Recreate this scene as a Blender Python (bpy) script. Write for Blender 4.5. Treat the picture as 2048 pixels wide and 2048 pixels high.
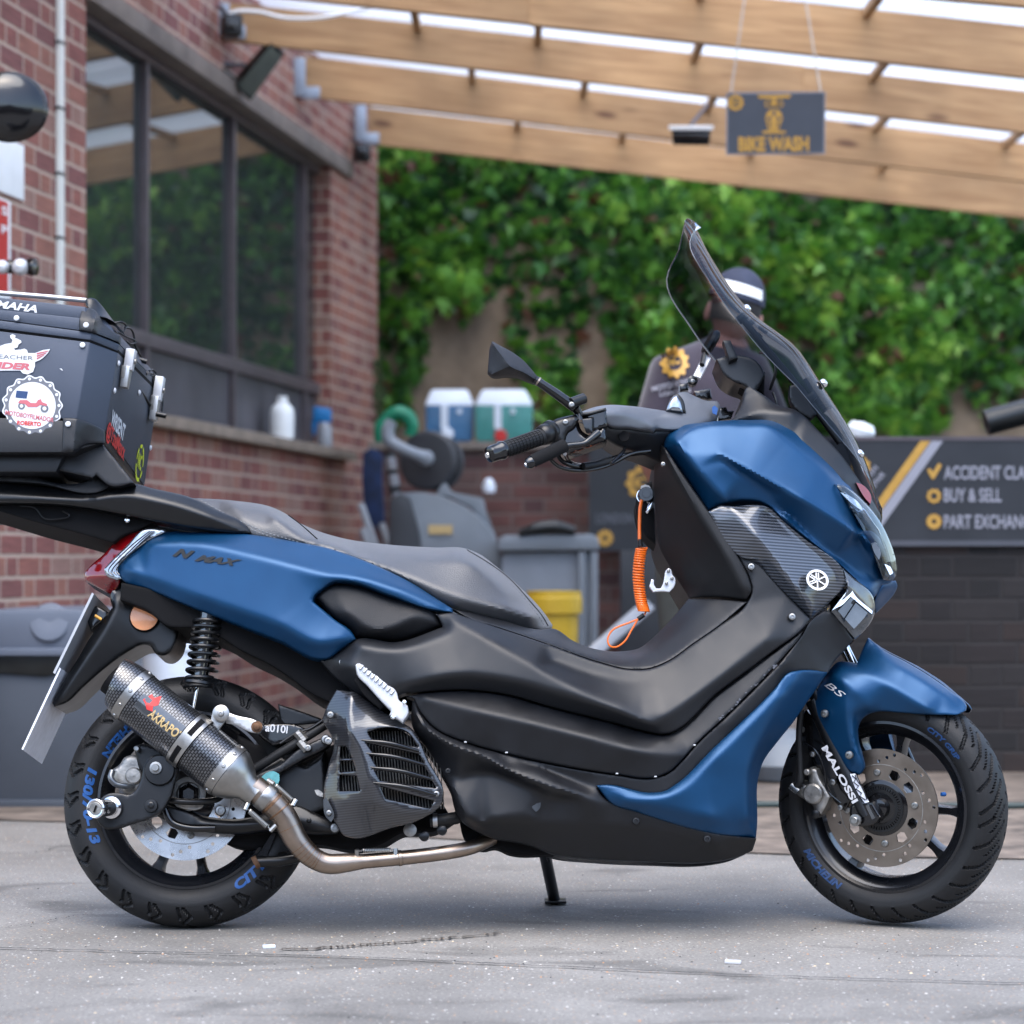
import bpy, bmesh, math, random
import numpy as np
from mathutils import Vector, Matrix
from mathutils.geometry import delaunay_2d_cdt

for _o in list(bpy.data.objects): bpy.data.objects.remove(_o)
scene = bpy.context.scene
COL = scene.collection
R = math.radians
random.seed(7); rng = np.random.default_rng(7)

# ------------------------------------------------------------------ camera, light
CX, HZ, FPX, DIST, CAMH = 1024.0, 1120.0, 5000.0, 5.0, 0.735   # photo pixels, metres
cam = bpy.data.cameras.new('camera'); camo = bpy.data.objects.new('camera', cam); COL.objects.link(camo)
camo.location = (0, -DIST, CAMH); camo.rotation_euler = (R(90), 0, 0)
cam.sensor_width = 36; cam.lens = FPX/2048*36; cam.shift_y = (HZ-1024)/2048
cam.clip_start = .1; cam.clip_end = 400
cam.dof.use_dof = True; cam.dof.focus_distance = 4.93; cam.dof.aperture_fstop = 3.8
scene.camera = camo
world = bpy.data.worlds.new('World'); scene.world = world; world.use_nodes = True
wn = world.node_tree.nodes; wl = world.node_tree.links
sky = wn.new('ShaderNodeTexSky'); sky.sky_type = 'NISHITA'; sky.sun_disc = False
SUN_EL, SUN_ROT = R(66), R(188)
sky.sun_elevation = SUN_EL; sky.sun_rotation = SUN_ROT; sky.air_density = 1.0; sky.dust_density = 2.0; sky.ozone_density = 1.0
wl.new(sky.outputs[0], wn['Background'].inputs[0]); wn['Background'].inputs[1].default_value = 0.15
sun = bpy.data.lights.new('sun', 'SUN'); sun.energy = 1.0; sun.angle = R(60); sun.color = (1, .985, .96)
suno = bpy.data.objects.new('sun', sun); COL.objects.link(suno)
_sd = Vector((math.sin(SUN_ROT)*math.cos(SUN_EL), math.cos(SUN_ROT)*math.cos(SUN_EL), math.sin(SUN_EL)))
suno.rotation_euler = (-_sd).to_track_quat('-Z', 'Y').to_euler()
scene.view_settings.view_transform = 'Standard'; scene.view_settings.look = 'None'
scene.view_settings.exposure = 1.95; scene.view_settings.gamma = 1
scene.cycles.max_bounces = 8; scene.cycles.transparent_max_bounces = 12
scene.cycles.sample_clamp_indirect = 6

# ------------------------------------------------------------------ pixel -> place
LEAN = R(9.5)                                   # the scooter leans on its side stand
AX = Vector((0, math.cos(LEAN), -math.sin(LEAN)))   # scooter's sideways axis, away from the camera
UPV = Vector((0, math.sin(LEAN), math.cos(LEAN)))
CAMP = Vector((0, -DIST, CAMH))
def P(u, v, D):
    return Vector(((u-CX)*D/FPX, D-DIST, CAMH-(v-HZ)*D/FPX))
def PB(u, v, w=0.0):
    d = Vector(((u-CX)/FPX, 1, -(v-HZ)/FPX))
    t = (w-CAMP.dot(AX))/d.dot(AX)
    return CAMP+d*t
def PS(u, v, w, al=30, c=(1781, 1613)):          # same, on a plane turned with the steering
    n = Matrix.Rotation(R(-al), 3, Vector((-math.sin(R(20)), 0, math.cos(R(20))))) @ AX
    o = PB(c[0], c[1], 0); d = Vector(((u-CX)/FPX, 1, -(v-HZ)/FPX))
    t = (w+o.dot(n)-CAMP.dot(n))/d.dot(n)
    return CAMP+d*t
STEER = Matrix.Rotation(R(-30), 3, Vector((-math.sin(R(20)), 0, math.cos(R(20)))))
AXS = STEER @ AX

# ------------------------------------------------------------------ materials
MT = {}
KEEP = {'white_paint','frosted_white','print_white','white_alloy','thread','plate_white','plate_grey','orange_cable','reflector_orange','amber','grit_pale','grit_rust','grit_tan','chrome','conduit_white','cobble_brown','far_ground'}
def mat(name, base=(.5,.5,.5), rough=.5, metal=0, spec=.5, coat=0, coat_r=.05, noise=0, nscale=8, bump=0, bscale=300, trans=0, emit=None, rvar=0, sheen=0, coord='Object', ior=1.45):
    if name not in KEEP: base = tuple(c*(.8 if metal >= .5 else .62) for c in base)
    m = bpy.data.materials.new(name); m.use_nodes = True; MT[name] = m
    nt = m.node_tree; n = nt.nodes; L = nt.links; b = n['Principled BSDF']
    b.inputs['Base Color'].default_value = (*base, 1); b.inputs['Roughness'].default_value = rough
    b.inputs['Metallic'].default_value = metal; b.inputs['Specular IOR Level'].default_value = spec
    b.inputs['Coat Weight'].default_value = coat; b.inputs['Coat Roughness'].default_value = coat_r
    b.inputs['Transmission Weight'].default_value = trans; b.inputs['Sheen Weight'].default_value = sheen
    b.inputs['IOR'].default_value = ior
    tc = n.new('ShaderNodeTexCoord')
    if noise or rvar:
        t = n.new('ShaderNodeTexNoise'); t.inputs['Scale'].default_value = nscale; t.inputs['Detail'].default_value = 8; t.inputs['Roughness'].default_value = .6
        L.new(tc.outputs[coord], t.inputs['Vector'])
        if noise:
            mx = n.new('ShaderNodeMix'); mx.data_type = 'RGBA'
            mx.inputs[6].default_value = (*[c*(1-noise) for c in base], 1); mx.inputs[7].default_value = (*[min(1, c*(1+noise)) for c in base], 1)
            cr = n.new('ShaderNodeMapRange'); cr.inputs[1].default_value = .3; cr.inputs[2].default_value = .7
            L.new(t.outputs[0], cr.inputs[0]); L.new(cr.outputs[0], mx.inputs[0]); L.new(mx.outputs[2], b.inputs['Base Color'])
        if rvar:
            mr = n.new('ShaderNodeMapRange'); mr.inputs[1].default_value = .3; mr.inputs[2].default_value = .7
            mr.inputs[3].default_value = max(0, rough-rvar); mr.inputs[4].default_value = rough+rvar
            L.new(t.outputs[0], mr.inputs[0]); L.new(mr.outputs[0], b.inputs['Roughness'])
    if bump:
        t2 = n.new('ShaderNodeTexNoise'); t2.inputs['Scale'].default_value = bscale; t2.inputs['Detail'].default_value = 3
        L.new(tc.outputs[coord], t2.inputs['Vector'])
        bp = n.new('ShaderNodeBump'); bp.inputs['Strength'].default_value = bump; bp.inputs['Distance'].default_value = .002
        L.new(t2.outputs[0], bp.inputs['Height']); L.new(bp.outputs[0], b.inputs['Normal'])
    if emit:
        b.inputs['Emission Color'].default_value = (*emit[:3], 1); b.inputs['Emission Strength'].default_value = emit[3]
    return m
mat('blue_paint', (.0015, .050, .135), .40, .5, .4, coat=.22, coat_r=.34, noise=.07, nscale=14, bump=.03, bscale=900, rvar=.05)
mat('leg_plastic', (.007, .0075, .009), .5, 0, .4, bump=.12, bscale=1300, noise=.2)
mat('black_plastic', (.0105, .0120, .0155), .45, 0, .5, noise=.25, nscale=9, bump=.12, bscale=1400, rvar=.07)
mat('worn_plastic', (.0105, .0115, .0145), .47, 0, .42, noise=.35, nscale=12, bump=.12, bscale=1200, rvar=.12)
mat('textured_plastic', (.012, .013, .016), .5, 0, .4, bump=.5, bscale=700, noise=.1)
mat('grey_plastic', (.125, .137, .16), .42, 0, .8, bump=.1, bscale=1300, noise=.05)
mat('gloss_black', (.006, .006, .007), .16, 0, .5, coat=.3, rvar=.05, noise=.1)
mat('satin_black', (.0042, .0048, .006), .34, 0, .5, noise=.2, rvar=.06)
mat('dead_black', (.004, .004, .005), .8, 0, .2, noise=.3, nscale=10)
mat('leather', (.022, .0235, .029), .42, 0, .8, coat=.4, coat_r=.42, sheen=.22, bump=.55, bscale=520, noise=.12, rvar=.05)
mat('thread', (.16, .17, .18), .7, noise=.2)
mat('rubber', (.011, .0115, .0125), .55, 0, .4, noise=.3, nscale=20, bump=.2, bscale=500, rvar=.08)
mat('tyre_rubber', (.0105, .011, .0125), .58, 0, .4, noise=.35, nscale=14, bump=.2, bscale=400, rvar=.1)
mat('rim_paint', (.009, .010, .013), .28, .1, .5, coat=.3, rvar=.06, noise=.2)
mat('foam', (.014, .014, .015), .9, 0, .2, bump=.8, bscale=900)
mat('steel', (.42, .41, .39), .36, 1, noise=.12, nscale=25, rvar=.08)
mat('aluminium', (.60, .60, .59), .42, 1, noise=.08, nscale=30, rvar=.08)
mat('white_alloy', (.50, .51, .53), .4, .35, noise=.05)
mat('chrome', (.66, .66, .67), .12, 1, noise=.02)
mat('cast_alloy', (.33, .32, .30), .45, .85, noise=.45, nscale=40, rvar=.12, bump=.3, bscale=250)
mat('disc_bronze', (.25, .21, .175), .4, 1, noise=.12, nscale=30, rvar=.08)
mat('disc_steel', (.66, .66, .66), .28, 1, noise=.1, nscale=30, rvar=.06)
mat('titanium', (.40, .32, .26), .33, 1, noise=.18, nscale=14, rvar=.07)
mat('titanium_dark', (.34, .20, .12), .3, 1, noise=.3, nscale=20, rvar=.07)
mat('rusty', (.16, .08, .04), .8, .2, noise=.5, nscale=60)
mat('bolt_steel', (.34, .34, .33), .38, 1, noise=.2, nscale=80)
mat('orange_cable', (.86, .16, .012), .32, 0, .5, coat=.3, noise=.05)
mat('reflector_orange', (.85, .34, .14), .35, 0, .6, coat=.8, noise=.06, nscale=60, bump=.4, bscale=500)
mat('amber', (.85, .4, .02), .3, coat=.6, noise=.1)
mat('red_lens', (.23, .003, .006), .10, 0, .6, coat=1, noise=.2, nscale=30)
mat('clear_chrome', (.42, .45, .48), .18, .9, coat=1, noise=.3, nscale=60, rvar=.1)
mat('lens_dark', (.03, .035, .04), .08, .3, .7, coat=1, noise=.6, nscale=50)
mat('lens_grey', (.09, .10, .11), .12, .3, .7, coat=1, noise=.3, nscale=40)
mat('plate_grey', (.34, .35, .37), .45, .3, noise=.12, nscale=20)
mat('plate_white', (.66, .68, .74), .4, 0, noise=.1, nscale=60)
mat('print_white', (.50, .51, .53), .5, noise=.06)
mat('print_grey', (.16, .17, .20), .5, noise=.1)
mat('print_black', (.004, .004, .004), .5, noise=.1)
mat('print_red', (.72, .035, .03), .45, noise=.08)
mat('print_pink', (.62, .14, .17), .45, noise=.08)
mat('print_gold', (.72, .40, .07), .5, noise=.12, nscale=30)
mat('print_tan', (.70, .50, .22), .5, noise=.12, nscale=60)
mat('print_blue', (.008, .10, .36), .55, noise=.15, nscale=60)
mat('print_dark_blue', (.006, .05, .17), .55, noise=.15, nscale=60)
mat('print_yellow', (.75, .85, .02), .5, noise=.06)
mat('sticker_teal', (.12, .42, .45), .4, noise=.2, nscale=90)
mat('dark_gap', (.002, .002, .0025), .9, 0, .1, noise=.2)
mat('groove_shade', (.0035, .0035, .004), .85, 0, .15, noise=.2)
mat('scuff', (.11, .14, .19), .6, noise=.3, nscale=90)
mat('radiator', (.05, .045, .04), .45, .7, noise=.3, nscale=50)

def nodes_of(name):
    m = bpy.data.materials.new(name); m.use_nodes = True; MT[name] = m
    return m, m.node_tree.nodes, m.node_tree.links, m.node_tree.nodes['Principled BSDF']
def node(n, t, **kw):
    x = n.new(t)
    for k, v in kw.items():
        if k.startswith('i'): x.inputs[int(k[1:])].default_value = v
        else: setattr(x, k, v)
    return x

# striped carbon film
m, n, L, b = nodes_of('striped_carbon')
tc = node(n, 'ShaderNodeTexCoord'); mp = node(n, 'ShaderNodeMapping'); mp.inputs['Rotation'].default_value = (0, R(-4), 0)
w = node(n, 'ShaderNodeTexWave', wave_type='BANDS', bands_direction='Z'); w.inputs['Scale'].default_value = 52; w.inputs['Distortion'].default_value = .3
L.new(tc.outputs['Object'], mp.inputs[0]); L.new(mp.outputs[0], w.inputs[0])
r = node(n, 'ShaderNodeValToRGB'); r.color_ramp.elements[0].color = (.004, .005, .006, 1); r.color_ramp.elements[1].color = (.085, .095, .115, 1)
L.new(w.outputs[1], r.inputs[0]); L.new(r.outputs[0], b.inputs['Base Color'])
b.inputs['Roughness'].default_value = .28; b.inputs['Coat Weight'].default_value = .8; b.inputs['Coat Roughness'].default_value = .08; b.inputs['Metallic'].default_value = .2
# carbon for radiator cover
m, n, L, b = nodes_of('gloss_carbon')
tc = node(n, 'ShaderNodeTexCoord'); mp = node(n, 'ShaderNodeMapping'); mp.inputs['Rotation'].default_value = (0, R(8), 0)
w = node(n, 'ShaderNodeTexWave', wave_type='BANDS', bands_direction='Z'); w.inputs['Scale'].default_value = 62; w.inputs['Distortion'].default_value = .4
L.new(tc.outputs['Object'], mp.inputs[0]); L.new(mp.outputs[0], w.inputs[0])
r = node(n, 'ShaderNodeValToRGB'); r.color_ramp.elements[0].color = (.003, .003, .004, 1); r.color_ramp.elements[1].color = (.022, .023, .027, 1)
L.new(w.outputs[1], r.inputs[0]); L.new(r.outputs[0], b.inputs['Base Color'])
b.inputs['Roughness'].default_value = .3; b.inputs['Coat Weight'].default_value = 1; b.inputs['Coat Roughness'].default_value = .03
# woven carbon of the silencer (UV in metres)
m, n, L, b = nodes_of('woven_carbon')
tc = node(n, 'ShaderNodeTexCoord')
ck = node(n, 'ShaderNodeTexBrick'); ck.offset = .5; ck.inputs['Scale'].default_value = 1
ck.inputs['Color1'].default_value = (.075, .078, .085, 1); ck.inputs['Color2'].default_value = (.125, .128, .135, 1); ck.inputs['Mortar'].default_value = (.004, .004, .005, 1)
ck.inputs['Mortar Size'].default_value = .0013; ck.inputs['Mortar Smooth'].default_value = .5; ck.inputs['Brick Width'].default_value = .0082; ck.inputs['Row Height'].default_value = .0054
L.new(tc.outputs['UV'], ck.inputs['Vector']); L.new(ck.outputs[0], b.inputs['Base Color'])
b.inputs['Roughness'].default_value = .33; b.inputs['Metallic'].default_value = .75; b.inputs['Coat Weight'].default_value = .7; b.inputs['Coat Roughness'].default_value = .15
# smoked screen
m, n, L, b = nodes_of('smoked_screen'); n.remove(b)
lw = node(n, 'ShaderNodeFresnel'); lw.inputs[0].default_value = 1.2
tr = node(n, 'ShaderNodeBsdfTransparent'); tr.inputs[0].default_value = (.28, .31, .35, 1)
gl = node(n, 'ShaderNodeBsdfGlossy'); gl.inputs['Roughness'].default_value = .04
mx = node(n, 'ShaderNodeMixShader'); L.new(lw.outputs[0], mx.inputs[0]); L.new(tr.outputs[0], mx.inputs[1]); L.new(gl.outputs[0], mx.inputs[2])
L.new(mx.outputs[0], n['Material Output'].inputs[0])
# clear cover
m, n, L, b = nodes_of('clear_cover'); n.remove(b)
lw = node(n, 'ShaderNodeFresnel'); lw.inputs[0].default_value = 1.33
tr = node(n, 'ShaderNodeBsdfTransparent'); tr.inputs[0].default_value = (.8, .84, .86, 1)
gl = node(n, 'ShaderNodeBsdfGlossy'); gl.inputs['Roughness'].default_value = .03
mx = node(n, 'ShaderNodeMixShader'); L.new(lw.outputs[0], mx.inputs[0]); L.new(tr.outputs[0], mx.inputs[1]); L.new(gl.outputs[0], mx.inputs[2])
L.new(mx.outputs[0], n['Material Output'].inputs[0])

# ------------------------------------------------------------------ object helpers
def prop(o, label=None, cat=None, group=None, kind=None):
    if label: o['label'] = label
    if cat: o['category'] = cat
    if group: o['group'] = group
    if kind: o['kind'] = kind
    return o
def root(name, loc, label, cat, group=None, kind=None):
    o = bpy.data.objects.new(name, None); COL.objects.link(o); o.location = loc; o.empty_display_size = .1
    prop(o, label, cat, group, kind); return o
def obj(name, verts, faces, mt, parent=None, smooth=True, angle=38, uv=None, mats=None, mi=None):
    me = bpy.data.meshes.new(name); me.from_pydata([tuple(v) for v in verts], [], [tuple(int(i) for i in f) for f in faces]); me.update()
    for q in (mats or [mt]): me.materials.append(MT[q])
    if mi is not None: me.polygons.foreach_set('material_index', mi)
    if uv is not None:
        l = me.uv_layers.new(name='UVMap')
        idx = np.zeros(len(me.loops), dtype=np.int32); me.loops.foreach_get('vertex_index', idx)
        l.data.foreach_set('uv', np.asarray(uv, dtype=np.float32)[idx].ravel())
    if smooth:
        me.polygons.foreach_set('use_smooth', [True]*len(me.polygons)); me.set_sharp_from_angle(angle=R(angle))
    o = bpy.data.objects.new(name, me); COL.objects.link(o)
    if parent is not None: attach(o, parent)
    return o
def attach(o, parent):
    o.parent = parent
    if parent.type == 'EMPTY':
        o.matrix_parent_inverse = (Matrix.Translation(parent.location) @ parent.rotation_euler.to_matrix().to_4x4()).inverted()
class MB:
    def __init__(s): s.v = []; s.f = []; s.uv = []; s.hasuv = False
    def add(s, v, f, uv=None):
        k = len(s.v); s.v += [Vector(p) for p in v]; s.f += [tuple(i+k for i in q) for q in f]
        s.uv += list(uv) if uv is not None else [(0, 0)]*len(v)
        if uv is not None: s.hasuv = True
        return s
    def build(s, name, mt, parent=None, **kw):
        return obj(name, s.v, s.f, mt, parent, uv=s.uv if s.hasuv else None, **kw)
def box_geo(c, sx, sy, sz, rot=None, bev=0):
    bm = bmesh.new(); bmesh.ops.create_cube(bm, size=1)
    for v in bm.verts: v.co = Vector((v.co.x*sx, v.co.y*sy, v.co.z*sz))
    if bev: bmesh.ops.bevel(bm, geom=list(bm.edges), offset=bev, segments=2, affect='EDGES', profile=.6)
    M = (rot if rot is not None else Matrix.Identity(3))
    bm.verts.index_update()
    v = [M @ q.co + Vector(c) for q in bm.verts]; f = [[x.index for x in q.verts] for q in bm.faces]; bm.free()
    return v, f
def hexa(pts, bev=0):
    """box from 8 corners: bottom/front 4 then the other 4"""
    bm = bmesh.new(); vs = [bm.verts.new(p) for p in pts]
    for q in ((3,2,1,0),(4,5,6,7),(0,1,5,4),(1,2,6,5),(2,3,7,6),(3,0,4,7)): bm.faces.new([vs[i] for i in q])
    bmesh.ops.recalc_face_normals(bm, faces=bm.faces)
    if bev: bmesh.ops.bevel(bm, geom=list(bm.edges), offset=bev, segments=2, affect='EDGES', profile=.6)
    bm.verts.index_update(); v = [q.co.copy() for q in bm.verts]; f = [[x.index for x in q.verts] for q in bm.faces]; bm.free()
    return v, f
def spline(pts, n=8, closed=False):
    pts = [Vector(p) for p in pts]; out = []; N = len(pts)
    for i in range(N if closed else N-1):
        p0 = pts[i-1] if (closed or i > 0) else pts[i]*2-pts[i+1]
        p1 = pts[i]; p2 = pts[(i+1) % N]
        p3 = pts[(i+2) % N] if (closed or i < N-2) else p2*2-p1
        for k in range(n):
            t = k/n
            out.append(.5*((2*p1)+(p2-p0)*t+(2*p0-5*p1+4*p2-p3)*t*t+(3*p1-p0-3*p2+p3)*t**3))
    if not closed: out.append(pts[-1])
    return out
def tube_geo(pts, r, seg=12, caps=True, closed=False, flat=None):
    pts = [Vector(p) for p in pts]; n = len(pts); rs = list(r) if hasattr(r, '__len__') else [r]*n
    if len(rs) != n: rs = list(np.interp(np.linspace(0, 1, n), np.linspace(0, 1, len(rs)), rs))
    T = [((pts[(i+1) % n] if (closed or i < n-1) else pts[i])-(pts[i-1] if (closed or i > 0) else pts[i])).normalized() for i in range(n)]
    a = Vector((0, 0, 1)) if abs(T[0].z) < .9 else Vector((1, 0, 0))
    nrm = (a-T[0]*a.dot(T[0])).normalized(); v = []; f = []; uv = []; ln = 0
    for i in range(n):
        nrm = (nrm-T[i]*nrm.dot(T[i])).normalized(); bn = T[i].cross(nrm)
        if i: ln += (pts[i]-pts[i-1]).length
        for k in range(seg):
            q = 2*math.pi*k/seg
            v.append(pts[i]+(nrm*math.cos(q)+bn*math.sin(q))*rs[i]); uv.append((q*max(rs), ln))
    for i in range(n if closed else n-1):
        for k in range(seg):
            j = (i+1) % n; k2 = (k+1) % seg
            f.append((i*seg+k, i*seg+k2, j*seg+k2, j*seg+k))
    if caps and not closed: f += [tuple(range(seg))[::-1], tuple((n-1)*seg+k for k in range(seg))]
    return v, f, uv
def tube(name, pts, r, mt, parent=None, seg=12, **kw):
    v, f, uv = tube_geo(pts, r, seg, **kw); return obj(name, v, f, mt, parent)
def lathe_geo(prof, o, ax, seg=32, ref=None):
    """prof [(r, h)] revolved around axis ax through o"""
    o = Vector(o); ax = Vector(ax).normalized()
    a = Vector(ref) if ref else (Vector((0, 0, 1)) if abs(ax.z) < .9 else Vector((1, 0, 0)))
    e1 = (a-ax*a.dot(ax)).normalized(); e2 = ax.cross(e1); v = []; f = []; uv = []; ln = 0; rm = max(p[0] for p in prof)
    for i, (r_, h) in enumerate(prof):
        if i: ln += math.hypot(prof[i][0]-prof[i-1][0], prof[i][1]-prof[i-1][1])
        for k in range(seg):
            q = 2*math.pi*k/seg; v.append(o+ax*h+(e1*math.cos(q)+e2*math.sin(q))*r_); uv.append((q*rm, ln))
    for i in range(len(prof)-1):
        for k in range(seg):
            k2 = (k+1) % seg; f.append((i*seg+k, i*seg+k2, (i+1)*seg+k2, (i+1)*seg+k))
    if prof[0][0] > 1e-5: f.append(tuple(range(seg))[::-1])
    if prof[-1][0] > 1e-5: f.append(tuple((len(prof)-1)*seg+k for k in range(seg)))
    return v, f, uv
def lathe(name, prof, o, ax, mt, parent=None, seg=32, ring=False, **kw):
    v, f, uv = lathe_geo(prof, o, ax, seg)
    if ring: f = [q for q in f if len(q) == 4]
    return obj(name, v, f, mt, parent, uv=uv, **kw)
def bolt_geo(c, ax, r, h=.006, hexs=True):
    ax = Vector(ax)
    v, f, _ = lathe_geo([(r, 0), (r, h*.35), (r*.96, h*.45), (r*.62, h*.5), (r*.6, h), (r*.5, h*1.08), (0.0001, h*1.08)] if hexs else [(r, 0), (r*.98, h*.5), (r*.8, h*.9), (r*.42, h), (r*.38, h*.5), (.0001, h*.5)], c, ax, 12 if hexs else 16)
    return v, f
def bolt(u, v, w, r, parent, mt='bolt_steel', fn=None, ax=None, h=.006, hexs=False, name='bolt'):
    c = (fn or PB)(u, v, w); a = ax if ax is not None else (AXS if fn is PS else AX)
    g, f = bolt_geo(c, -a, r, h, hexs); return obj(name, g, f, mt, parent)

# ------------------------------------------------------------------ 2D outline tools
def dens(pts, step, closed=True, thr=48):
    """Hermite curve through points; corners sharper than thr stay sharp. pts (u,v,y)"""
    p = np.array(pts, float); n = len(p); out = []
    def dr(a, b):
        d = b-a; l = np.hypot(d[0], d[1]); return d/max(l, 1e-6), l
    tin = [None]*n; tout = [None]*n
    for i in range(n):
        a = p[i-1] if (closed or i > 0) else None; c = p[(i+1) % n] if (closed or i < n-1) else None
        if a is None: d, _ = dr(p[i], c); tin[i] = tout[i] = d; continue
        if c is None: d, _ = dr(a, p[i]); tin[i] = tout[i] = d; continue
        d1, l1 = dr(a, p[i]); d2, l2 = dr(p[i], c)
        cs = np.clip(np.dot(d1[:2], d2[:2]), -1, 1)
        if math.degrees(math.acos(cs)) > thr: tin[i] = d1; tout[i] = d2
        else:
            t = d1*l2+d2*l1; t = t/max(np.hypot(t[0], t[1]), 1e-6); tin[i] = tout[i] = t
    for i in range(n if closed else n-1):
        a, c = p[i], p[(i+1) % n]; l = np.hypot(*(c-a)[:2]); k = max(1, int(round(l/step)))
        for j in range(k):
            t = j/k; t2 = t*t; t3 = t2*t
            q = a*(2*t3-3*t2+1)+tout[i]*l*(t3-2*t2+t)+c*(-2*t3+3*t2)+tin[(i+1) % n]*l*(t3-t2)
            if p.shape[1] > 2: q[2:] = a[2:]*(1-t)+c[2:]*t
            out.append(q)
    if not closed: out.append(p[-1])
    return np.array(out)
def inside(poly, q):
    x, y = q[:, 0][:, None], q[:, 1][:, None]; a = poly; b_ = np.roll(poly, -1, 0)
    c = ((a[:, 1][None] > y) != (b_[:, 1][None] > y))
    with np.errstate(divide='ignore', invalid='ignore'):
        xi = (b_[:, 0]-a[:, 0])[None]*(y-a[:, 1][None])/(b_[:, 1]-a[:, 1])[None]+a[:, 0][None]
    return (np.sum(c & (x < xi), 1) % 2) == 1
def segdist(poly, q, closed=True):
    a = poly if closed else poly[:-1]; b_ = np.roll(poly, -1, 0) if closed else poly[1:]
    d = np.full(len(q), 1e9); ab = b_-a; l2 = np.maximum((ab**2).sum(1), 1e-12)
    for s in range(0, len(q), 2000):
        qq = q[s:s+2000]; ap = qq[:, None]-a[None]
        t = np.clip((ap*ab[None]).sum(2)/l2[None], 0, 1); e = ap-ab[None]*t[..., None]
        d[s:s+2000] = np.sqrt((e**2).sum(2)).min(1)
    return d
def cdt(pts, edges):
    v, e, f, ov, oe, of = delaunay_2d_cdt([Vector((p[0], p[1])) for p in pts], edges, [], 0, 1e-5, True)
    return np.array([(a.x, a.y) for a in v]), [list(t) for t in f], ov
def interp(cv, cf, cy, q):
    out = np.full(len(q), np.nan)
    for t in cf:
        a, b_, c = cv[t[0]], cv[t[1]], cv[t[2]]
        lo = np.minimum(np.minimum(a, b_), c)-1e-6; hi = np.maximum(np.maximum(a, b_), c)+1e-6
        s = np.where((q[:, 0] >= lo[0]) & (q[:, 0] <= hi[0]) & (q[:, 1] >= lo[1]) & (q[:, 1] <= hi[1]))[0]
        if not len(s): continue
        den = (b_[1]-c[1])*(a[0]-c[0])+(c[0]-b_[0])*(a[1]-c[1])
        if abs(den) < 1e-9: continue
        qq = q[s]
        w0 = ((b_[1]-c[1])*(qq[:, 0]-c[0])+(c[0]-b_[0])*(qq[:, 1]-c[1]))/den
        w1 = ((c[1]-a[1])*(qq[:, 0]-c[0])+(a[0]-c[0])*(qq[:, 1]-c[1]))/den; w2 = 1-w0-w1
        ok = (w0 > -1e-4) & (w1 > -1e-4) & (w2 > -1e-4)
        out[s[ok]] = (w0*cy[t[0]]+w1*cy[t[1]]+w2*cy[t[2]])[ok]
    bad = np.isnan(out)
    if bad.any():
        d = ((q[bad][:, None]-cv[None])**2).sum(2); out[bad] = np.asarray(cy)[d.argmin(1)]
    return out
def depth_field(lines, sm, gs=3.0, amp=1.0):
    if amp != 1 and len(lines) > 1:
        f0 = depth_field(lines[:1], sm, gs); f1 = depth_field(lines, sm, gs)
        return lambda q: f0(q)+amp*(f1(q)-f0(q))
    return _depth_field(lines, sm, gs)
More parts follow.
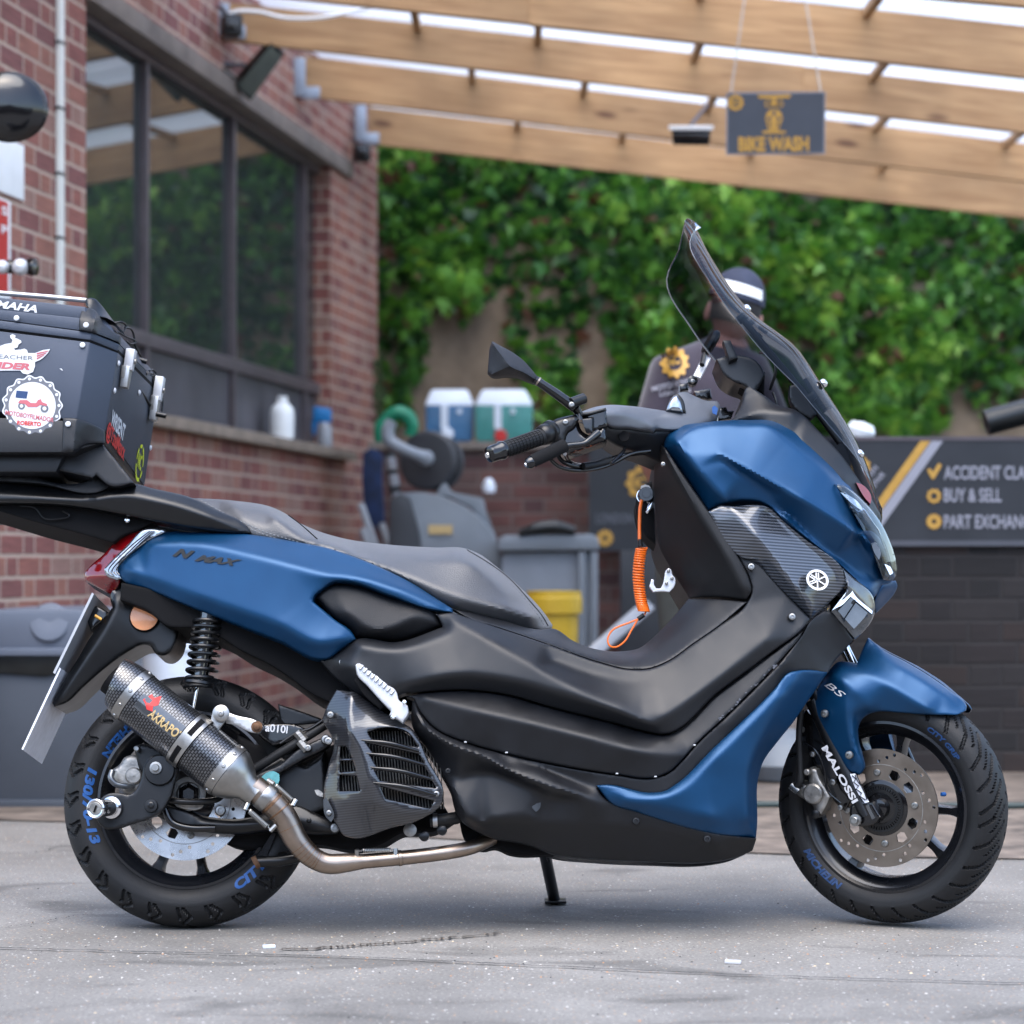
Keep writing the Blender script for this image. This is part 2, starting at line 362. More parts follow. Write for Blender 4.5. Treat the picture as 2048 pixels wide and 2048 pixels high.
def _depth_field(lines, sm, gs):
    """membrane stretched over the traced outline and crease lines on a regular grid, then softened sm times"""
    A = np.vstack(lines); lo = A[:, :2].min(0)-gs*6; hi = A[:, :2].max(0)+gs*6
    nx, ny = int((hi[0]-lo[0])/gs)+2, int((hi[1]-lo[1])/gs)+2
    S = np.zeros((ny, nx)); C = np.zeros((ny, nx))
    for ln in lines:
        d = np.hypot(*np.diff(np.vstack([ln[:, :2], ln[-1:, :2]]), axis=0).T)
        for i in range(len(ln)-1):
            k = max(1, int(d[i]/(gs*.35)))
            for j in range(k):
                p = ln[i]+(ln[i+1]-ln[i])*j/k; x, y = int(round((p[0]-lo[0])/gs)), int(round((p[1]-lo[1])/gs))
                S[y, x] += p[2]; C[y, x] += 1
    fx = C > 0; Z = np.full((ny, nx), A[:, 2].mean()); Z[fx] = S[fx]/C[fx]; F0 = Z.copy()
    # coarse to fine start
    lv = []
    s_, c_ = np.where(fx, Z, 0), fx.astype(float)
    while min(s_.shape) > 3:
        lv.append((s_, c_)); py, px = s_.shape[0] % 2, s_.shape[1] % 2
        s2 = np.pad(s_, ((0, py), (0, px))); c2 = np.pad(c_, ((0, py), (0, px)))
        s_ = s2[::2, ::2]+s2[1::2, ::2]+s2[::2, 1::2]+s2[1::2, 1::2]; c_ = c2[::2, ::2]+c2[1::2, ::2]+c2[::2, 1::2]+c2[1::2, 1::2]
    Zc = np.where(c_ > 0, s_/np.maximum(c_, 1e-9), A[:, 2].mean())
    def relax(Z, m, v, n):
        for _ in range(n):
            P_ = np.pad(Z, 1, mode='edge'); Z = (P_[:-2, 1:-1]+P_[2:, 1:-1]+P_[1:-1, :-2]+P_[1:-1, 2:])*.25
            Z = np.where(m, v, Z)
        return Z
    for s_, c_ in lv[::-1]:
        Zc = np.repeat(np.repeat(Zc, 2, 0), 2, 1)[:s_.shape[0], :s_.shape[1]]; m_ = c_ > 0
        Zc = relax(Zc, m_, s_/np.maximum(c_, 1e-9), 120)
    # ruled facets between the traced lines where they are known
    pts = []; ce = []
    for li, ln in enumerate(lines):
        k = len(pts); st = ln[::2] if len(ln) > 24 else ln; pts += [tuple(p) for p in st]
        ce += [(k+i, k+i+1) for i in range(len(st)-1)]+([(k+len(st)-1, k)] if li == 0 else [])
    cv, cf, ov = cdt(pts, ce)
    cy = np.array([np.mean([pts[j][2] for j in o if j < len(pts)]) if any(j < len(pts) for j in o) else np.nan for o in ov])
    g_ = ~np.isnan(cy)
    for i in np.where(~g_)[0]: cy[i] = cy[g_][((cv[g_]-cv[i])**2).sum(1).argmin()]
    gx, gy = np.meshgrid(lo[0]+np.arange(nx)*gs, lo[1]+np.arange(ny)*gs); q = np.stack([gx.ravel(), gy.ravel()], 1)
    ins = inside(lines[0][:, :2], q); T = Zc.ravel().copy(); T[ins] = .5*T[ins]+.5*interp(cv, cf, cy, q[ins]); Z = T.reshape(ny, nx)
    for _ in range(sm*5):
        P_ = np.pad(Z, 1, mode='edge'); Z = Z*.5+(P_[:-2, 1:-1]+P_[2:, 1:-1]+P_[1:-1, :-2]+P_[1:-1, 2:])*.125
    def f(q):
        x = np.clip((q[:, 0]-lo[0])/gs, 0, nx-1.001); y = np.clip((q[:, 1]-lo[1])/gs, 0, ny-1.001); xi = x.astype(int); yi = y.astype(int); fx_ = x-xi; fy_ = y-yi
        return (Z[yi, xi]*(1-fx_)+Z[yi, xi+1]*fx_)*(1-fy_)+(Z[yi+1, xi]*(1-fx_)+Z[yi+1, xi+1]*fx_)*fy_
    return f
def panel(name, outline, y, mt, parent, creases=(), step=5.5, rnd=.006, thick=.03, sm=2, fn=PB, ax=None, mirror=False, holes=(), thr=48, back=False, lift=0, through=False, amp=1.0):
    """a moulded cover: outline and crease lines traced as (u, v[, sideways]), bulged sideways, with rounded edges and real thickness"""
    ax = ax if ax is not None else (AXS if fn is PS else AX)
    fix = lambda ps: [(p[0], p[1], (p[2] if len(p) > 2 else y)) for p in ps]
    ol = dens(fix(outline), step, True, thr); cr = [dens(fix(c), step, False, 60) for c in creases]
    hs = [dens(fix(h), step*.7, True, thr) for h in holes]
    field = depth_field([ol]+[c for c in cr], sm, amp=amp)
    lo = ol[:, :2].min(0); hi = ol[:, :2].max(0)
    gx, gy = np.meshgrid(np.arange(lo[0], hi[0], step), np.arange(lo[1], hi[1], step*.9))
    gx = gx+(np.arange(gx.shape[0]) % 2)[:, None]*step*.5
    q = np.stack([gx.ravel(), gy.ravel()], 1); q = q[inside(ol[:, :2], q)]
    rp = rnd*1000
    loops = [ol]+hs; pts = []; edges = []; isb = []
    for lp in loops:
        k = len(pts); pts += [tuple(p[:2]) for p in lp]; edges += [(k+i, k+(i+1) % len(lp)) for i in range(len(lp))]; isb += [True]*len(lp)
    nb = len(pts)
    if len(q):
        dmin = segdist(ol[:, :2], q)
        for h in hs:
            dmin = np.minimum(dmin, segdist(h[:, :2], q)); dmin[inside(h[:, :2], q)] = 0
        for c in ([] if len(q) > 400 else cr): dmin = np.minimum(dmin, segdist(c[:, :2], q, False)+step*.15)
        q = q[dmin > step*.5]
    # inner offset ring rows for the rounded edge
    extra = []
    if rnd > 0:
        for lp in loops:
            a = lp[:, :2]; t = np.roll(a, -1, 0)-np.roll(a, 1, 0); t /= np.maximum(np.hypot(t[:, 0], t[:, 1]), 1e-6)[:, None]
            nn = np.stack([-t[:, 1], t[:, 0]], 1)
            for off in (rp*.3, rp*.75):
                for s in (1, -1):
                    c = a+nn*off*s; k = inside(ol[:, :2], c); c = c[k]
                    if len(c):
                        d = segdist(ol[:, :2], c)
                        for h in hs: d = np.minimum(d, segdist(h[:, :2], c)); d[inside(h[:, :2], c)] = 0
                        extra.append(c[d > off*.8])
    for c in ([] if len(q) > 400 else cr):
        c2 = c[inside(ol[:, :2], c[:, :2])]
        if len(c2):
            d = segdist(ol[:, :2], c2[:, :2])
            for h in hs: d = np.minimum(d, segdist(h[:, :2], c2[:, :2])); d[inside(h[:, :2], c2[:, :2])] = 0
            c2 = c2[d > step*.45]
            pts += [tuple(p[:2]) for p in c2]
    pts += [tuple(p) for p in q]
    for e in extra: pts += [tuple(p) for p in e]
    V, F, ov = cdt(pts, edges)
    Y = field(V)
    cen = np.array([V[t].mean(0) for t in F]); ok = inside(ol[:, :2], cen)
    for h in hs: ok &= ~inside(h[:, :2], cen)
    F = [t for t, k in zip(F, ok) if k]
    bset = np.zeros(len(V), bool)
    for i, o in enumerate(ov):
        if any(j < nb for j in o): bset[i] = True
    if rnd > 0:
        d = segdist(ol[:, :2], V)
        for h in hs: d = np.minimum(d, segdist(h[:, :2], V))
        x = np.clip(1-d/rp, 0, 1); Y = Y+rnd*(1-np.sqrt(np.maximum(0, 1-x*x)))
    W = [fn(V[i][0], V[i][1], Y[i]-lift) for i in range(len(V))]
    FF = []
    for t in F:
        a, b_, c = V[t[0]], V[t[1]], V[t[2]]
        cr_ = (b_[0]-a[0])*(c[1]-a[1])-(b_[1]-a[1])*(c[0]-a[0])
        FF.append(t[::-1] if cr_ > 0 else t)
    ec = {}
    for t in FF:
        for i in range(len(t)): a, b_ = t[i], t[(i+1) % len(t)]; ec[(a, b_)] = ec.get((a, b_), 0)+1
    be = [k for k in ec if (k[1], k[0]) not in ec]
    nv = len(W); mp = {}
    for a, b_ in be:
        for s in (a, b_):
            if s not in mp:
                mp[s] = len(W); W.append(W[s].copy())
    mp2 = {}
    for s in list(mp):
        mp2[s] = len(W)
        base = W[s]
        W.append(base+ax*(thick if not through else (through-base.dot(AX))))
    for a, b_ in be: FF.append([mp[b_], mp[a], mp2[a], mp2[b_]])
    if back:
        bk = {}
        for i in range(nv):
            bk[i] = len(W); W.append(W[i]+ax*thick)
        for t in F: FF.append([bk[i] for i in (t if FF else t)])
    o = obj(name, W, FF, mt, parent)
    if mirror:
        c0_ = FC_ if fn is PS else Vector((0, 0, 0)); W2 = [p-ax*(2*(p-c0_).dot(ax)) for p in W]; obj(name, W2, [t[::-1] for t in FF], mt, parent)
    return o
def plate(outline, holes, o, ex, ey, ez, t, step=None, curved=False):
    """flat plate in the frame (ex, ey), thickness t along ez, with real holes"""
    ol = np.array(outline, float); hs = [np.array(h, float) for h in holes]
    pts = []; edges = []
    for lp in [ol]+hs:
        k = len(pts); pts += [tuple(p) for p in lp]; edges += [(k+i, k+(i+1) % len(lp)) for i in range(len(lp))]
    V, F, ov = cdt(pts, edges); cen = np.array([V[f].mean(0) for f in F]); ok = inside(ol, cen)
    for h in hs: ok &= ~inside(h, cen)
    F = [f for f, k in zip(F, ok) if k]
    FF = []
    for f in F:
        a, b_, c = V[f[0]], V[f[1]], V[f[2]]
        FF.append(f if (b_[0]-a[0])*(c[1]-a[1])-(b_[1]-a[1])*(c[0]-a[0]) > 0 else f[::-1])
    n_ = len(V); o = Vector(o)
    W = [o+ex*float(p[0])+ey*float(p[1])+ez*(t/2) for p in V]+[o+ex*float(p[0])+ey*float(p[1])-ez*(t/2) for p in V]
    ec = set()
    for f in FF:
        for i in range(len(f)): ec.add((f[i], f[(i+1) % len(f)]))
    out = [tuple(f) for f in FF]+[tuple(i+n_ for i in f[::-1]) for f in FF]
    for a, b_ in ec:
        if (b_, a) not in ec: out.append((b_, a, a+n_, b_+n_))
    return W, out
def circ(cx, cy, r, n=16, ph=0, sx=1): return [(cx+r*sx*math.cos(2*math.pi*i/n+ph), cy+r*math.sin(2*math.pi*i/n+ph)) for i in range(n)]
def flat(name, outline, w, mt, parent, t=.004, fn=PB, holes=(), step=6, thr=48, bev=0):
    """traced flat plate facing sideways"""
    return panel(name, outline, w, mt, parent, step=step, rnd=bev, thick=t, sm=0, fn=fn, holes=holes, thr=thr, back=True)
def text_geo(s, size=1, bold=0, shear=0, spacing=1, sx=1):
    c = bpy.data.curves.new('t', 'FONT'); c.body = s; c.size = size; c.offset = bold; c.shear = shear; c.space_character = spacing
    c.align_x = 'LEFT'; c.resolution_u = 3; c.fill_mode = 'FRONT' if hasattr(c, 'fill_mode') else 'FRONT'
    o = bpy.data.objects.new('t', c); COL.objects.link(o); dg = bpy.context.evaluated_depsgraph_get(); dg.update()
    me = o.evaluated_get(dg).to_mesh(); v = [(p.co.x*sx, p.co.y) for p in me.vertices]; f = [tuple(q.vertices) for q in me.polygons]
    o.evaluated_get(dg).to_mesh_clear(); bpy.data.objects.remove(o); bpy.data.curves.remove(c)
    return v, f
def text_obj(name, s, h, mapf, mt, parent, bold=0, shear=0, spacing=1, sx=1, width=None, sub=False):
    """h = capital height; mapf(x, y) -> place"""
    v, f = text_geo(s, 1, bold, shear, spacing, sx)
    k = h/.7; xs = [p[0] for p in v]; w0 = max(xs)-min(xs); kx = (width/w0) if width else k
    x0 = min(xs); W = [mapf((p[0]-x0)*kx, p[1]*k) for p in v]
    return obj(name, W, f, mt, parent, smooth=False)
def text_px(name, s, u, v, w, h, mt, parent, ang=0, fn=PB, **kw):
    """baseline starts at pixel (u,v), rising by ang degrees clockwise, capital height h px"""
    ca, sa = math.cos(R(ang)), math.sin(R(ang))
    return text_obj(name, s, h, lambda x, y: fn(u+x*ca+y*sa, v+x*sa-y*ca, w(u+x*ca+y*sa, v+x*sa-y*ca) if callable(w) else w), mt, parent, **kw)
# ================================================================== SETTING
def mnode(n, L, op, a, b_=None, c=None, clamp=False):
    x = n.new('ShaderNodeMath'); x.operation = op; x.use_clamp = clamp
    for i, q in enumerate((a, b_, c)):
        if q is None: continue
        if isinstance(q, (int, float)): x.inputs[i].default_value = q
        else: L.new(q, x.inputs[i])
    return x.outputs[0]
def brick_mat(name, cols, mortar, rough=.85, dirt=.35, mw=.0055):
    m, n, L, b = nodes_of(name)
    tc = n.new('ShaderNodeTexCoord'); sp = n.new('ShaderNodeSeparateXYZ'); L.new(tc.outputs['UV'], sp.inputs[0])
    wob = n.new('ShaderNodeTexNoise'); wob.inputs['Scale'].default_value = 22; L.new(tc.outputs['UV'], wob.inputs['Vector'])
    w0 = mnode(n, L, 'MULTIPLY', mnode(n, L, 'SUBTRACT', wob.outputs[0], .5), .006)
    X = mnode(n, L, 'ADD', sp.outputs[0], w0); Z = mnode(n, L, 'ADD', sp.outputs[1], w0)
    zr = mnode(n, L, 'DIVIDE', Z, .075); row = mnode(n, L, 'FLOOR', zr); fz = mnode(n, L, 'FRACT', zr)
    xs = mnode(n, L, 'ADD', mnode(n, L, 'DIVIDE', X, .3375), mnode(n, L, 'MULTIPLY', row, .5)); cell = mnode(n, L, 'FLOOR', xs); fx = mnode(n, L, 'FRACT', xs)
    isH = mnode(n, L, 'GREATER_THAN', fx, .6667)
    ds = mnode(n, L, 'MINIMUM', fx, mnode(n, L, 'SUBTRACT', .6667, fx)); dh = mnode(n, L, 'MINIMUM', mnode(n, L, 'SUBTRACT', fx, .6667), mnode(n, L, 'SUBTRACT', 1.0, fx))
    dx = mnode(n, L, 'MULTIPLY', mnode(n, L, 'MAXIMUM', ds, dh), .3375); dz = mnode(n, L, 'MULTIPLY', mnode(n, L, 'MINIMUM', fz, mnode(n, L, 'SUBTRACT', 1.0, fz)), .075)
    d = mnode(n, L, 'MINIMUM', dx, dz)
    mr = n.new('ShaderNodeMapRange'); mr.interpolation_type = 'SMOOTHSTEP'; mr.inputs[1].default_value = mw*.7; mr.inputs[2].default_value = mw*1.5; L.new(d, mr.inputs[0])
    cb_ = n.new('ShaderNodeCombineXYZ'); L.new(cell, cb_.inputs[0]); L.new(row, cb_.inputs[1]); L.new(isH, cb_.inputs[2])
    wn_ = n.new('ShaderNodeTexWhiteNoise'); wn_.noise_dimensions = '3D'; L.new(cb_.outputs[0], wn_.inputs[0])
    rp = n.new('ShaderNodeValToRGB'); rp.color_ramp.interpolation = 'CONSTANT'
    for i, c in enumerate(cols):
        e = rp.color_ramp.elements[i] if i < 2 else rp.color_ramp.elements.new(i/len(cols)); e.position = i/len(cols); e.color = (*[q*.66 for q in c], 1)
    L.new(wn_.outputs[0], rp.inputs[0])
    mp = n.new('ShaderNodeMapping'); mp.inputs['Scale'].default_value = (6, 110, 1); L.new(tc.outputs['UV'], mp.inputs[0])
    st = n.new('ShaderNodeTexNoise'); st.inputs['Scale'].default_value = 1.2; st.inputs['Detail'].default_value = 3; L.new(mp.outputs[0], st.inputs['Vector'])
    big = n.new('ShaderNodeTexNoise'); big.inputs['Scale'].default_value = 1.6; big.inputs['Detail'].default_value = 6; L.new(tc.outputs['UV'], big.inputs['Vector'])
    k1 = n.new('ShaderNodeMix'); k1.data_type = 'RGBA'; k1.blend_type = 'MULTIPLY'; k1.inputs[0].default_value = .55
    L.new(rp.outputs[0], k1.inputs[6]); g = n.new('ShaderNodeMapRange'); g.inputs[1].default_value = .3; g.inputs[2].default_value = .7; g.inputs[3].default_value = .45; g.inputs[4].default_value = 1.25; L.new(st.outputs[0], g.inputs[0]); L.new(g.outputs[0], k1.inputs[7])
    k2 = n.new('ShaderNodeMix'); k2.data_type = 'RGBA'; L.new(mr.outputs[0], k2.inputs[0]); k2.inputs[6].default_value = (*[q*.66 for q in mortar], 1); L.new(k1.outputs[2], k2.inputs[7])
    k3 = n.new('ShaderNodeMix'); k3.data_type = 'RGBA'; k3.blend_type = 'MULTIPLY'; k3.inputs[0].default_value = dirt
    g2 = n.new('ShaderNodeMapRange'); g2.inputs[1].default_value = .35; g2.inputs[2].default_value = .65; g2.inputs[3].default_value = .5; g2.inputs[4].default_value = 1.2; L.new(big.outputs[0], g2.inputs[0])
    L.new(k2.outputs[2], k3.inputs[6]); L.new(g2.outputs[0], k3.inputs[7]); L.new(k3.outputs[2], b.inputs['Base Color']); b.inputs['Roughness'].default_value = rough
    bp = n.new('ShaderNodeBump'); bp.inputs['Strength'].default_value = .6; bp.inputs['Distance'].default_value = .006
    hh = mnode(n, L, 'ADD', mr.outputs[0], mnode(n, L, 'MULTIPLY', st.outputs[0], .3)); L.new(hh, bp.inputs['Height']); L.new(bp.outputs[0], b.inputs['Normal'])
brick_mat('red_brick', [(.38,.14,.105),(.33,.115,.095),(.43,.18,.13),(.30,.11,.095),(.42,.23,.18),(.36,.13,.10),(.28,.105,.095),(.42,.17,.12)], (.62,.47,.37))
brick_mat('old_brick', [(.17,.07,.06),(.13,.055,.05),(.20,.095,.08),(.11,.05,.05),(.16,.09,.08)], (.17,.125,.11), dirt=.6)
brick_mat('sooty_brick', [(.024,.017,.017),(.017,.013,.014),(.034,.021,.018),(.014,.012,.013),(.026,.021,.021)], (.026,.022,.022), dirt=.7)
# wood of the canopy
m, n, L, b = nodes_of('pine')
tc = n.new('ShaderNodeTexCoord'); mp = n.new('ShaderNodeMapping'); mp.inputs['Scale'].default_value = (1.1, 14, 1); L.new(tc.outputs['UV'], mp.inputs[0])
a_ = node(n, 'ShaderNodeTexNoise'); a_.inputs['Scale'].default_value = 2.5; a_.inputs['Detail'].default_value = 9; a_.inputs['Distortion'].default_value = .8; L.new(mp.outputs[0], a_.inputs['Vector'])
r = node(n, 'ShaderNodeValToRGB'); els = r.color_ramp.elements; els[0].position = .3; els[0].color = (.29,.155,.065,1); els[1].position = .7; els[1].color = (.45,.27,.125,1); L.new(a_.outputs[0], r.inputs[0])
mp2 = n.new('ShaderNodeMapping'); mp2.inputs['Scale'].default_value = (2.6, 7.5, 1); L.new(tc.outputs['UV'], mp2.inputs[0])
vo = node(n, 'ShaderNodeTexVoronoi'); vo.inputs['Scale'].default_value = 1.0; vo.inputs['Randomness'].default_value = 1; L.new(mp2.outputs[0], vo.inputs['Vector'])
kr = node(n, 'ShaderNodeMapRange'); kr.inputs[1].default_value = .08; kr.inputs[2].default_value = .20; kr.inputs[3].default_value = .9; kr.inputs[4].default_value = 0; L.new(vo.outputs['Distance'], kr.inputs[0])
sepc = node(n, 'ShaderNodeSeparateColor'); L.new(vo.outputs['Color'], sepc.inputs[0])
pick = mnode(n, L, 'GREATER_THAN', sepc.outputs[0], .45); km = mnode(n, L, 'MULTIPLY', kr.outputs[0], pick)
mx = node(n, 'ShaderNodeMix', data_type='RGBA'); L.new(km, mx.inputs[0]); L.new(r.outputs[0], mx.inputs[6]); mx.inputs[7].default_value = (.10,.035,.012,1)
bg = node(n, 'ShaderNodeTexNoise'); bg.inputs['Scale'].default_value = 1.3; bg.inputs['Detail'].default_value = 4; L.new(tc.outputs['UV'], bg.inputs['Vector'])
gm = node(n, 'ShaderNodeMapRange'); gm.inputs[1].default_value = .35; gm.inputs[2].default_value = .65; gm.inputs[3].default_value = .72; gm.inputs[4].default_value = 1.15; L.new(bg.outputs[0], gm.inputs[0])
m3 = node(n, 'ShaderNodeMix', data_type='RGBA', blend_type='MULTIPLY'); m3.inputs[0].default_value = 1; L.new(mx.outputs[2], m3.inputs[6]); L.new(gm.outputs[0], m3.inputs[7])
L.new(m3.outputs[2], b.inputs['Base Color']); b.inputs['Roughness'].default_value = .65
# concrete yard
m, n, L, b = nodes_of('yard_concrete')
tc = n.new('ShaderNodeTexCoord')
a_ = node(n, 'ShaderNodeTexNoise'); a_.inputs['Scale'].default_value = 1.1; a_.inputs['Detail'].default_value = 12; a_.inputs['Roughness'].default_value = .65; L.new(tc.outputs['Object'], a_.inputs['Vector'])
r = node(n, 'ShaderNodeValToRGB'); els = r.color_ramp.elements; els[0].position = .36; els[0].color = (.115,.108,.098,1); els[1].position = .62; els[1].color = (.208,.198,.182,1); L.new(a_.outputs[0], r.inputs[0])
cur = r.outputs[0]
for sc_, th_, colr, seed_ in ((210, .06, (.42,.40,.36,1), 0), (150, .07, (.34,.21,.12,1), 3), (170, .09, (.09,.085,.085,1), 7), (110, .025, (.46,.45,.43,1), 11)):
    mpx = n.new('ShaderNodeMapping'); mpx.inputs['Location'].default_value = (seed_, seed_*1.7, 0); L.new(tc.outputs['Object'], mpx.inputs[0])
    vo = node(n, 'ShaderNodeTexVoronoi'); vo.inputs['Scale'].default_value = sc_; L.new(mpx.outputs[0], vo.inputs['Vector'])
    s_ = node(n, 'ShaderNodeSeparateColor'); L.new(vo.outputs['Color'], s_.inputs[0])
    k = mnode(n, L, 'MULTIPLY', mnode(n, L, 'LESS_THAN', vo.outputs['Distance'], .32), mnode(n, L, 'LESS_THAN', s_.outputs[0], th_))
    mx = node(n, 'ShaderNodeMix', data_type='RGBA'); L.new(k, mx.inputs[0]); L.new(cur, mx.inputs[6]); mx.inputs[7].default_value = colr; cur = mx.outputs[2]
fn2 = node(n, 'ShaderNodeTexNoise'); fn2.inputs['Scale'].default_value = 140; fn2.inputs['Detail'].default_value = 5; L.new(tc.outputs['Object'], fn2.inputs['Vector'])
gm = node(n, 'ShaderNodeMapRange'); gm.inputs[1].default_value = .3; gm.inputs[2].default_value = .7; gm.inputs[3].default_value = .72; gm.inputs[4].default_value = 1.22; L.new(fn2.outputs[0], gm.inputs[0])
m3 = node(n, 'ShaderNodeMix', data_type='RGBA', blend_type='MULTIPLY'); m3.inputs[0].default_value = 1; L.new(cur, m3.inputs[6]); L.new(gm.outputs[0], m3.inputs[7]); cur = m3.outputs[2]
st = node(n, 'ShaderNodeTexNoise'); st.inputs['Scale'].default_value = 2.3; st.inputs['Detail'].default_value = 8; st.inputs['Distortion'].default_value = 1.2
mps = n.new('ShaderNodeMapping'); mps.inputs['Scale'].default_value = (.7, 1.5, 1); mps.inputs['Location'].default_value = (4, 2, 0); L.new(tc.outputs['Object'], mps.inputs[0]); L.new(mps.outputs[0], st.inputs['Vector'])
sr = node(n, 'ShaderNodeMapRange'); sr.inputs[1].default_value = .60; sr.inputs[2].default_value = .68; sr.inputs[3].default_value = 1; sr.inputs[4].default_value = .62; L.new(st.outputs[0], sr.inputs[0])
m4 = node(n, 'ShaderNodeMix', data_type='RGBA', blend_type='MULTIPLY'); m4.inputs[0].default_value = 1; L.new(cur, m4.inputs[6]); L.new(sr.outputs[0], m4.inputs[7])
L.new(m4.outputs[2], b.inputs['Base Color']); b.inputs['Roughness'].default_value = .75
bp = n.new('ShaderNodeBump'); bp.inputs['Strength'].default_value = .5; bp.inputs['Distance'].default_value = .003; L.new(fn2.outputs[0], bp.inputs['Height']); L.new(bp.outputs[0], b.inputs['Normal'])
mat('cobble_brown', (.125,.100,.080), .75, noise=.6, nscale=9, bump=.8, bscale=60)
mat('far_ground', (.20,.19,.185), .8, noise=.35, nscale=3, bump=.4, bscale=60)
mat('crack_dark', (.03,.032,.034), .9, noise=.3)
mat('wet_dark', (.07,.055,.045), .35, noise=.6, nscale=60)
mat('stone_lintel', (.26,.22,.19), .85, noise=.25, nscale=8, bump=.5, bscale=90)
mat('stone_sill', (.33,.26,.20), .85, noise=.25, nscale=8, bump=.5, bscale=90)
mat('brown_frame', (.12,.10,.11), .45, noise=.2)
mat('dark_room', (.012,.013,.014), .7, noise=.3)
mat('window_panel', (.10,.095,.11), .5, noise=.3, nscale=3)
m, n, L, b = nodes_of('window_glass'); n.remove(b)
fr_ = node(n, 'ShaderNodeFresnel'); fr_.inputs[0].default_value = 1.75
gl = node(n, 'ShaderNodeBsdfGlossy'); gl.inputs['Roughness'].default_value = .015; gl.inputs[0].default_value = (.95,.98,1,1)
df = node(n, 'ShaderNodeBsdfDiffuse'); df.inputs[0].default_value = (.030,.036,.036,1)
mx = node(n, 'ShaderNodeMixShader'); L.new(fr_.outputs[0], mx.inputs[0]); L.new(df.outputs[0], mx.inputs[1]); L.new(gl.outputs[0], mx.inputs[2]); L.new(mx.outputs[0], n['Material Output'].inputs[0])
mat('wall_render', (.235,.185,.135), .9, noise=.35, nscale=5, bump=.5, bscale=40)
mat('banner_black', (.028,.031,.038), .5, noise=.25, nscale=5, rvar=.08)
mat('banner_edge', (.10,.105,.125), .5, noise=.1)
mat('print_silver', (.42,.42,.48), .5, noise=.06)
mat('sign_slate', (.075,.088,.115), .45, noise=.08)
mat('sign_edge', (.30,.32,.38), .4, noise=.06)
mat('white_paint', (.78,.80,.80), .5, noise=.06)
mat('conduit_white', (.70,.71,.66), .5, noise=.08)
mat('galvanised', (.35,.40,.47), .45, .6, noise=.2)
mat('lamp_glass', (.16,.20,.18), .2, 0, .5, coat=.5, noise=.15)
mat('bin_grey', (.085,.10,.125), .42, 0, .5, noise=.15, nscale=3, rvar=.08)
mat('bin_lid', (.17,.20,.26), .4, 0, .5, noise=.1, nscale=3, rvar=.08)
mat('bag_black', (.012,.014,.014), .3, noise=.4, nscale=20)
mat('washer_grey', (.24,.27,.30), .5, noise=.15, nscale=4)
mat('washer_dark', (.04,.043,.05), .5, noise=.2, nscale=6)
mat('container_grey', (.30,.33,.37), .55, noise=.15, nscale=3)
mat('yellow_plastic', (.78,.50,.035), .45, noise=.12, nscale=6)
mat('green_plastic', (.01,.27,.14), .4, noise=.15)
mat('cyan_plastic', (.015,.24,.62), .35, noise=.1)
mat('navy_cloth', (.008,.025,.085), .8, noise=.5, nscale=14)
mat('blue_liquid', (.08,.22,.42), .3, 0, .5, noise=.25, nscale=9)
mat('green_liquid', (.10,.40,.37), .3, 0, .5, noise=.2, nscale=9)
mat('frosted_white', (.62,.68,.76), .4, 0, .5, noise=.08)
mat('clear_bottle', (.38,.40,.44), .25, 0, .5, noise=.1)
mat('moss', (.06,.10,.035), .9, noise=.5, nscale=30)
mat('hose_green', (.02,.045,.045), .5, noise=.3)
mat('shirt', (.042,.032,.050), .9, noise=.25, nscale=12, bump=.3, bscale=60, sheen=.3)
mat('skin', (.52,.24,.18), .55, noise=.08, nscale=12)
mat('hair', (.022,.020,.022), .7, noise=.5, nscale=60)
mat('cap_navy', (.035,.045,.085), .8, noise=.2, nscale=20)
mat('trousers', (.055,.060,.055), .85, noise=.3, nscale=10)
mat('boot', (.012,.011,.010), .6, noise=.2)
m, n, L, b = nodes_of('roof_sheet'); n.remove(b)
tr = node(n, 'ShaderNodeBsdfTranslucent'); tr.inputs[0].default_value = (.86,.90,.95,1); t2 = node(n, 'ShaderNodeBsdfTransparent'); t2.inputs[0].default_value = (.9,.93,.97,1)
mx = node(n, 'ShaderNodeMixShader'); mx.inputs[0].default_value = .45; L.new(tr.outputs[0], mx.inputs[1]); L.new(t2.outputs[0], mx.inputs[2]); L.new(mx.outputs[0], n['Material Output'].inputs[0])

# ---- ground
def G(u, v, z=0.0):
    D = (CAMH-z)*FPX/(v-HZ); p = P(u, v, D); p.z = z; return p
g = obj('ground', [(-60,-40,0),(60,-40,0),(60,90,0),(-60,90,0)], [(0,1,2,3)], 'yard_concrete', smooth=False); prop(g, kind='structure')
cr = [G(-200,1634,.004), G(500,1652,.004), G(1100,1690,.004), G(1700,1712,.004), G(2400,1722,.004)]
cr2 = [Vector((9,16,.004)), Vector((-9,16,.004))]
g = obj('cobbled_strip', cr+cr2, [tuple(range(7))], 'cobble_brown', smooth=False); prop(g, kind='structure')
rr_ = random.Random(3)
def crack(name, pts, w, mt, z=.004, jit=.006):
    q = spline([G(u, v, z) for u, v in pts], 24); V = []; F = []
    for i, p in enumerate(q):
        t = (q[min(i+1, len(q)-1)]-q[max(i-1, 0)]).normalized(); nn = Vector((-t.y, t.x, 0)); o_ = nn*rr_.uniform(-jit, jit); ww = w*rr_.uniform(.4, 1.3)
        V += [p+o_+nn*ww, p+o_-nn*ww]
    for i in range(len(q)-1): F.append((2*i+1, 2*i+3, 2*i+2, 2*i))
    return prop(obj(name, V, F, mt, smooth=False), kind='structure')
crack('ground_joint', [(-150,1891),(0,1895),(300,1903),(700,1913),(1024,1928),(1500,1949),(2048,1966),(2250,1972)], .0030, 'crack_dark', jit=.003)
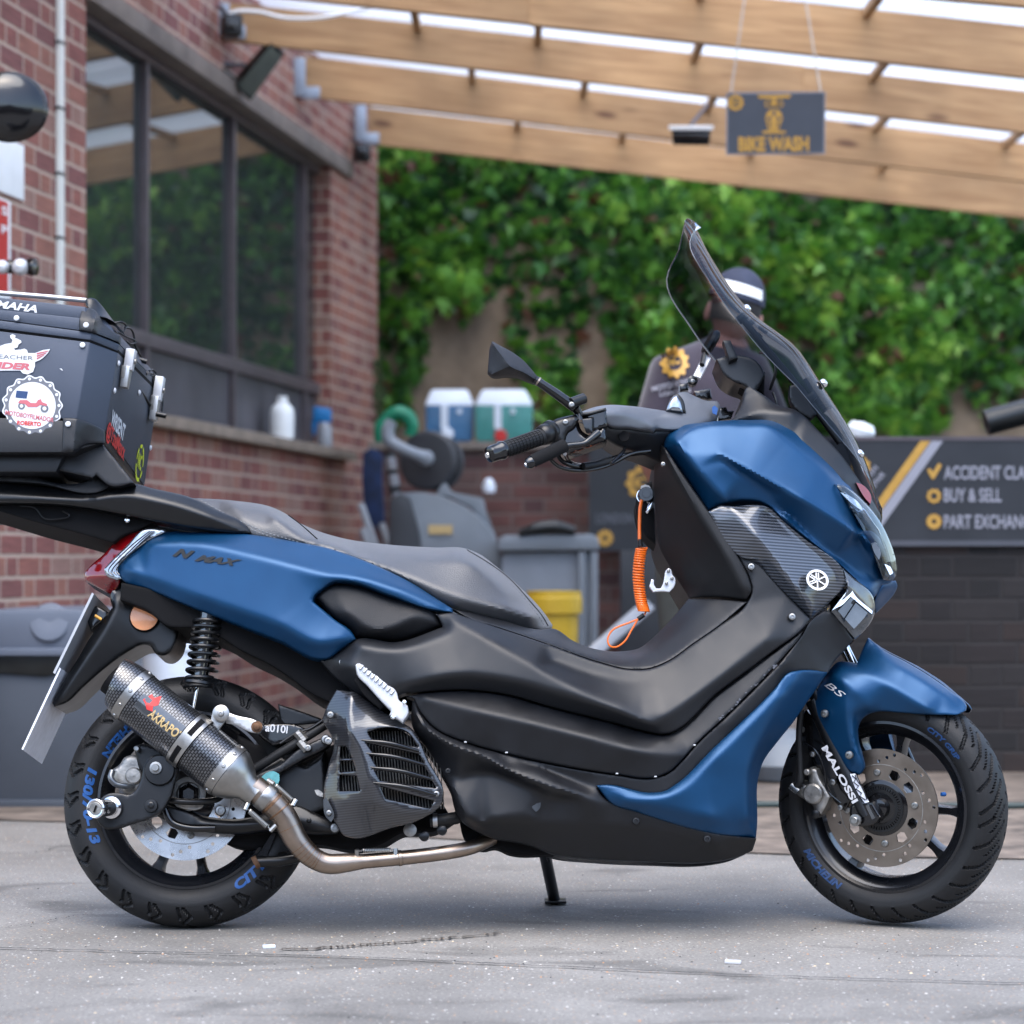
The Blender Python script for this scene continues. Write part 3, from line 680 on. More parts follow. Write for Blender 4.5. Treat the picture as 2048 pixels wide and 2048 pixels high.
crack('ground_stain', [(560,1898),(640,1895),(720,1889),(800,1884),(870,1877),(930,1872),(1000,1864)], .006, 'wet_dark', jit=.012)
crack('ground_crack', [(-40,1860),(40,1850),(120,1835),(190,1826)], .0014, 'crack_dark', jit=.010)
crack('ground_crack', [(-40,1700),(60,1706),(130,1690),(240,1700)], .0016, 'crack_dark', jit=.010)
# gravel and grit scattered on the concrete: uncountable
mb = MB(); gm_ = []
for i in range(800):
    u = rr_.uniform(-60, 2110); v = rr_.choice((rr_.uniform(1650, 2060), rr_.uniform(1850, 1960))); p = G(u, v, 0); s = rr_.uniform(.0008, .0028)*(1.4 if rr_.random() < .08 else 1)
    a = rr_.uniform(0, 6.28); k = len(mb.v); h = s*.7
    vv = [p+Vector((math.cos(a+q)*s*(1 if q % 2 else 1.5), math.sin(a+q)*s, 0)) for q in (0, 1.57, 3.14, 4.71)]+[p+Vector((0, 0, h))]
    mb.add(vv, [(0,1,4),(1,2,4),(2,3,4),(3,0,4)]); gm_ += [rr_.choice((0,0,0,1,2,3))]*4
for nm, c in (('grit_pale',(.42,.40,.37)),('grit_rust',(.34,.17,.08)),('grit_tan',(.45,.36,.24)),('grit_dark',(.05,.05,.05))): mat(nm, c, .8, noise=.3, nscale=40)
prop(obj('grit', mb.v, mb.f, 'grit_pale', None, smooth=False, mats=['grit_pale','grit_rust','grit_tan','grit_dark'], mi=gm_), 'loose grit scattered over the grey concrete', 'grit', kind='stuff')
q = G(1466, 1928, 0); g_, f_ = box_geo(q+Vector((0,0,.004)), .030, .008, .007, Matrix.Rotation(R(-18),3,'Z'), .002)
prop(obj('stone_chip', g_, f_, 'print_white'), 'small white chip lying on the concrete in front of the scooter', 'stone')
q = G(538, 1896, 0); g_, f_ = box_geo(q+Vector((0,0,.003)), .024, .012, .006, Matrix.Rotation(R(12),3,'Z'), .002)
prop(obj('stone_chip', g_, f_, 'frosted_white'), 'pale flake of stone at the end of the dark stain', 'stone')
g = tube('garden_hose', [G(1500,1610,.012), G(1560,1609,.012), G(1700,1613,.012), G(1850,1612,.012), G(2060,1612,.012), G(2300,1614,.012)], .011, 'hose_green')
prop(g, 'thin dark green hose lying along the ground behind the front wheel', 'hose')

# ---- brick building at the left
def WD(u): return 8.82*1730/(1820-u)
def WP(u, v): return P(u, v, WD(u))
w0 = WP(0, HZ); w1 = WP(755, HZ); wt = (w1-w0); wt.z = 0; wt.normalize(); wnm = Vector((wt.y, -wt.x, 0))
if wnm.x < 0: wnm = -wnm
def WU(u): return (WP(u, HZ)-w0).dot(wt)
def WX(s, z, off=0): p = w0+wt*s+wnm*off; return Vector((p.x, p.y, z))
bd = root('brick_building', WX(WU(300), 0), 'red brick building with a wide dark window on the left of the yard', 'building')
s_l, s_a, s_b, s_e = WU(-700), WU(172), WU(661), WU(755)
ZT, ZS, ZL = 5.2, 1.27, 2.885
mb = MB()
def wq(s0, z0, s1, z1, off=0, dx=0):
    mb.add([WX(s0,z0,off), WX(s1,z0,off), WX(s1,z1,off), WX(s0,z1,off)], [(0,1,2,3)], [(s0,z0),(s1,z0),(s1,z1),(s0,z1)])
wq(s_l, 0, s_a, ZT); wq(s_b, 0, s_e, ZT); wq(s_a, 0, s_b, ZS); wq(s_a, ZL, s_b, ZT)
# reveals (depth .085) and the end return
for s in (s_a, s_b): mb.add([WX(s,ZS,0), WX(s,ZS,-.12), WX(s,ZL,-.12), WX(s,ZL,0)], [(0,1,2,3)], [(0,ZS),(.12,ZS),(.12,ZL),(0,ZL)])
mb.add([WX(s_e,0,0), WX(s_e,0,-4), WX(s_e,ZT,-4), WX(s_e,ZT,0)], [(0,1,2,3)], [(0,0),(4,0),(4,ZT),(0,ZT)])
mb.build('wall', 'red_brick', bd, smooth=False)
def wbox(name, s0, s1, z0, z1, o0, o1, mt, par, bev=.004):
    v, f = hexa([WX(s0,z0,o0), WX(s1,z0,o0), WX(s1,z1,o0), WX(s0,z1,o0), WX(s0,z0,o1), WX(s1,z0,o1), WX(s1,z1,o1), WX(s0,z1,o1)], bev); return obj(name, v, f, mt, par)
wbox('lintel', s_a-.02, WU(697), 2.805, ZL+.003, -.14, .030, 'stone_lintel', bd)
wbox('sill', s_a-.02, WU(690), 1.268, 1.318, -.11, .07, 'stone_sill', bd)
win = root('window', (0,0,0), None, None); attach(win, bd)
GO = -.075
wbox('pane', s_a-.02, s_b+.02, 1.64, 2.81, GO-.02, GO-.012, 'window_glass', win, 0)
wbox('panel', s_a-.02, s_b+.02, 1.31, 1.62, GO-.02, GO-.008, 'window_panel', win, 0)
wbox('frame', s_a, s_b, 1.605, 1.665, GO-.03, GO+.02, 'brown_frame', win)
wbox('frame', s_a, s_b, 2.77, 2.806, GO-.03, GO+.02, 'brown_frame', win)
wbox('frame', s_a, s_b, 1.316, 1.345, GO-.03, GO+.02, 'brown_frame', win)
for u in (176, 324, 495, 634):
    s = WU(u); wbox('mullion', s-.022, s+.022, 1.34, 2.775, GO-.03, GO+.018, 'brown_frame', win)
for i in range(0):
    s = s_a; wbox('panel_rib', s-.004, s+.004, 1.34, 1.61, GO-.012, GO-.002, 'dark_room', win, 0)
# conduit and signs on the near brickwork
cd = root('conduit', WX(WU(115),2.2), 'white plastic cable conduit running up the brick wall', 'conduit')
wbox('conduit_tube', WU(110.5), WU(120), 1.4, 4.0, .001, .018, 'conduit_white', cd, .003)
for v in (86, 217, 348, 476):
    z = CAMH+(HZ-v)*WD(115)/FPX; wbox('clip', WU(109), WU(121), z-.004, z+.004, .0, .021, 'washer_dark', cd, .001)
sg = wbox('white_sign', WU(-90), WU(44), CAMH+(HZ-400)*WD(40)/FPX, CAMH+(HZ-290)*WD(40)/FPX, .002, .008, 'white_paint', None, .001); prop(sg, 'white board fixed to the brick wall above the red notice', 'sign')
rs = root('red_notice', WX(WU(0),1.9), 'red and white notice on the brick wall behind the top case', 'sign')
wbox('board', WU(-90), WU(18), CAMH+(HZ-640)*WD(10)/FPX, CAMH+(HZ-401)*WD(10)/FPX, .001, .006, 'white_paint', rs, .001)
wbox('red_field', WU(-84), WU(12), CAMH+(HZ-590)*WD(10)/FPX, CAMH+(HZ-405)*WD(10)/FPX, .006, .008, 'print_red', rs, 0)
wq_ = lambda u0, v0, hh: (lambda x, y: WX(WU(u0)+x, CAMH+(HZ-v0)*WD(10)/FPX+y, .0095))
for vv, s in ((432,'S'),(470,'P')):
    text_obj('notice_letter', s, .028, wq_(-2, vv, 0), 'white_paint', rs, bold=.02, width=.055)
# bottles on the sill
def onsill(u, off=.02): p = WP(u, 900); s = WU(u); return WX(s, 1.3185, off)
c = onsill(556)
bt = lathe('white_bottle', [(.001,0),(.055,.0),(.058,.01),(.058,.12),(.052,.15),(.030,.172),(.024,.176),(.026,.178),(.026,.205),(.001,.207)], c, (0,0,1), 'white_paint', None, 28); prop(bt, 'plain white bottle standing on the window sill', 'bottle')
c = onsill(642); sp_ = root('spray_bottle', c, 'spray bottle with a bright blue trigger on the window sill', 'bottle')
lathe('bottle_body', [(.001,0),(.038,0),(.040,.01),(.040,.09),(.028,.12),(.018,.13),(.001,.131)], c, (0,0,1), 'clear_bottle', sp_, 24)
v, f = hexa([c+Vector((-.060,-.02,.13)), c+Vector((.035,-.02,.125)), c+Vector((.035,-.02,.20)), c+Vector((-.060,-.02,.215)), c+Vector((-.060,.02,.13)), c+Vector((.035,.02,.125)), c+Vector((.035,.02,.20)), c+Vector((-.060,.02,.215))], .014); obj('spray_head', v, f, 'cyan_plastic', sp_)
tube('trigger', [c+Vector((-.045,0,.16)), c+Vector((-.055,0,.11)), c+Vector((-.056,0,.065))], [.018,.015,.010], 'cyan_plastic', sp_, 12)

# ---- canopy
cpv = root('timber_canopy', (0, 6, 0), 'open timber canopy of sloping pine joists with a clear roof', 'canopy')
def beam(D, lu, lt, lb, ru, rt, rb_, joint=None):
    th = .047; a0 = P(lu, lt, D); a1 = P(lu, lb, D); b0 = P(ru, rt, D); b1 = P(ru, rb_, D)
    ext = 1.25; b0 = a0+(b0-a0)*ext; b1 = a1+(b1-a1)*ext; dy = Vector((0, th, 0)); ln = (b0-a0).length; h = (a0-a1).length
    mb = MB(); o_ = rng.uniform(0, 20)
    segs = [0, 1] if joint is None else [0, joint, 1]
    for i in range(len(segs)-1):
        s0, s1 = segs[i], segs[i+1]; sh = Vector((0, -.004*i, -.004*i)); oo = o_+i*7.3
        q = [a1.lerp(b1, s0)+sh, a1.lerp(b1, s1)+sh, a0.lerp(b0, s1)+sh, a0.lerp(b0, s0)+sh]; r_ = [p+dy for p in q]
        x0, x1 = s0*ln+oo, s1*ln+oo
        mb.add(q, [(0,1,2,3)], [(x0,0),(x1,0),(x1,h),(x0,h)]); mb.add(r_, [(3,2,1,0)], [(x0,3),(x1,3),(x1,3+h),(x0,3+h)])
        mb.add([q[0],q[1],r_[1],r_[0]], [(3,2,1,0)], [(x0,1),(x1,1),(x1,1+th),(x0,1+th)]); mb.add([q[3],q[2],r_[2],r_[3]], [(0,1,2,3)], [(x0,2),(x1,2),(x1,2+th),(x0,2+th)])
        mb.add([q[0],q[3],r_[3],r_[0]], [(0,1,2,3)], [(x0,4),(x0+h,4),(x0+h,4+th),(x0,4+th)]); mb.add([q[1],q[2],r_[2],r_[1]], [(3,2,1,0)], [(x0,5),(x0+h,5),(x0+h,5+th),(x0,5+th)])
    mb.build('joist', 'pine', cpv, smooth=False)
BM = [(13.7,737,214,287,2048,362,435,None),(12.45,597,110,191,2048,285,361,.48),(11.1,445,4,79,2048,180,263,.58),(9.85,271,-140,-38,2048,50,152,.355),(8.6,46,-290,-170,2048,-108,11,None),(7.4,-270,-480,-345,2048,-270,-135,None)]
for b_ in BM: beam(*b_)
def noggin(i, u, k=.0):
    a = BM[i+1]; b_ = BM[i]          # a nearer
    def top(bm, X):
        D = bm[0]; uu = CX+X*FPX/D; t = (uu-bm[1])/(bm[4]-bm[1]); return CAMH+(HZ-(bm[2]+(bm[5]-bm[2])*t))*D/FPX
    X = (u-CX)*b_[0]/FPX; z0, z1 = top(a, X)-.004, top(b_, X)-.004; h = .034; th = .016; y0, y1 = a[0]-DIST+.049, b_[0]-DIST-.002
    V = [(X-th,y0,z0-h),(X+th,y0,z0-h),(X+th,y0,z0),(X-th,y0,z0),(X-th,y1,z1-h),(X+th,y1,z1-h),(X+th,y1,z1),(X-th,y1,z1)]
    L1 = y1-y0; ff = [((0,1,2,3)),((7,6,5,4)),((0,4,5,1)),((1,5,6,2)),((2,6,7,3)),((3,7,4,0))]
    mb = MB()
    for q in ff: mb.add([V[k_] for k_ in q], [(0,1,2,3)], [(0,0),(L1,0),(L1,h),(0,h)])
    mb.build('noggin', 'pine', cpv, smooth=False)
for i, us in ((0,(1035,1243,1500,1762)),(1,(945,1166,1415,1750,2010)),(2,(835,1075,1388,1745)),(3,(760,1075,1400,1733)),(4,(700,1075,1450,1733))):
    for u in us: noggin(i, u)
def rz(x): return 3.315-.120*(x+.8)
V = []; F = []; nx = 260
xs = np.linspace(-2.6, 5.2, nx); ys = [2.2, 5, 7.5, 9.3]
# corrugations run with the fall
for i, y in enumerate(np.linspace(2.2, 9.3, nx)):
    z = .018*math.sin(i*1.35)
    for x in (-2.35+.16*(y-2.2), 1.2, 5.4): V.append((x, y, rz(x)+z))
for i in range(nx-1):
    for k in range(2): a = i*3+k; F.append((a, a+1, a+4, a+3))
obj('roof_sheet', V, F, 'roof_sheet', cpv)
# joist hangers
for D, u, v0, v1 in ((13.68,722,212,285),(12.43,600,118,195),(11.08,447,10,75)):
    hp = root('joist_hanger', (0,0,0), None, None); attach(hp, cpv)
    z0, z1 = CAMH+(HZ-v1)*D/FPX, CAMH+(HZ-v0)*D/FPX; x = (u-CX)*D/FPX
    obj('hanger_plate', *box_geo((x, D-DIST-.035, (z0+z1)/2), .06, .012, z1-z0, None, .003), 'galvanised', hp)
    obj('hanger_shoe', *box_geo((x+.05, D-DIST-.012, z0+.02), .10, .022, .06, None, .004), 'galvanised', hp)
g = tube('white_cable', spline([P(455,30,10.9), P(478,22,10.9), P(520,24,10.9), P(560,34,10.9), P(600,37,10.9), P(650,34,10.9), P(700,24,10.9), P(745,14,10.9), P(790,2,10.9), P(840,-20,10.9)], 6), .008, 'white_paint'); prop(g, 'thin white cable looping along the second joist', 'cable')
# lamps and speakers
def blackbox(name, u, v, D, w, h, label, cat):
    o_ = root(name, P(u, v, D), label, cat)
    obj('housing', *box_geo(P(u, v, D), w*D/FPX, .10, h*D/FPX, Matrix.Rotation(R(20),3,'Z'), .012), 'satin_black', o_)
    lathe('lens', [(w*.3*D/FPX,0),(w*.28*D/FPX,.012),(.0001,.014)], P(u, v, D)+Vector((.01,-.06,0)), (.3,-1,0), 'gloss_black', o_, 20)
    tube('bracket', [P(u-w*.3, v-h*.6, D), P(u-w*.55, v-h*.9, D+.1)], .010, 'satin_black', o_, 8)
blackbox('wall_speaker', 463, 52, 10.9, 38, 42, 'small black speaker under the first joist end', 'speaker')
blackbox('wall_camera', 723, 308, 13.5, 30, 34, 'black camera at the top corner of the brick building', 'camera')
fl = root('floodlight', P(518,145,11.2), 'tilted black floodlight with a grey green face over the window', 'floodlight')
a = [P(541,92,11.1), P(566,110,11.15), P(503,197,11.25), P(474,170,11.2)]
nn = (a[1]-a[0]).cross(a[2]-a[0]).normalized(); nn = nn if nn.y < 0 else -nn
ctr = sum(a, Vector())/4
v, f = hexa([ctr+(p-ctr)*1.12 for p in a]+[ctr+(p-ctr)*1.0-nn*.06 for p in a], .006); obj('housing', v, f, 'satin_black', fl)
v, f = hexa([p+nn*.006 for p in a]+[p-nn*.006 for p in a], .002); obj('glass', v, f, 'lamp_glass', fl)
tube('bracket', [P(490,130,11.25), P(436,128,11.1), P(434,132,11.05)], .010, 'satin_black', fl, 8)
tube('lamp_cable', spline([P(436,130,11.1), P(462,150,11.1), P(480,165,11.15)], 5), .006, 'satin_black', fl, 8)
fl2 = root('floodlight', P(1382,270,10.6), 'flat black floodlight with a pale rim hanging beside the bike wash sign', 'floodlight')
v, f = hexa([P(1343,258,10.5),P(1422,258,10.5),P(1419,291,10.5),P(1346,290,10.5),P(1343,258,10.62),P(1422,258,10.62),P(1419,291,10.62),P(1346,290,10.62)], .006); obj('housing', v, f, 'gloss_black', fl2)
v, f = hexa([P(1337,251,10.47),P(1427,251,10.47),P(1426,260,10.47),P(1339,260,10.47),P(1337,251,10.64),P(1427,251,10.64),P(1426,260,10.64),P(1339,260,10.64)], .003); obj('rim', v, f, 'white_paint', fl2)
tube('strut', [P(1382,250,10.56), P(1415,210,10.9)], .009, 'brown_frame', fl2, 8)
# bike wash sign
bw = root('bike_wash_sign', P(1551,247,9.6), 'slate grey BIKE WASH sign with yellow lettering hanging on two chains', 'sign')
DS = 9.6
v, f = hexa([P(1452,310,DS),P(1650,308,DS),P(1651,183,DS),P(1453,185,DS),P(1452,310,DS+.012),P(1650,308,DS+.012),P(1651,183,DS+.012),P(1453,185,DS+.012)], 0); obj('sign_edge', v, f, 'sign_edge', bw, smooth=False)
v, f = hexa([P(1455,307,DS-.001),P(1647,305,DS-.001),P(1648,186,DS-.001),P(1456,188,DS-.001),P(1455,307,DS+.008),P(1647,305,DS+.008),P(1648,186,DS+.008),P(1456,188,DS+.008)], 0); obj('sign_face', v, f, 'sign_slate', bw, smooth=False)
PD = lambda D: (lambda u, v, w: P(u, v, D))
text_px('sign_text', 'BIKE WASH', 1477, 302, 0, 27, 'print_gold', bw, -.5, fn=PD(DS-.003), bold=.045, width=141)
def gear(name, cx, cy, ro, ri, n_, D, mt, par, letters=None, ry=1.0, rot=0):
    ol = []
    for i in range(n_*4):
        r_ = ro if i % 4 in (1, 2) else ro*.84; a = 2*math.pi*i/(n_*4)+rot; ol.append((cx+r_*math.cos(a), cy+r_*ry*math.sin(a)))
    A = np.array(ol); hole = np.array(circ(cx, cy, ri, 24)); hole[:, 1] = cy+(hole[:, 1]-cy)*ry
    pts = [tuple(p) for p in A]+[tuple(p) for p in hole]; na = len(A); ed = [(i, (i+1) % na) for i in range(na)]+[(na+i, na+(i+1) % 24) for i in range(24)]
    Vv, Ff, _ = cdt(pts, ed); cen = np.array([Vv[q].mean(0) for q in Ff]); ok = inside(A, cen) & ~inside(hole, cen)
    o_ = obj(name, [P(p[0], p[1], D) for p in Vv], [q for q, k in zip(Ff, ok) if k], mt, par, smooth=False)
    if letters: text_px(name+'_letters', letters, cx-ri*.85, cy+ri*.45*ry, 0, ri*.95*ry, mt, par, 0, fn=PD(D-.001), bold=.04, width=ri*1.7)
    return o_
gear('sign_gear', 1471, 205, 17, 9, 10, DS-.003, 'print_gold', bw, 'MC')
def shape(name, ol, D, mt, par):
    A = np.array(ol, float); Vv, Ff, _ = cdt([tuple(p) for p in A], [(i, (i+1) % len(A)) for i in range(len(A))]); cen = np.array([Vv[q].mean(0) for q in Ff]); ok = inside(A, cen)
    return obj(name, [P(p[0], p[1], D) for p in Vv], [q for q, k in zip(Ff, ok) if k], mt, par, smooth=False)
shape('sign_bar', [(1514,190),(1583,189),(1578,196),(1519,197)], DS-.003, 'print_gold', bw)
shape('sign_stem', [(1543,196),(1553,196),(1551,204),(1545,204)], DS-.003, 'print_gold', bw)
for k, (cx_, r_) in enumerate(((1536,7),(1560,7))): gear('sign_ring', cx_, 208, r_+.5, r_-2.6, 14, DS-.003, 'print_gold', bw)
shape('sign_ring_bar', [(1540,204),(1556,204),(1557,212),(1539,212)], DS-.003, 'print_gold', bw)
shape('sign_body', [(1543,218),(1553,218),(1563,226),(1565,238),(1560,252),(1558,261),(1537,261),(1534,250),(1531,238),(1533,226)], DS-.003, 'print_gold', bw)
shape('sign_body_detail', [(1546,221),(1551,221),(1551,229),(1548,233),(1545,229)], DS-.0045, 'sign_slate', bw)
for sx_ in (-1, 1):
    shape('sign_body_detail', [(1548+sx_*6,232),(1548+sx_*14,236),(1548+sx_*10,250),(1548+sx_*8,259),(1548+sx_*6,252)], DS-.0045, 'sign_slate', bw)
    shape('sign_body_line', [(1548+sx_*8,238),(1548+sx_*12,240),(1548+sx_*8.5,252)], DS-.006, 'print_gold', bw)
shape('sign_foot', [(1524,262),(1572,262),(1570,267),(1526,267)], DS-.003, 'print_gold', bw)
for a, b_ in (((1462,186),(1490,-8)), ((1641,185),(1609,-12))):
    p0, p1 = P(*a, 9.6), P(*b_, 9.8); n_ = 44; mb = MB()
    for i in range(n_):
        c0 = p0.lerp(p1, i/n_); c1 = p0.lerp(p1, (i+1.25)/n_); s = .004 if i % 2 else -.0; o_ = Vector((.004, 0, 0)) if i % 2 else Vector((0, .004, 0))
        mb.add(*tube_geo([c0-o_*0, c0.lerp(c1,.2)+o_, c0.lerp(c1,.8)+o_, c1], .0016, 5)); mb.add(*tube_geo([c0, c0.lerp(c1,.2)-o_, c0.lerp(c1,.8)-o_, c1], .0016, 5))
    mb.build('chain', 'steel', bw)

# ---- unseen building behind the camera, added to block low sky light
ob_ = root('unseen_sky_block', (0,-16,0), 'unseen brick building added behind the camera to block low sky light', 'building')
mb = MB(); mb.add([(-22,-16,0),(22,-16,0),(22,-16,4.4),(-22,-16,4.4)], [(3,2,1,0)], [(0,0),(44,0),(44,6.5),(0,6.5)]); mb.add([(-22,-16,4.4),(22,-16,4.4),(22,-19,4.4),(-22,-19,4.4)], [(0,1,2,3)], [(0,0),(44,0),(44,4),(0,4)]); mb.build('wall', 'old_brick', ob_, smooth=False)
for i in range(8):
    x = -17+i*4.9; wd_ = root('window', (0,0,0), None, None); attach(wd_, ob_)
    obj('frame', *box_geo((x,-15.97,2.4), 1.7, .05, 1.5), 'white_paint', wd_); obj('pane', *box_geo((x,-15.94,2.4), 1.55, .03, 1.35), 'window_glass', wd_)
# ---- far walls
def wallbox(name, x0, x1, y0, y1, z0, z1, mt, label, cat='wall', par=None, kind=None):
    mb = MB()
    mb.add([(x0,y0,z0),(x1,y0,z0),(x1,y0,z1),(x0,y0,z1)], [(0,1,2,3)], [(x0,z0),(x1,z0),(x1,z1),(x0,z1)])
    mb.add([(x0,y1,z0),(x1,y1,z0),(x1,y1,z1),(x0,y1,z1)], [(3,2,1,0)], [(x0,z0),(x1,z0),(x1,z1),(x0,z1)])
    mb.add([(x0,y0,z1),(x1,y0,z1),(x1,y1,z1),(x0,y1,z1)], [(0,1,2,3)], [(x0,0),(x1,0),(x1,y1-y0),(x0,y1-y0)])
    for x in (x0, x1): mb.add([(x,y0,z0),(x,y1,z0),(x,y1,z1),(x,y0,z1)], [(0,1,2,3)], [(y0,z0),(y1,z0),(y1,z1),(y0,z1)])
    o_ = mb.build(name, mt, par, smooth=False)
    if label: prop(o_, label, cat, kind=kind)
    return o_
wallbox('rendered_wall', -1.2, 7, 10.55, 10.85, 0, 4.6, 'wall_render', 'tall tan rendered wall overgrown with ivy at the back of the yard')
lw = root('low_brick_wall', (.6, 7.9, 0), 'low red brick wall with a worn coping below the ivy', 'wall')
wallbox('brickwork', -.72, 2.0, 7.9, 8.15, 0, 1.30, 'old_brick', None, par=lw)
v, f = box_geo((.64, 8.02, 1.322), 2.76, .31, .04, None, .008); obj('coping', v, f, 'stone_lintel', lw)
bwall = root('banner_wall', (2.4, 3.62, 0), 'sooty dark brick wall with advertising boards along its top', 'wall')
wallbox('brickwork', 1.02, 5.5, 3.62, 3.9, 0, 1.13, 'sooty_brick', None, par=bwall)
ab = root('advert_board', P(1900,985,8.6), 'black advertising board listing ACCIDENT CLAIMS, BUY & SELL and PART EXCHANGE', 'sign')
DB = 8.6
def bq(u0, v0, u1, v1, D0, D1, mt, par, nm):
    v, f = hexa([P(u0,v1,D0),P(u1,v1,D0),P(u1,v0,D0),P(u0,v0,D0),P(u0,v1,D1),P(u1,v1,D1),P(u1,v0,D1),P(u0,v0,D1)], 0); return obj(nm, v, f, mt, par, smooth=False)
bq(1620, 880, 2420, 1092, DB, DB+.018, 'banner_black', ab, 'board_panel')
bq(1620, 1081, 2420, 1092, DB-.004, DB+.01, 'banner_edge', ab, 'board_edge'); bq(1620, 873, 2420, 881, DB-.004, DB+.01, 'brown_frame', ab, 'board_edge')
shape('orange_stripe', [(1841,882),(1861,882),(1719,1080),(1699,1080)], DB-.006, 'print_gold', ab)
shape('silver_stripe', [(1863,882),(1886,882),(1744,1080),(1721,1080)], DB-.006, 'print_silver', ab)
for t, v, wd_ in (('ACCIDENT CLAIMS', 958, 196), ('BUY & SELL', 1003, 115), ('PART EXCHANGE', 1056, 186)):
    text_px('board_text', t, 1888, v, 0, 26, 'print_silver', ab, 0, fn=PD(DB-.006), bold=.02, width=wd_)
shape('tick_mark', [(1854,940),(1860,936),(1866,944),(1877,926),(1884,930),(1868,958),(1864,958)], DB-.006, 'print_gold', ab)
gear('coin_mark', 1868, 992, 15, 7, 9, DB-.006, 'print_gold', ab); gear('exchange_mark', 1868, 1043, 16, 5, 12, DB-.006, 'print_gold', ab)
gear('board_gear', 1722, 933, 20, 9, 9, DB-.006, 'print_gold', ab)
for k, t in enumerate(('CLAIM', 'REPAIR')): text_px('board_slant_text', t, 1728+k*14, 972+k*12, 0, 11, 'print_silver', ab, -50, fn=PD(DB-.006), bold=.02, width=46)
lb_ = root('london_board', P(1265,985,12.6), 'dark LONDON board with orange gear marks on the low brick wall', 'sign')
bq(1178, 872, 1420, 1102, 12.62, 12.66, 'banner_black', lb_, 'board_panel')
text_px('board_text', 'LONDON', 1192, 1046, 0, 19, 'print_grey', lb_, 0, fn=PD(12.61), bold=.02, width=74)
gear('board_gear', 1210, 1076, 17, 6, 10, 12.61, 'print_gold', lb_)
gear('board_gear', 1285, 965, 34, 21, 9, 12.61, 'print_gold', lb_, 'C')
# things on the banner wall
g = tube('rolled_sheet', [P(1972,846,8.75), P(2060,822,8.75), P(2200,800,8.8)], .045, 'bag_black', None, 20); prop(g, 'black rolled plastic sheet resting on top of the advertising wall', 'sheet')
g = lathe('white_cloth', [(.001,0),(.045,.005),(.052,.03),(.04,.055),(.001,.062)], P(1717,878,8.72), (.3,0,1), 'white_paint', None, 18); prop(g, 'small crumpled white cloth lying on the advertising wall', 'cloth')
dr = root('dark_door', (0.9,7.8,0), 'narrow dark panel leaning on the low brick wall', 'panel')
v, f = hexa([P(1240,1102,12.4),P(1400,1102,12.4),P(1400,1415,12.4),P(1240,1415,12.4),P(1240,1102,12.5),P(1400,1102,12.5),P(1400,1415,12.5),P(1240,1415,12.5)], .01); obj('panel_board', v, f, 'washer_dark', dr)

# ---- clutter by the low wall
def jerry(name, u0, u1, v0, v1, D, liq, label, knob, ky):
    o_ = root(name, P((u0+u1)/2, v1, D), label, 'canister'); w = .11; m_ = lambda u, v, d: P(u, v, D+d)
    vm = v0+(v1-v0)*.27
    k = .14*(u1-u0)
    v, f = hexa([m_(u0+3,v1,0),m_(u1-3,v1,0),m_(u1-1,vm,0),m_(u0+1,vm,0),m_(u0+3,v1,w*2),m_(u1-3,v1,w*2),m_(u1-1,vm,w*2),m_(u0+1,vm,w*2)], .022); obj('canister_body', v, f, liq, o_)
    v, f = hexa([m_(u0,vm+4,-.004),m_(u1,vm+4,-.004),m_(u1-k,v0,.03),m_(u0+k,v0,.03),m_(u0,vm+4,w*2),m_(u1,vm+4,w*2),m_(u1-k,v0,w*2-.03),m_(u0+k,v0,w*2-.03)], .016); obj('canister_shoulder', v, f, 'frosted_white', o_)
    uc = u0+(u1-u0)*.40; bq(uc-7, vm, uc+7, v1-26, D-.012, D+.02, 'frosted_white', o_, 'handle_recess')
    lathe('cap', [(.033,0),(.033,.02),(.028,.024),(.0001,.024)], P(uc+6, ky, D+.01), (0,-1,0), knob, o_, 20)
    lathe('spout_mark', [(.014,0),(.012,.008),(.0001,.009)], P(uc+30, v0+44, D+.0), (0,-1,0), 'frosted_white', o_, 14)
jerry('blue_canister', 849, 949, 779, 884, 13.0, 'blue_liquid', 'translucent canister of blue liquid on the low brick wall', 'frosted_white', 868)
jerry('green_canister', 948, 1067, 779, 884, 12.95, 'green_liquid', 'translucent canister of green liquid with a red cap on the low brick wall', 'print_red', 872)
pw = root('pressure_washer', P(880,1440,11.4), 'grey cabinet pressure washer standing by the low brick wall', 'pressure washer')
DW = 11.3
def trace(name, ol, D, t, mt, par, bev=.01):
    A = [P(u, v, D) for u, v in ol]; B_ = [p+Vector((0, t, 0)) for p in A]; n_ = len(A)
    bm = bmesh.new(); va = [bm.verts.new(p) for p in A]; vb = [bm.verts.new(p) for p in B_]; bm.faces.new(va[::-1]); bm.faces.new(vb)
    for i in range(n_): bm.faces.new((va[i], va[(i+1) % n_], vb[(i+1) % n_], vb[i]))
    bmesh.ops.recalc_face_normals(bm, faces=bm.faces)
    if bev: bmesh.ops.bevel(bm, geom=list(bm.edges), offset=bev, segments=2, affect='EDGES', profile=.6)
    bmesh.ops.triangulate(bm, faces=[q for q in bm.faces if len(q.verts) > 4])
    bm.verts.index_update(); v = [q.co.copy() for q in bm.verts]; f = [[x.index for x in q.verts] for q in bm.faces]; bm.free()
    return obj(name, v, f, mt, par)
trace('washer_body', [(800,986),(840,984),(880,990),(930,1012),(962,1036),(990,1070),(1004,1120),(1010,1260),(1010,1440),(800,1440),(790,1250)], DW, .4, 'washer_grey', pw, .012)
trace('washer_hood', [(872,988),(884,968),(892,966),(902,984),(966,997),(972,1026),(990,1070),(1000,1110),(980,1060),(940,1014),(900,994)], DW+.05, .3, 'washer_grey', pw, .004)
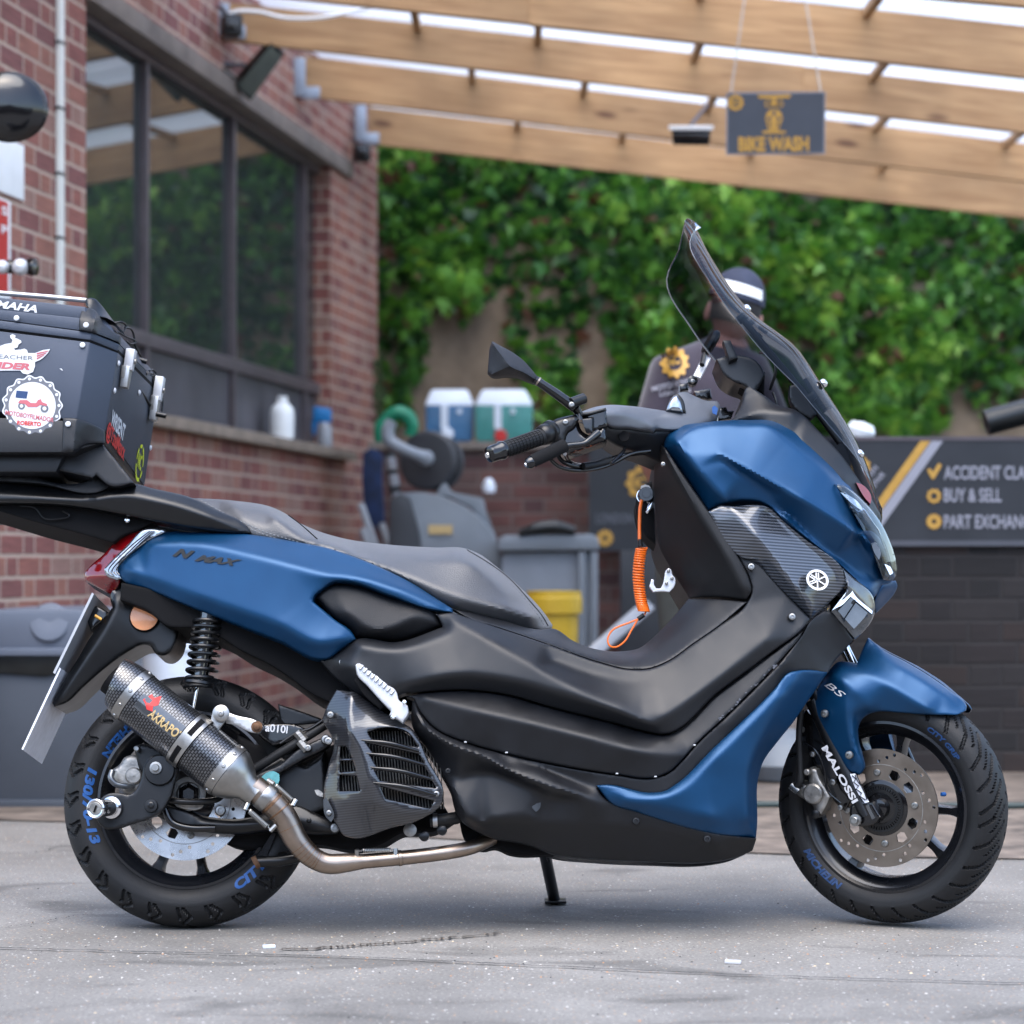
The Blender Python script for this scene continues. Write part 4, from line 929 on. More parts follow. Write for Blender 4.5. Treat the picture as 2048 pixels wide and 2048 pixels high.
trace('washer_side', [(779,998),(800,985),(820,996),(838,1060),(846,1120),(848,1440),(782,1440),(776,1200)], DW-.06, .3, 'washer_dark', pw, .012)
bq(857, 1050, 905, 1068, DW-.01, DW, 'print_tan', pw, 'washer_label')
hr = root('hose_reel', P(855,920,11.6), 'black hose reel with a crank arm above the pressure washer', 'hose reel')
lathe('reel_disc', [(.001,-.01),(.075,-.012),(.13,-.004),(.135,.01),(.12,.03),(.05,.05),(.05,.13),(.12,.15),(.135,.16),(.001,.16)], P(857,918,11.45), (-.35,-1,0.1), 'washer_dark', hr, 40) if False else None
lathe('reel_disc', [(.0001,.02),(.05,.02),(.125,.012),(.137,.0),(.137,-.012),(.10,-.02),(.07,-.03),(.07,-.11),(.125,-.12),(.132,-.13),(.0001,-.13)], P(855,921,11.4), (-.35,-1,0.05), 'washer_dark', hr, 48)
tube('crank_arm', spline([P(785,842,11.2), P(776,858,11.2), P(778,880,11.2), P(800,895,11.2), P(830,908,11.25), P(850,916,11.3)], 6), [.026,.030,.030,.026,.026,.034], 'container_grey', hr, 14)
lathe('reel_hub', [(.036,-.02),(.034,.02),(.0001,.03)], P(850,916,11.3), (-.35,-1,0), 'container_grey', hr, 24)
tube('reel_post', [P(778,905,11.5), P(784,950,11.5), P(792,998,11.5), P(796,1080,11.5)], .026, 'washer_dark', hr, 14)
for v0 in (915, 948, 985): tube('post_band', [P(779+(v0-905)*.17,v0,11.46), P(779+(v0-880)*.17,v0+24,11.46)], .024, 'clear_bottle', hr, 14)
g = tube('green_hose', spline([P(764,884,11.9), P(762,858,11.9), P(775,838,11.9), P(795,826,11.9), P(815,834,11.9), P(824,852,11.9), P(820,872,11.9)], 6), [.034,.034,.032,.036,.036,.032,.026], 'green_plastic', None, 16); prop(g, 'thick bright green hose looped behind the hose reel', 'hose')
g = trace('hanging_overall', [(726,905),(740,896),(756,900),(766,912),(764,960),(768,1010),(770,1075),(756,1060),(742,1050),(728,1040),(724,960)], 12.2, .06, 'navy_cloth', None, .01); prop(g, 'dark navy overall hanging at the corner of the brick building', 'overall')
for k, (a, b_) in enumerate((((722,1010),(758,1090)), ((726,1060),(742,1100)), ((764,1050),(790,1095)))):
    g = tube('metal_pole', [P(*a, 11.9-.1*k), P(b_[0]+60, b_[1]+200, 11.5-.1*k)], .018, 'container_grey', None, 10); prop(g, ('longest grey pole leaning beside the navy overall', 'short grey pole leaning lowest below the navy overall', 'grey pole leaning against the pressure washer')[k], 'pole')
gb = root('grey_container', P(1100,1450,11), 'large grey lidded bin in front of the low brick wall', 'bin')
trace('container_body', [(1002,1102),(1192,1102),(1188,1452),(1010,1452)], 11.0, .6, 'container_grey', gb, .02)
trace('container_lid', [(996,1078),(1010,1070),(1185,1068),(1198,1078),(1199,1100),(996,1102)], 10.95, .7, 'washer_grey', gb, .012)
for u in (1165, 1190): trace('container_post', [(u-8,1104),(u+6,1104),(u+6,1450),(u-8,1450)], 10.96, .04, 'washer_grey', gb, .006)
g = tube('black_bag', spline([P(1038,1068,10.95), P(1070,1058,10.95), P(1110,1054,10.95), P(1150,1062,10.95)], 5), [.015,.028,.032,.02], 'bag_black', None, 10); prop(g, 'flattened black bag lying on the lid of the grey bin', 'bag')
yb = root('yellow_tub', P(1105,1490,9.9), 'yellow plastic tub standing in front of the grey bin', 'tub')
c = P(1108,1490,9.93); c.z = 0
lathe('tub_body', [(.001,0),(.082,0),(.098,.56),(.0001,.56)], c, (0,0,1), 'yellow_plastic', yb, 36)
lathe('tub_rim', [(.098,.52),(.112,.524),(.113,.585),(.108,.59),(.108,.612),(.0001,.612)], c, (0,0,1), 'yellow_plastic', yb, 36)
bk = lathe('white_tag', [(.001,0),(.03,.0),(.034,.03),(.022,.06),(.012,.072),(.001,.075)], P(978,985,12.75), (0,0,1), 'frosted_white', None, 14); prop(bk, 'small white bag hanging on the low brick wall', 'bag')
# ---- wheelie bin on the left
wb = root('wheelie_bin', P(80,1610,7.5), 'dark grey wheelie bin with a pale grey lid below the brick wall', 'bin')
trace('bin_body', [(-70,1322),(246,1322),(236,1560),(232,1621),(-66,1621)], 7.42, .42, 'bin_grey', wb, .014)
trace('bin_foot', [(-72,1600),(238,1600),(240,1624),(-72,1624)], 7.40, .44, 'bin_grey', wb, .006)
trace('bin_lid', [(-72,1300),(-70,1240),(-40,1222),(0,1218),(120,1216),(200,1220),(236,1240),(246,1285),(246,1306)], 7.40, .46, 'bin_lid', wb, .016)
trace('bin_rim', [(-78,1296),(252,1296),(252,1312),(-78,1312)], 7.385, .49, 'bin_lid', wb, .005)
lathe('lid_dimple', [(.0001,0),(.03,.003),(.055,.0),(.06,-.006)], P(98,1244,7.40), (0,-1,.25), 'bin_lid', wb, 24)
trace('bin_liner', [(-72,1310),(248,1310),(246,1330),(150,1338),(90,1352),(10,1346),(-72,1350)], 7.405, .03, 'bag_black', wb, .003)
tp = root('blue_valve', P(262,1322,7.9), 'blue plastic valve on a dark pipe beside the wheelie bin', 'valve')
tube('valve_pipe', [P(215,1336,7.9), P(246,1330,7.9), P(250,1326,7.9)], .018, 'hose_green', tp, 12)
lathe('valve_body', [(.018,0),(.022,.02),(.026,.035),(.02,.05),(.0001,.055)], P(246,1326,7.9), (1,0,.25), 'cyan_plastic', tp, 18)
tube('valve_lever', [P(258,1312,7.88), P(280,1310,7.88)], .010, 'cyan_plastic', tp, 10); tube('valve_spout', [P(262,1322,7.9), P(266,1345,7.9)], .014, 'cyan_plastic', tp, 12)
wbk = lathe('white_bucket', [(.001,0),(.085,0),(.105,.44),(.112,.445),(.112,.47),(.10,.475),(.0001,.47)], G(340,1575,.0), (0,0,1), 'frosted_white', None, 32); prop(wbk, 'tall white plastic bucket behind the rear wheel', 'bucket')
rp_ = root('loading_ramp', G(1250,1500,0), 'light grey plastic ramp leaning behind the orange cable', 'ramp')
v, f = hexa([P(1120,1345,9.4),P(1160,1345,9.4),P(1312,1216,9.6),P(1290,1196,9.6),P(1120,1345,9.7),P(1160,1345,9.7),P(1312,1216,9.9),P(1290,1196,9.9)], .01); obj('ramp_board', v, f, 'clear_bottle', rp_)
v, f = hexa([P(1150,1480,9.5),P(1165,1480,9.5),P(1165,1320,9.5),P(1150,1320,9.5),P(1150,1480,9.6),P(1165,1480,9.6),P(1165,1320,9.6),P(1150,1320,9.6)], .005); obj('ramp_leg', v, f, 'washer_dark', rp_)
g = lathe('grey_sack', [(.001,0),(.13,.01),(.16,.06),(.13,.12),(.06,.17),(.001,.18)], G(1560,1562,0), (0,0,1), 'washer_grey', None, 16); prop(g, 'slumped grey sack at the foot of the sooty wall behind the fairing', 'sack')

# ---- climbing ivy: thousands of leaves, nobody could count them
def vnoise(x, y, s, seed):
    r_ = np.random.default_rng(seed); T = r_.random((64, 64)); x = x/s; y = y/s; xi = np.floor(x).astype(int); yi = np.floor(y).astype(int); fx = x-xi; fy = y-yi
    fx = fx*fx*(3-2*fx); fy = fy*fy*(3-2*fy); g_ = lambda a, b_: T[a % 64, b_ % 64]
    return (g_(xi, yi)*(1-fx)+g_(xi+1, yi)*fx)*(1-fy)+(g_(xi, yi+1)*(1-fx)+g_(xi+1, yi+1)*fx)*fy
UB = [(700,830),(760,850),(800,845),(835,800),(855,700),(870,640),(900,610),(940,640),(990,600),(1010,640),(1040,760),(1075,800),(1100,860),(1140,860),(1160,700),(1190,620),(1215,700),(1235,830),(1300,870),(1420,890),(1560,890),(1880,884),(1893,800),(1915,770),(1950,800),(1965,850),(2048,800),(2300,860)]
NL = 15000
D_IV = 15.5; k_ = D_IV/FPX
ue = rng.uniform(560, 2500, NL*2); ve = rng.uniform(-260, 895, NL*2)
lim = np.interp(ue, [p[0] for p in UB], [p[1] for p in UB])+ (vnoise(ue, ve, 14, 5)-.5)*70
ok = ve < lim; ue, ve = ue[ok][:NL], ve[ok][:NL]
x = (ue-CX)*k_; z = CAMH-(ve-HZ)*k_
nz = vnoise(x+5, z, .42, 1)*.6+vnoise(x+5, z, .17, 2)*.4
lay = rng.random(len(x)); ok = (nz > .36) | (lay < .35)
dep = .05+.36*np.clip(nz-.25, 0, 1)*(.55+.45*lay)
leaf = np.array([(0,0),(.30,.10),(.52,-.05),(.36,.28),(.55,.48),(.22,.46),(0,.95),(-.22,.46),(-.55,.48),(-.36,.28),(-.52,-.05),(-.30,.10)])
Vl = []; Fl = []; Ml = []
for i in np.where(ok)[0]:
    s = rng.uniform(.085, .15); a = rng.normal(math.pi, .5); ca, sa = math.cos(a), math.sin(a)
    tilt = rng.normal(.45, .35); yaw = rng.normal(0, .5)
    nrm = Vector((math.sin(yaw), -math.cos(yaw), .0)); right = Vector((math.cos(yaw), math.sin(yaw), 0)); up_ = (Vector((0,0,1))*math.cos(tilt)+nrm*math.sin(tilt)*-1*-1)
    o_ = Vector((x[i], 10.55-dep[i], z[i])); k = len(Vl)
    bend = rng.uniform(.05, .25)
    for p in leaf:
        px, py = p[0]*ca-(p[1]-.4)*sa, p[0]*sa+(p[1]-.4)*ca; q_ = o_+right*(px*s)+up_*(py*s)-nrm*(bend*s*p[0]*p[0]*3); Vl.append(q_)
    for t in ((0,1,3),(1,2,3),(0,3,5),(3,4,5),(0,5,6),(0,6,7),(7,8,9),(0,7,9),(9,10,11),(0,9,11)): Fl.append(tuple(k+j for j in t))
    r_ = rng.random()*.5+nz[i]*.62
    m_ = 0 if r_ < .38 else (1 if r_ < .58 else (2 if r_ < .78 else 3))
    if rng.random() < .035: m_ = 4
    Ml += [m_]*10
for nm, c in (('ivy_dark',(.020,.080,.022)),('ivy_mid',(.055,.19,.032)),('ivy_light',(.13,.35,.045)),('ivy_lime',(.27,.52,.07)),('ivy_red',(.17,.075,.045))):
    mat(nm, c, .42, 0, .45, noise=.3, nscale=9)
    b = MT[nm].node_tree.nodes['Principled BSDF']; b.inputs['Subsurface Weight'].default_value = 0
    n_ = MT[nm].node_tree.nodes; L_2 = MT[nm].node_tree.links; tl_ = n_.new('ShaderNodeBsdfTranslucent'); tl_.inputs[0].default_value = (c[0]*.8, c[1]*.8, c[2]*.6, 1); ms = n_.new('ShaderNodeMixShader'); ms.inputs[0].default_value = .25
    L_2.new(b.outputs[0], ms.inputs[1]); L_2.new(tl_.outputs[0], ms.inputs[2]); L_2.new(ms.outputs[0], n_['Material Output'].inputs[0])
iv = obj('ivy', Vl, Fl, 'ivy_mid', None, smooth=False, mats=['ivy_dark','ivy_mid','ivy_light','ivy_lime','ivy_red'], mi=Ml)
prop(iv, 'thick green climbing ivy covering the back wall', 'ivy', kind='stuff')
# a few weeds at the corner of the building
Vl = []; Fl = []
for i in range(260):
    o_ = P(rng.uniform(728, 762), rng.normal(790, 34), rng.uniform(14.2, 14.6)); s = rng.uniform(.03, .06); a = rng.uniform(0, 6.28); k = len(Vl)
    for p in leaf: Vl.append(o_+Vector((p[0]*math.cos(a)-p[1]*math.sin(a), .2*p[0], p[0]*math.sin(a)+p[1]*math.cos(a)))*s)
    for t in ((0,1,3),(1,2,3),(0,3,5),(3,4,5),(0,5,6),(0,6,7),(7,8,9),(0,7,9),(9,10,11),(0,9,11)): Fl.append(tuple(k+j for j in t))
prop(obj('corner_weeds', Vl, Fl, 'moss', None, smooth=False), 'dull green weeds growing up the corner of the brick building', 'weeds', kind='stuff')

# ---- the other motorcycle at the left edge
om = root('parked_motorcycle', P(-120,1500,7.2), 'black mirror and bar end of another motorcycle behind the top case', 'motorcycle')
DM = 7.0
c = P(18,214,DM)
v, f, _ = lathe_geo([(.0001,-.05),(.05,-.045),(.085,-.025),(.098,0),(.085,.02),(.05,.035),(.0001,.04)], c, (.25,-1,.0), 36)
v = [c+Vector(((p-c).x*1.12, (p-c).y, (p-c).z*1.02)) for p in v]; obj('mirror', v, f, 'gloss_black', om)
tube('mirror_stalk', [P(-40,270,DM), P(-90,400,DM), P(-110,520,DM)], .010, 'gloss_black', om, 12)
tube('bar', [P(-160,540,DM), P(-60,533,DM), P(58,534,DM)], [.016,.017,.020], 'gloss_black', om, 20)
lathe('bar_end', [(.022,-.01),(.026,.0),(.024,.014),(.0001,.02)], P(62,534,DM), (1,-.2,0), 'gloss_black', om, 20)
for u, r_ in ((4,.020),(40,.024)): lathe('chrome_ball', [(.0001,-r_),(r_*.7,-r_*.7),(r_,0),(r_*.7,r_*.7),(.0001,r_)], P(u,534,DM-.02), (0,-1,0), 'white_alloy', om, 20)
tube('fork', [P(-150,540,DM), P(-190,900,DM), P(-250,1500,DM)], .028, 'gloss_black', om, 14)
lathe('wheel', [(.20,-.05),(.28,-.05),(.305,-.02),(.305,.02),(.28,.05),(.20,.05),(.20,-.05)], Vector((P(-250,1500,DM).x-.25, DM-DIST, .305)), (0,1,0), 'tyre_rubber', om, 48)

# ---- the man behind the scooter
DP = 7.75
def person():
    pr = root('person', P(1420,1590,DP), 'person in a dark shirt and navy cap working behind the scooter, back turned', 'person')
    J = {'pelvis':(1402,1070,.0,.155),'waist':(1404,960,.0,.150),'chest':(1412,820,.02,.175),'upper':(1418,748,.03,.150),'neck':(1452,690,.03,.068),'nape':(1463,660,.02,.062),
         'shl':(1336,752,.0,.080),'ell':(1298,890,-.02,.062),'wrl':(1330,985,.14,.034),'shr':(1508,752,.03,.085),'elr':(1562,890,.06,.055),'wrr':(1560,985,.24,.034),
         'hil':(1362,1110,.0,.105),'knl':(1368,1330,-.02,.068),'anl':(1372,1545,.02,.045),'hir':(1440,1110,.02,.105),'knr':(1440,1330,.0,.068),'anr':(1444,1545,.05,.045)}
    names = list(J); E = [('pelvis','waist'),('waist','chest'),('chest','upper'),('upper','neck'),('neck','nape'),('upper','shl'),('shl','ell'),('ell','wrl'),('upper','shr'),('shr','elr'),('elr','wrr'),('pelvis','hil'),('hil','knl'),('knl','anl'),('pelvis','hir'),('hir','knr'),('knr','anr')]
    me = bpy.data.meshes.new('body'); me.from_pydata([tuple(P(J[k][0], J[k][1], DP+J[k][2])) for k in names], [(names.index(a), names.index(b_)) for a, b_ in E], [])
    o = bpy.data.objects.new('body', me); COL.objects.link(o)
    md = o.modifiers.new('s', 'SKIN'); 
    for i, k in enumerate(names):
        r_ = J[k][3]; sv = me.skin_vertices[0].data[i]; sv.radius = (r_, r_*.72 if k in ('pelvis','waist','chest','upper') else r_); sv.use_root = (i == 0)
    md.use_smooth_shade = True; o.modifiers.new('sub', 'SUBSURF').levels = 2; o.modifiers['sub'].render_levels = 2
    dg = bpy.context.evaluated_depsgraph_get(); dg.update(); m2 = bpy.data.meshes.new_from_object(o.evaluated_get(dg)); bpy.data.objects.remove(o)
    zs = [P(0, v, DP).z for v in (1080, 1540)]
    for nm in ('shirt','trousers','skin'): m2.materials.append(MT[nm])
    hd = {'l':P(1330,985,DP+.14), 'r':P(1560,985,DP+.24)}
    for p in m2.polygons:
        c = p.center; idx = 0
        if c.z < zs[0]: idx = 1
        if min((c-hd['l']).length, (c-hd['r']).length) < .10: idx = 2
        el = P(1303,890,DP); er = P(1562,890,DP+.06)
        if c.z < el.z+.02 and (abs(c.x-el.x) < .09 or abs(c.x-er.x) < .09) and c.z > zs[0]: idx = 2
        if c.z > P(0,694,DP).z and P(1430,0,DP).x < c.x < P(1495,0,DP).x: idx = 2
        p.material_index = idx; p.use_smooth = True
    b = bpy.data.objects.new('body', m2); COL.objects.link(b); attach(b, pr)
    hc = P(1472,617,DP+.01); tilt = Matrix.Rotation(R(16),3,'Y')
    def ell(name, c, rx, ry, rz_, mt, par, z0=-1, z1=1, rot=tilt, n1=28, n2=18, bulge=None):
        V = []; F = []
        for i in range(n2+1):
            q = math.asin(z0)+(math.asin(z1)-math.asin(z0))*i/n2
            for k in range(n1):
                a = 2*math.pi*k/n1; p = Vector((math.cos(a)*math.cos(q)*rx, math.sin(a)*math.cos(q)*ry, math.sin(q)*rz_))
                if bulge: p = bulge(p)
                V.append(c+rot @ p)
        for i in range(n2):
            for k in range(n1): F.append((i*n1+k, i*n1+(k+1) % n1, (i+1)*n1+(k+1) % n1, (i+1)*n1+k))
        return obj(name, V, F, mt, par)
    def face(p):     # jaw narrows and the face comes forward, away from the camera
        k = 1-.28*max(0, -p.z/.12); return Vector((p.x*k, p.y*(1-.12*max(0, -p.z/.12))+.012*max(0, -p.z/.12), p.z))
    hd_ = ell('head', hc, .077, .095, .120, 'skin', pr, bulge=face)
    ell('hair', hc+Vector((0,-.010,.004)), .0795, .090, .112, 'hair', hd_, z0=-.52, z1=.95)
    for s in (-1, 1): ell('ear', hc+tilt @ Vector((s*.080,.0,-.030)), .012, .022, .033, 'skin', hd_, n1=14, n2=10)
    v, f, _ = lathe_geo([(.014,0),(.012,.014),(.005,.026),(.0001,.03)], hc+tilt @ Vector((0,.088,-.02)), tilt @ Vector((0,1,-.2)), 12); obj('nose', v, f, 'skin', hd_)
    for s in (-1, 1): ell('eye', hc+tilt @ Vector((s*.032,.083,.008)), .012, .010, .010, 'print_white', hd_, n1=12, n2=8)
    obj('mouth', *box_geo(hc+tilt @ Vector((0,.083,-.062)), .045, .008, .008, tilt, .002), 'print_pink', hd_)
    cp_ = ell('cap', hc+Vector((0,-.002,.020)), .090, .104, .108, 'cap_navy', pr, z0=.02, z1=1)
    v, f = box_geo(hc+tilt @ Vector((0,.135,.040)), .13, .10, .008, tilt, .003); obj('cap_peak', v, f, 'cap_navy', cp_)
    V = []; F = []
    for i in range(13):
        a = R(-90-52+104*i/12)
        for j, q in enumerate((.16, .45)): 
            V.append(hc+Vector((0,-.002,.020))+tilt @ Vector((math.cos(a)*math.cos(q)*.0925, math.sin(a)*math.cos(q)*.1065, math.sin(q)*.110)))
    for i in range(12): F.append((2*i, 2*i+2, 2*i+3, 2*i+1))
    obj('cap_patch', V, F, 'white_paint', cp_)
    for s, key in ((-1, 'l'), (1, 'r')):
        hcn = hd[key]; ob = MB()
        dn = Vector((s*-.1, .6, -.8)).normalized(); sd = Vector((s*-.9, -.1, -.1)).normalized()
        v, f, _ = tube_geo([hcn, hcn+dn*.04, hcn+dn*.085], [.030,.040,.034], 12); ob.add(v, f)
        for k, (o_, l_) in enumerate(((-.028,.062),(-.010,.074),(.009,.070),(.027,.056))):
            b0 = hcn+dn*.078+sd*o_; b1 = b0+dn*l_*.5+Vector((0,.012,-.004)); b2 = b1+dn*l_*.4+Vector((0,-.012,-.012)); ob.add(*tube_geo([b0, b1, b2], [.0095,.009,.007], 8)[:2])
        b0 = hcn+dn*.03-sd*.034; ob.add(*tube_geo([b0, b0-sd*.02+dn*.03, b0-sd*.018+dn*.055], [.012,.011,.008], 8)[:2]); ob.build('hand', 'skin', pr)
    for u, dd_ in ((1372,.02),(1444,.05)):
        c = P(u,1572,DP+dd_); v, f = box_geo(Vector((c.x, c.y+.07, .045)), .095, .27, .085, None, .03); obj('boot', v, f, 'boot', pr)
    # shirt print, cast onto the back
    from mathutils.bvhtree import BVHTree
    bv = BVHTree.FromPolygons([v.co for v in m2.vertices], [tuple(p.vertices) for p in m2.polygons])
    def cast(u, v, w):
        d = (P(u, v, DP)-CAMP).normalized(); h = bv.ray_cast(CAMP, d); return (h[0]-d*.004) if h[0] is not None and (h[0]-CAMP).length < DP+.6 else P(u, v, DP-.12)
    def shirt_shape(name, loops, mt):
        pts = []; ed = []
        for lp in loops:
            k = len(pts); pts += lp; ed += [(k+i, k+(i+1) % len(lp)) for i in range(len(lp))]
        Vv, Ff, _ = cdt(pts, ed); A = np.array(loops[0]); cen = np.array([Vv[q].mean(0) for q in Ff]); okk = inside(A, cen)
        for h in loops[1:]: okk &= ~inside(np.array(h), cen)
        return obj(name, [cast(p[0], p[1], 0) for p in Vv], [q for q, k in zip(Ff, okk) if k], mt, b, smooth=False)
    ol = []
    for i in range(44):
        r_ = 31 if i % 4 in (1, 2) else 26; a = 2*math.pi*i/44; ol.append((1349+r_*math.cos(a)*.95, 725+r_*math.sin(a)*1.05))
    shirt_shape('shirt_gear', [ol, circ(1349, 725, 15.5, 24)], 'print_gold')
    text_px('shirt_letters', 'NC', 1337, 733, 0, 18, 'print_gold', b, -18, fn=cast, bold=.05, width=25)
    text_px('shirt_text', 'MOTORCYCLE', 1304, 783, 0, 10, 'print_silver', b, -12, fn=cast, bold=.03, width=92)
    text_px('shirt_text', 'LONDON', 1320, 793, 0, 8, 'print_silver', b, -8, fn=cast, bold=.03, width=62)
person()
# ================================================================== THE SCOOTER
sc = root('scooter', (0, 0, 0), 'matt blue and black maxi scooter leaning on its side stand, front wheel turned', 'scooter')

# ---- wheels
def wheel_frame(c, steer=False):
    ex = Vector((1, 0, 0)); ey = UPV.copy(); ez = -AX
    if steer: ex, ey, ez = STEER @ ex, STEER @ ey, STEER @ ez
    return c, ex, ey, ez
def wheel(name, fr, Ro, W, Rb, style, disc_r, disc_z, disc_mat, spokes, ph, label):
    c, ex, ey, ez = fr
    wp = root(name, (0, 0, 0), None, None); attach(wp, sc); wp.name = name
    M = lambda x, y, z: c+ex*x+ey*y+ez*z
    # tyre with cut tread
    NT, NS = 900, 60; th = np.arange(NT)*2*math.pi/NT; s = np.linspace(-R(48), R(228), NS)
    rc = Rb+.42*(Ro-Rb)
    lat = W/2*np.sign(np.cos(s))*np.abs(np.cos(s))**.85
    rad = np.where(np.sin(s) >= 0, rc+(Ro-rc)*np.abs(np.sin(s))**.9, rc+(rc-Rb)*np.sin(s)/math.sin(R(48)))
    T, S = np.meshgrid(th, np.arange(NS), indexing='ij'); la = lat[S]; ra = rad[S].copy(); u = np.abs(s[S]-math.pi/2)/(math.pi/2)
    arc = T*Ro
    if style == 'street':
        P_ = .066; q = (arc/P_ + np.where(la > 0, 0, .5))
        zz = np.where(u < .34, u*1.7, np.where(u < .62, .58-(u-.34)*1.2, .244+(u-.62)*1.1))
        fr_ = np.abs((q+zz) % 1-.5)
        g = (fr_ < .068) & (u > .08) & (u < .90)
        fr2 = np.abs((q+.5+zz*.4) % 1-.5); g |= (fr2 < .05) & (u > .50) & (u < .86)
    else:
        P_ = .052; q = (arc/P_ + np.where(la > 0, 0, .5))
        zz = np.where(u < .50, u*2.0, 1.0+(u-.5)*.9)
        fr_ = np.abs((q+zz) % 1-.5); g = (fr_ < .075) & (u > .05) & (u < .93)
        fr2 = np.abs((q+.5+zz) % 1-.5); g |= (fr2 < .028) & (u > .15) & (u < .55)
    
    ra = ra-np.where(g, .0055, 0)*np.clip(np.sin(s)[S], 0, 1); la = la-np.where(g, .0055, 0)*np.cos(s)[S]
    # raised sidewall ring lines
    for k in (.03, .42, .47):
        a = np.abs((ra-Rb)/(Ro-Rb)-k) < .012; la = la+np.where(a & (np.sin(s)[S] < .5), np.sign(la)*.0007, 0)
    cx = np.cos(T)*ra; cy = np.sin(T)*ra
    V = np.array(c)[None, None]+cx[..., None]*np.array(ex)+cy[..., None]*np.array(ey)+la[..., None]*np.array(ez)
    idx = np.arange(NT*NS).reshape(NT, NS); nx = np.roll(idx, -1, 0)
    F = np.stack([idx[:, :-1], nx[:, :-1], nx[:, 1:], idx[:, 1:]], -1).reshape(-1, 4)
    me = bpy.data.meshes.new('tyre'); me.from_pydata(V.reshape(-1, 3).tolist(), [], F[:, ::-1].tolist()); me.materials.append(MT['tyre_rubber'])
    me.polygons.foreach_set('use_smooth', [True]*len(me.polygons)); me.set_sharp_from_angle(angle=R(32))
    ty = bpy.data.objects.new('tyre', me); COL.objects.link(ty); ty.parent = wp
    # rim barrel
    wr = W*.40
    prof = [(Rb-.020, 0), (Rb-.022, wr*.45), (Rb-.012, wr*.75), (Rb-.003, wr*.86), (Rb+.006, wr*.98), (Rb+.0065, wr*1.06), (Rb+.001, wr*1.08), (Rb-.004, wr*.98)]
    prof = [(r_, -h) for r_, h in prof[::-1]]+prof[1:]
    rim = lathe('rim', [(a, b) for a, b in prof], c, ez, 'rim_paint', wp, 96, ring=True, angle=30)
    # spokes + hub
    mb = MB(); hubr = .052
    v, f, _ = lathe_geo([(.02, -.055), (hubr*.8, -.05), (hubr, -.03), (hubr, .03), (hubr*.85, .05), (.02, .052)], c, ez, 40); mb.add(v, f)
    for a in [R(q) for q in spokes]:
        d = ex*math.cos(a)+ey*math.sin(a); t = ez.cross(d)
        secs = []
        for r_, hw, hz, zc in ((hubr*.8, .014, .020, .0), (.085, .0105, .017, 0), (.12, .009, .014, 0), (Rb-.036, .0095, .016, 0), (Rb-.022, .014, .018, 0), (Rb-.012, .026, .022, 0)):
            o_ = c+d*r_+ez*zc; secs += [o_+t*hw*.7+ez*hz, o_+t*hw+ez*hz*.4, o_+t*hw-ez*hz, o_-t*hw-ez*hz, o_-t*hw+ez*hz*.4, o_-t*hw*.7+ez*hz]
        ff = []
        for j in range(5):
            for k in range(6): ff.append((j*6+k, j*6+(k+1) % 6, (j+1)*6+(k+1) % 6, (j+1)*6+k))
        mb.add(secs, ff)
    obj('spokes', mb.v, mb.f, 'rim_paint', wp, angle=40)
    # disc
    holes = []
    nh = 10
    for i in range(nh):
        for j, (rr, off) in enumerate(((.93, 0), (.86, .22), (.79, .5))):
            a = 2*math.pi*(i+off*1.0)/nh+.1; holes.append(circ(math.cos(a)*rr*disc_r, math.sin(a)*rr*disc_r, .0037, 10))
    nw = 12; r0 = disc_r*.60
    for i in range(nw):
        a = 2*math.pi*(i+.3)/nw
        if i % 3 == 0: continue
        pts = [(r0+dr_, a+da) for dr_, da in ((-.009, -.10), (.004, -.16), (.010, -.04), (.009, .12), (-.004, .17), (-.010, .06))]
        holes.append([(r_*math.cos(q), r_*math.sin(q)) for r_, q in pts])
    holes.append(circ(0, 0, disc_r*.47, 48))
    v, f = plate(circ(0, 0, disc_r, 96), holes, M(0, 0, disc_z), ex, ey, ez, .004)
    obj('brake_disc', v, f, disc_mat, wp, angle=25)
    for rr in (.735,):
        lathe('disc_step', [(rr*disc_r-.0008, 0), (rr*disc_r-.0006, .0006), (rr*disc_r+.0006, .0006), (rr*disc_r+.0008, 0)], M(0, 0, disc_z+.002), ez, 'cast_alloy', wp, 96, ring=True)
    v, f, _ = lathe_geo([(disc_r*.475, -.012), (disc_r*.475, .002), (disc_r*.44, .004), (.02, .006), (.018, .02), (.012, .022), (.0001, .022)], M(0, 0, disc_z), ez, 48)
    obj('disc_carrier', v, f, 'gloss_black', wp)
    mb = MB()
    for i in range(4):
        a = 2*math.pi*(i+.1)/4; g_, f_ = bolt_geo(M(math.cos(a)*r0, math.sin(a)*r0, disc_z+.002), ez, .0075, .004, False); mb.add(g_, f_)
    mb.build('disc_bolts', 'bolt_steel', wp)
    if style == 'front':       # slotted sensor ring
        hl = [[( rr*math.cos(2*math.pi*(i+o_)/48), rr*math.sin(2*math.pi*(i+o_)/48)) for rr, o_ in ((.037, -.22), (.044, -.22), (.044, .22), (.037, .22))] for i in range(48)]
        v, f = plate(circ(0, 0, .048, 72), hl+[circ(0, 0, .031, 40)], M(0, 0, disc_z+.007), ex, ey, ez, .002); obj('sensor_ring', v, f, 'satin_black', wp, smooth=False)
    return wp, M
RC = PB(381, 1604, 0); RC.z = .2485
RR = .2525
rw, RM = wheel('rear_wheel', wheel_frame(RC), RR, .134, .172, 'street', .122, .070, 'disc_steel', [-114.5,-79,5.5,41,125.5,161], 0, None)
FC_ = PB(1783, 1610, 0)
fw, FM = wheel('front_wheel', wheel_frame(FC_, True), .2365, .112, .166, 'front', .118, .060, 'disc_bronze', [0,-38,-120,-158,-240,-278], 0, None)

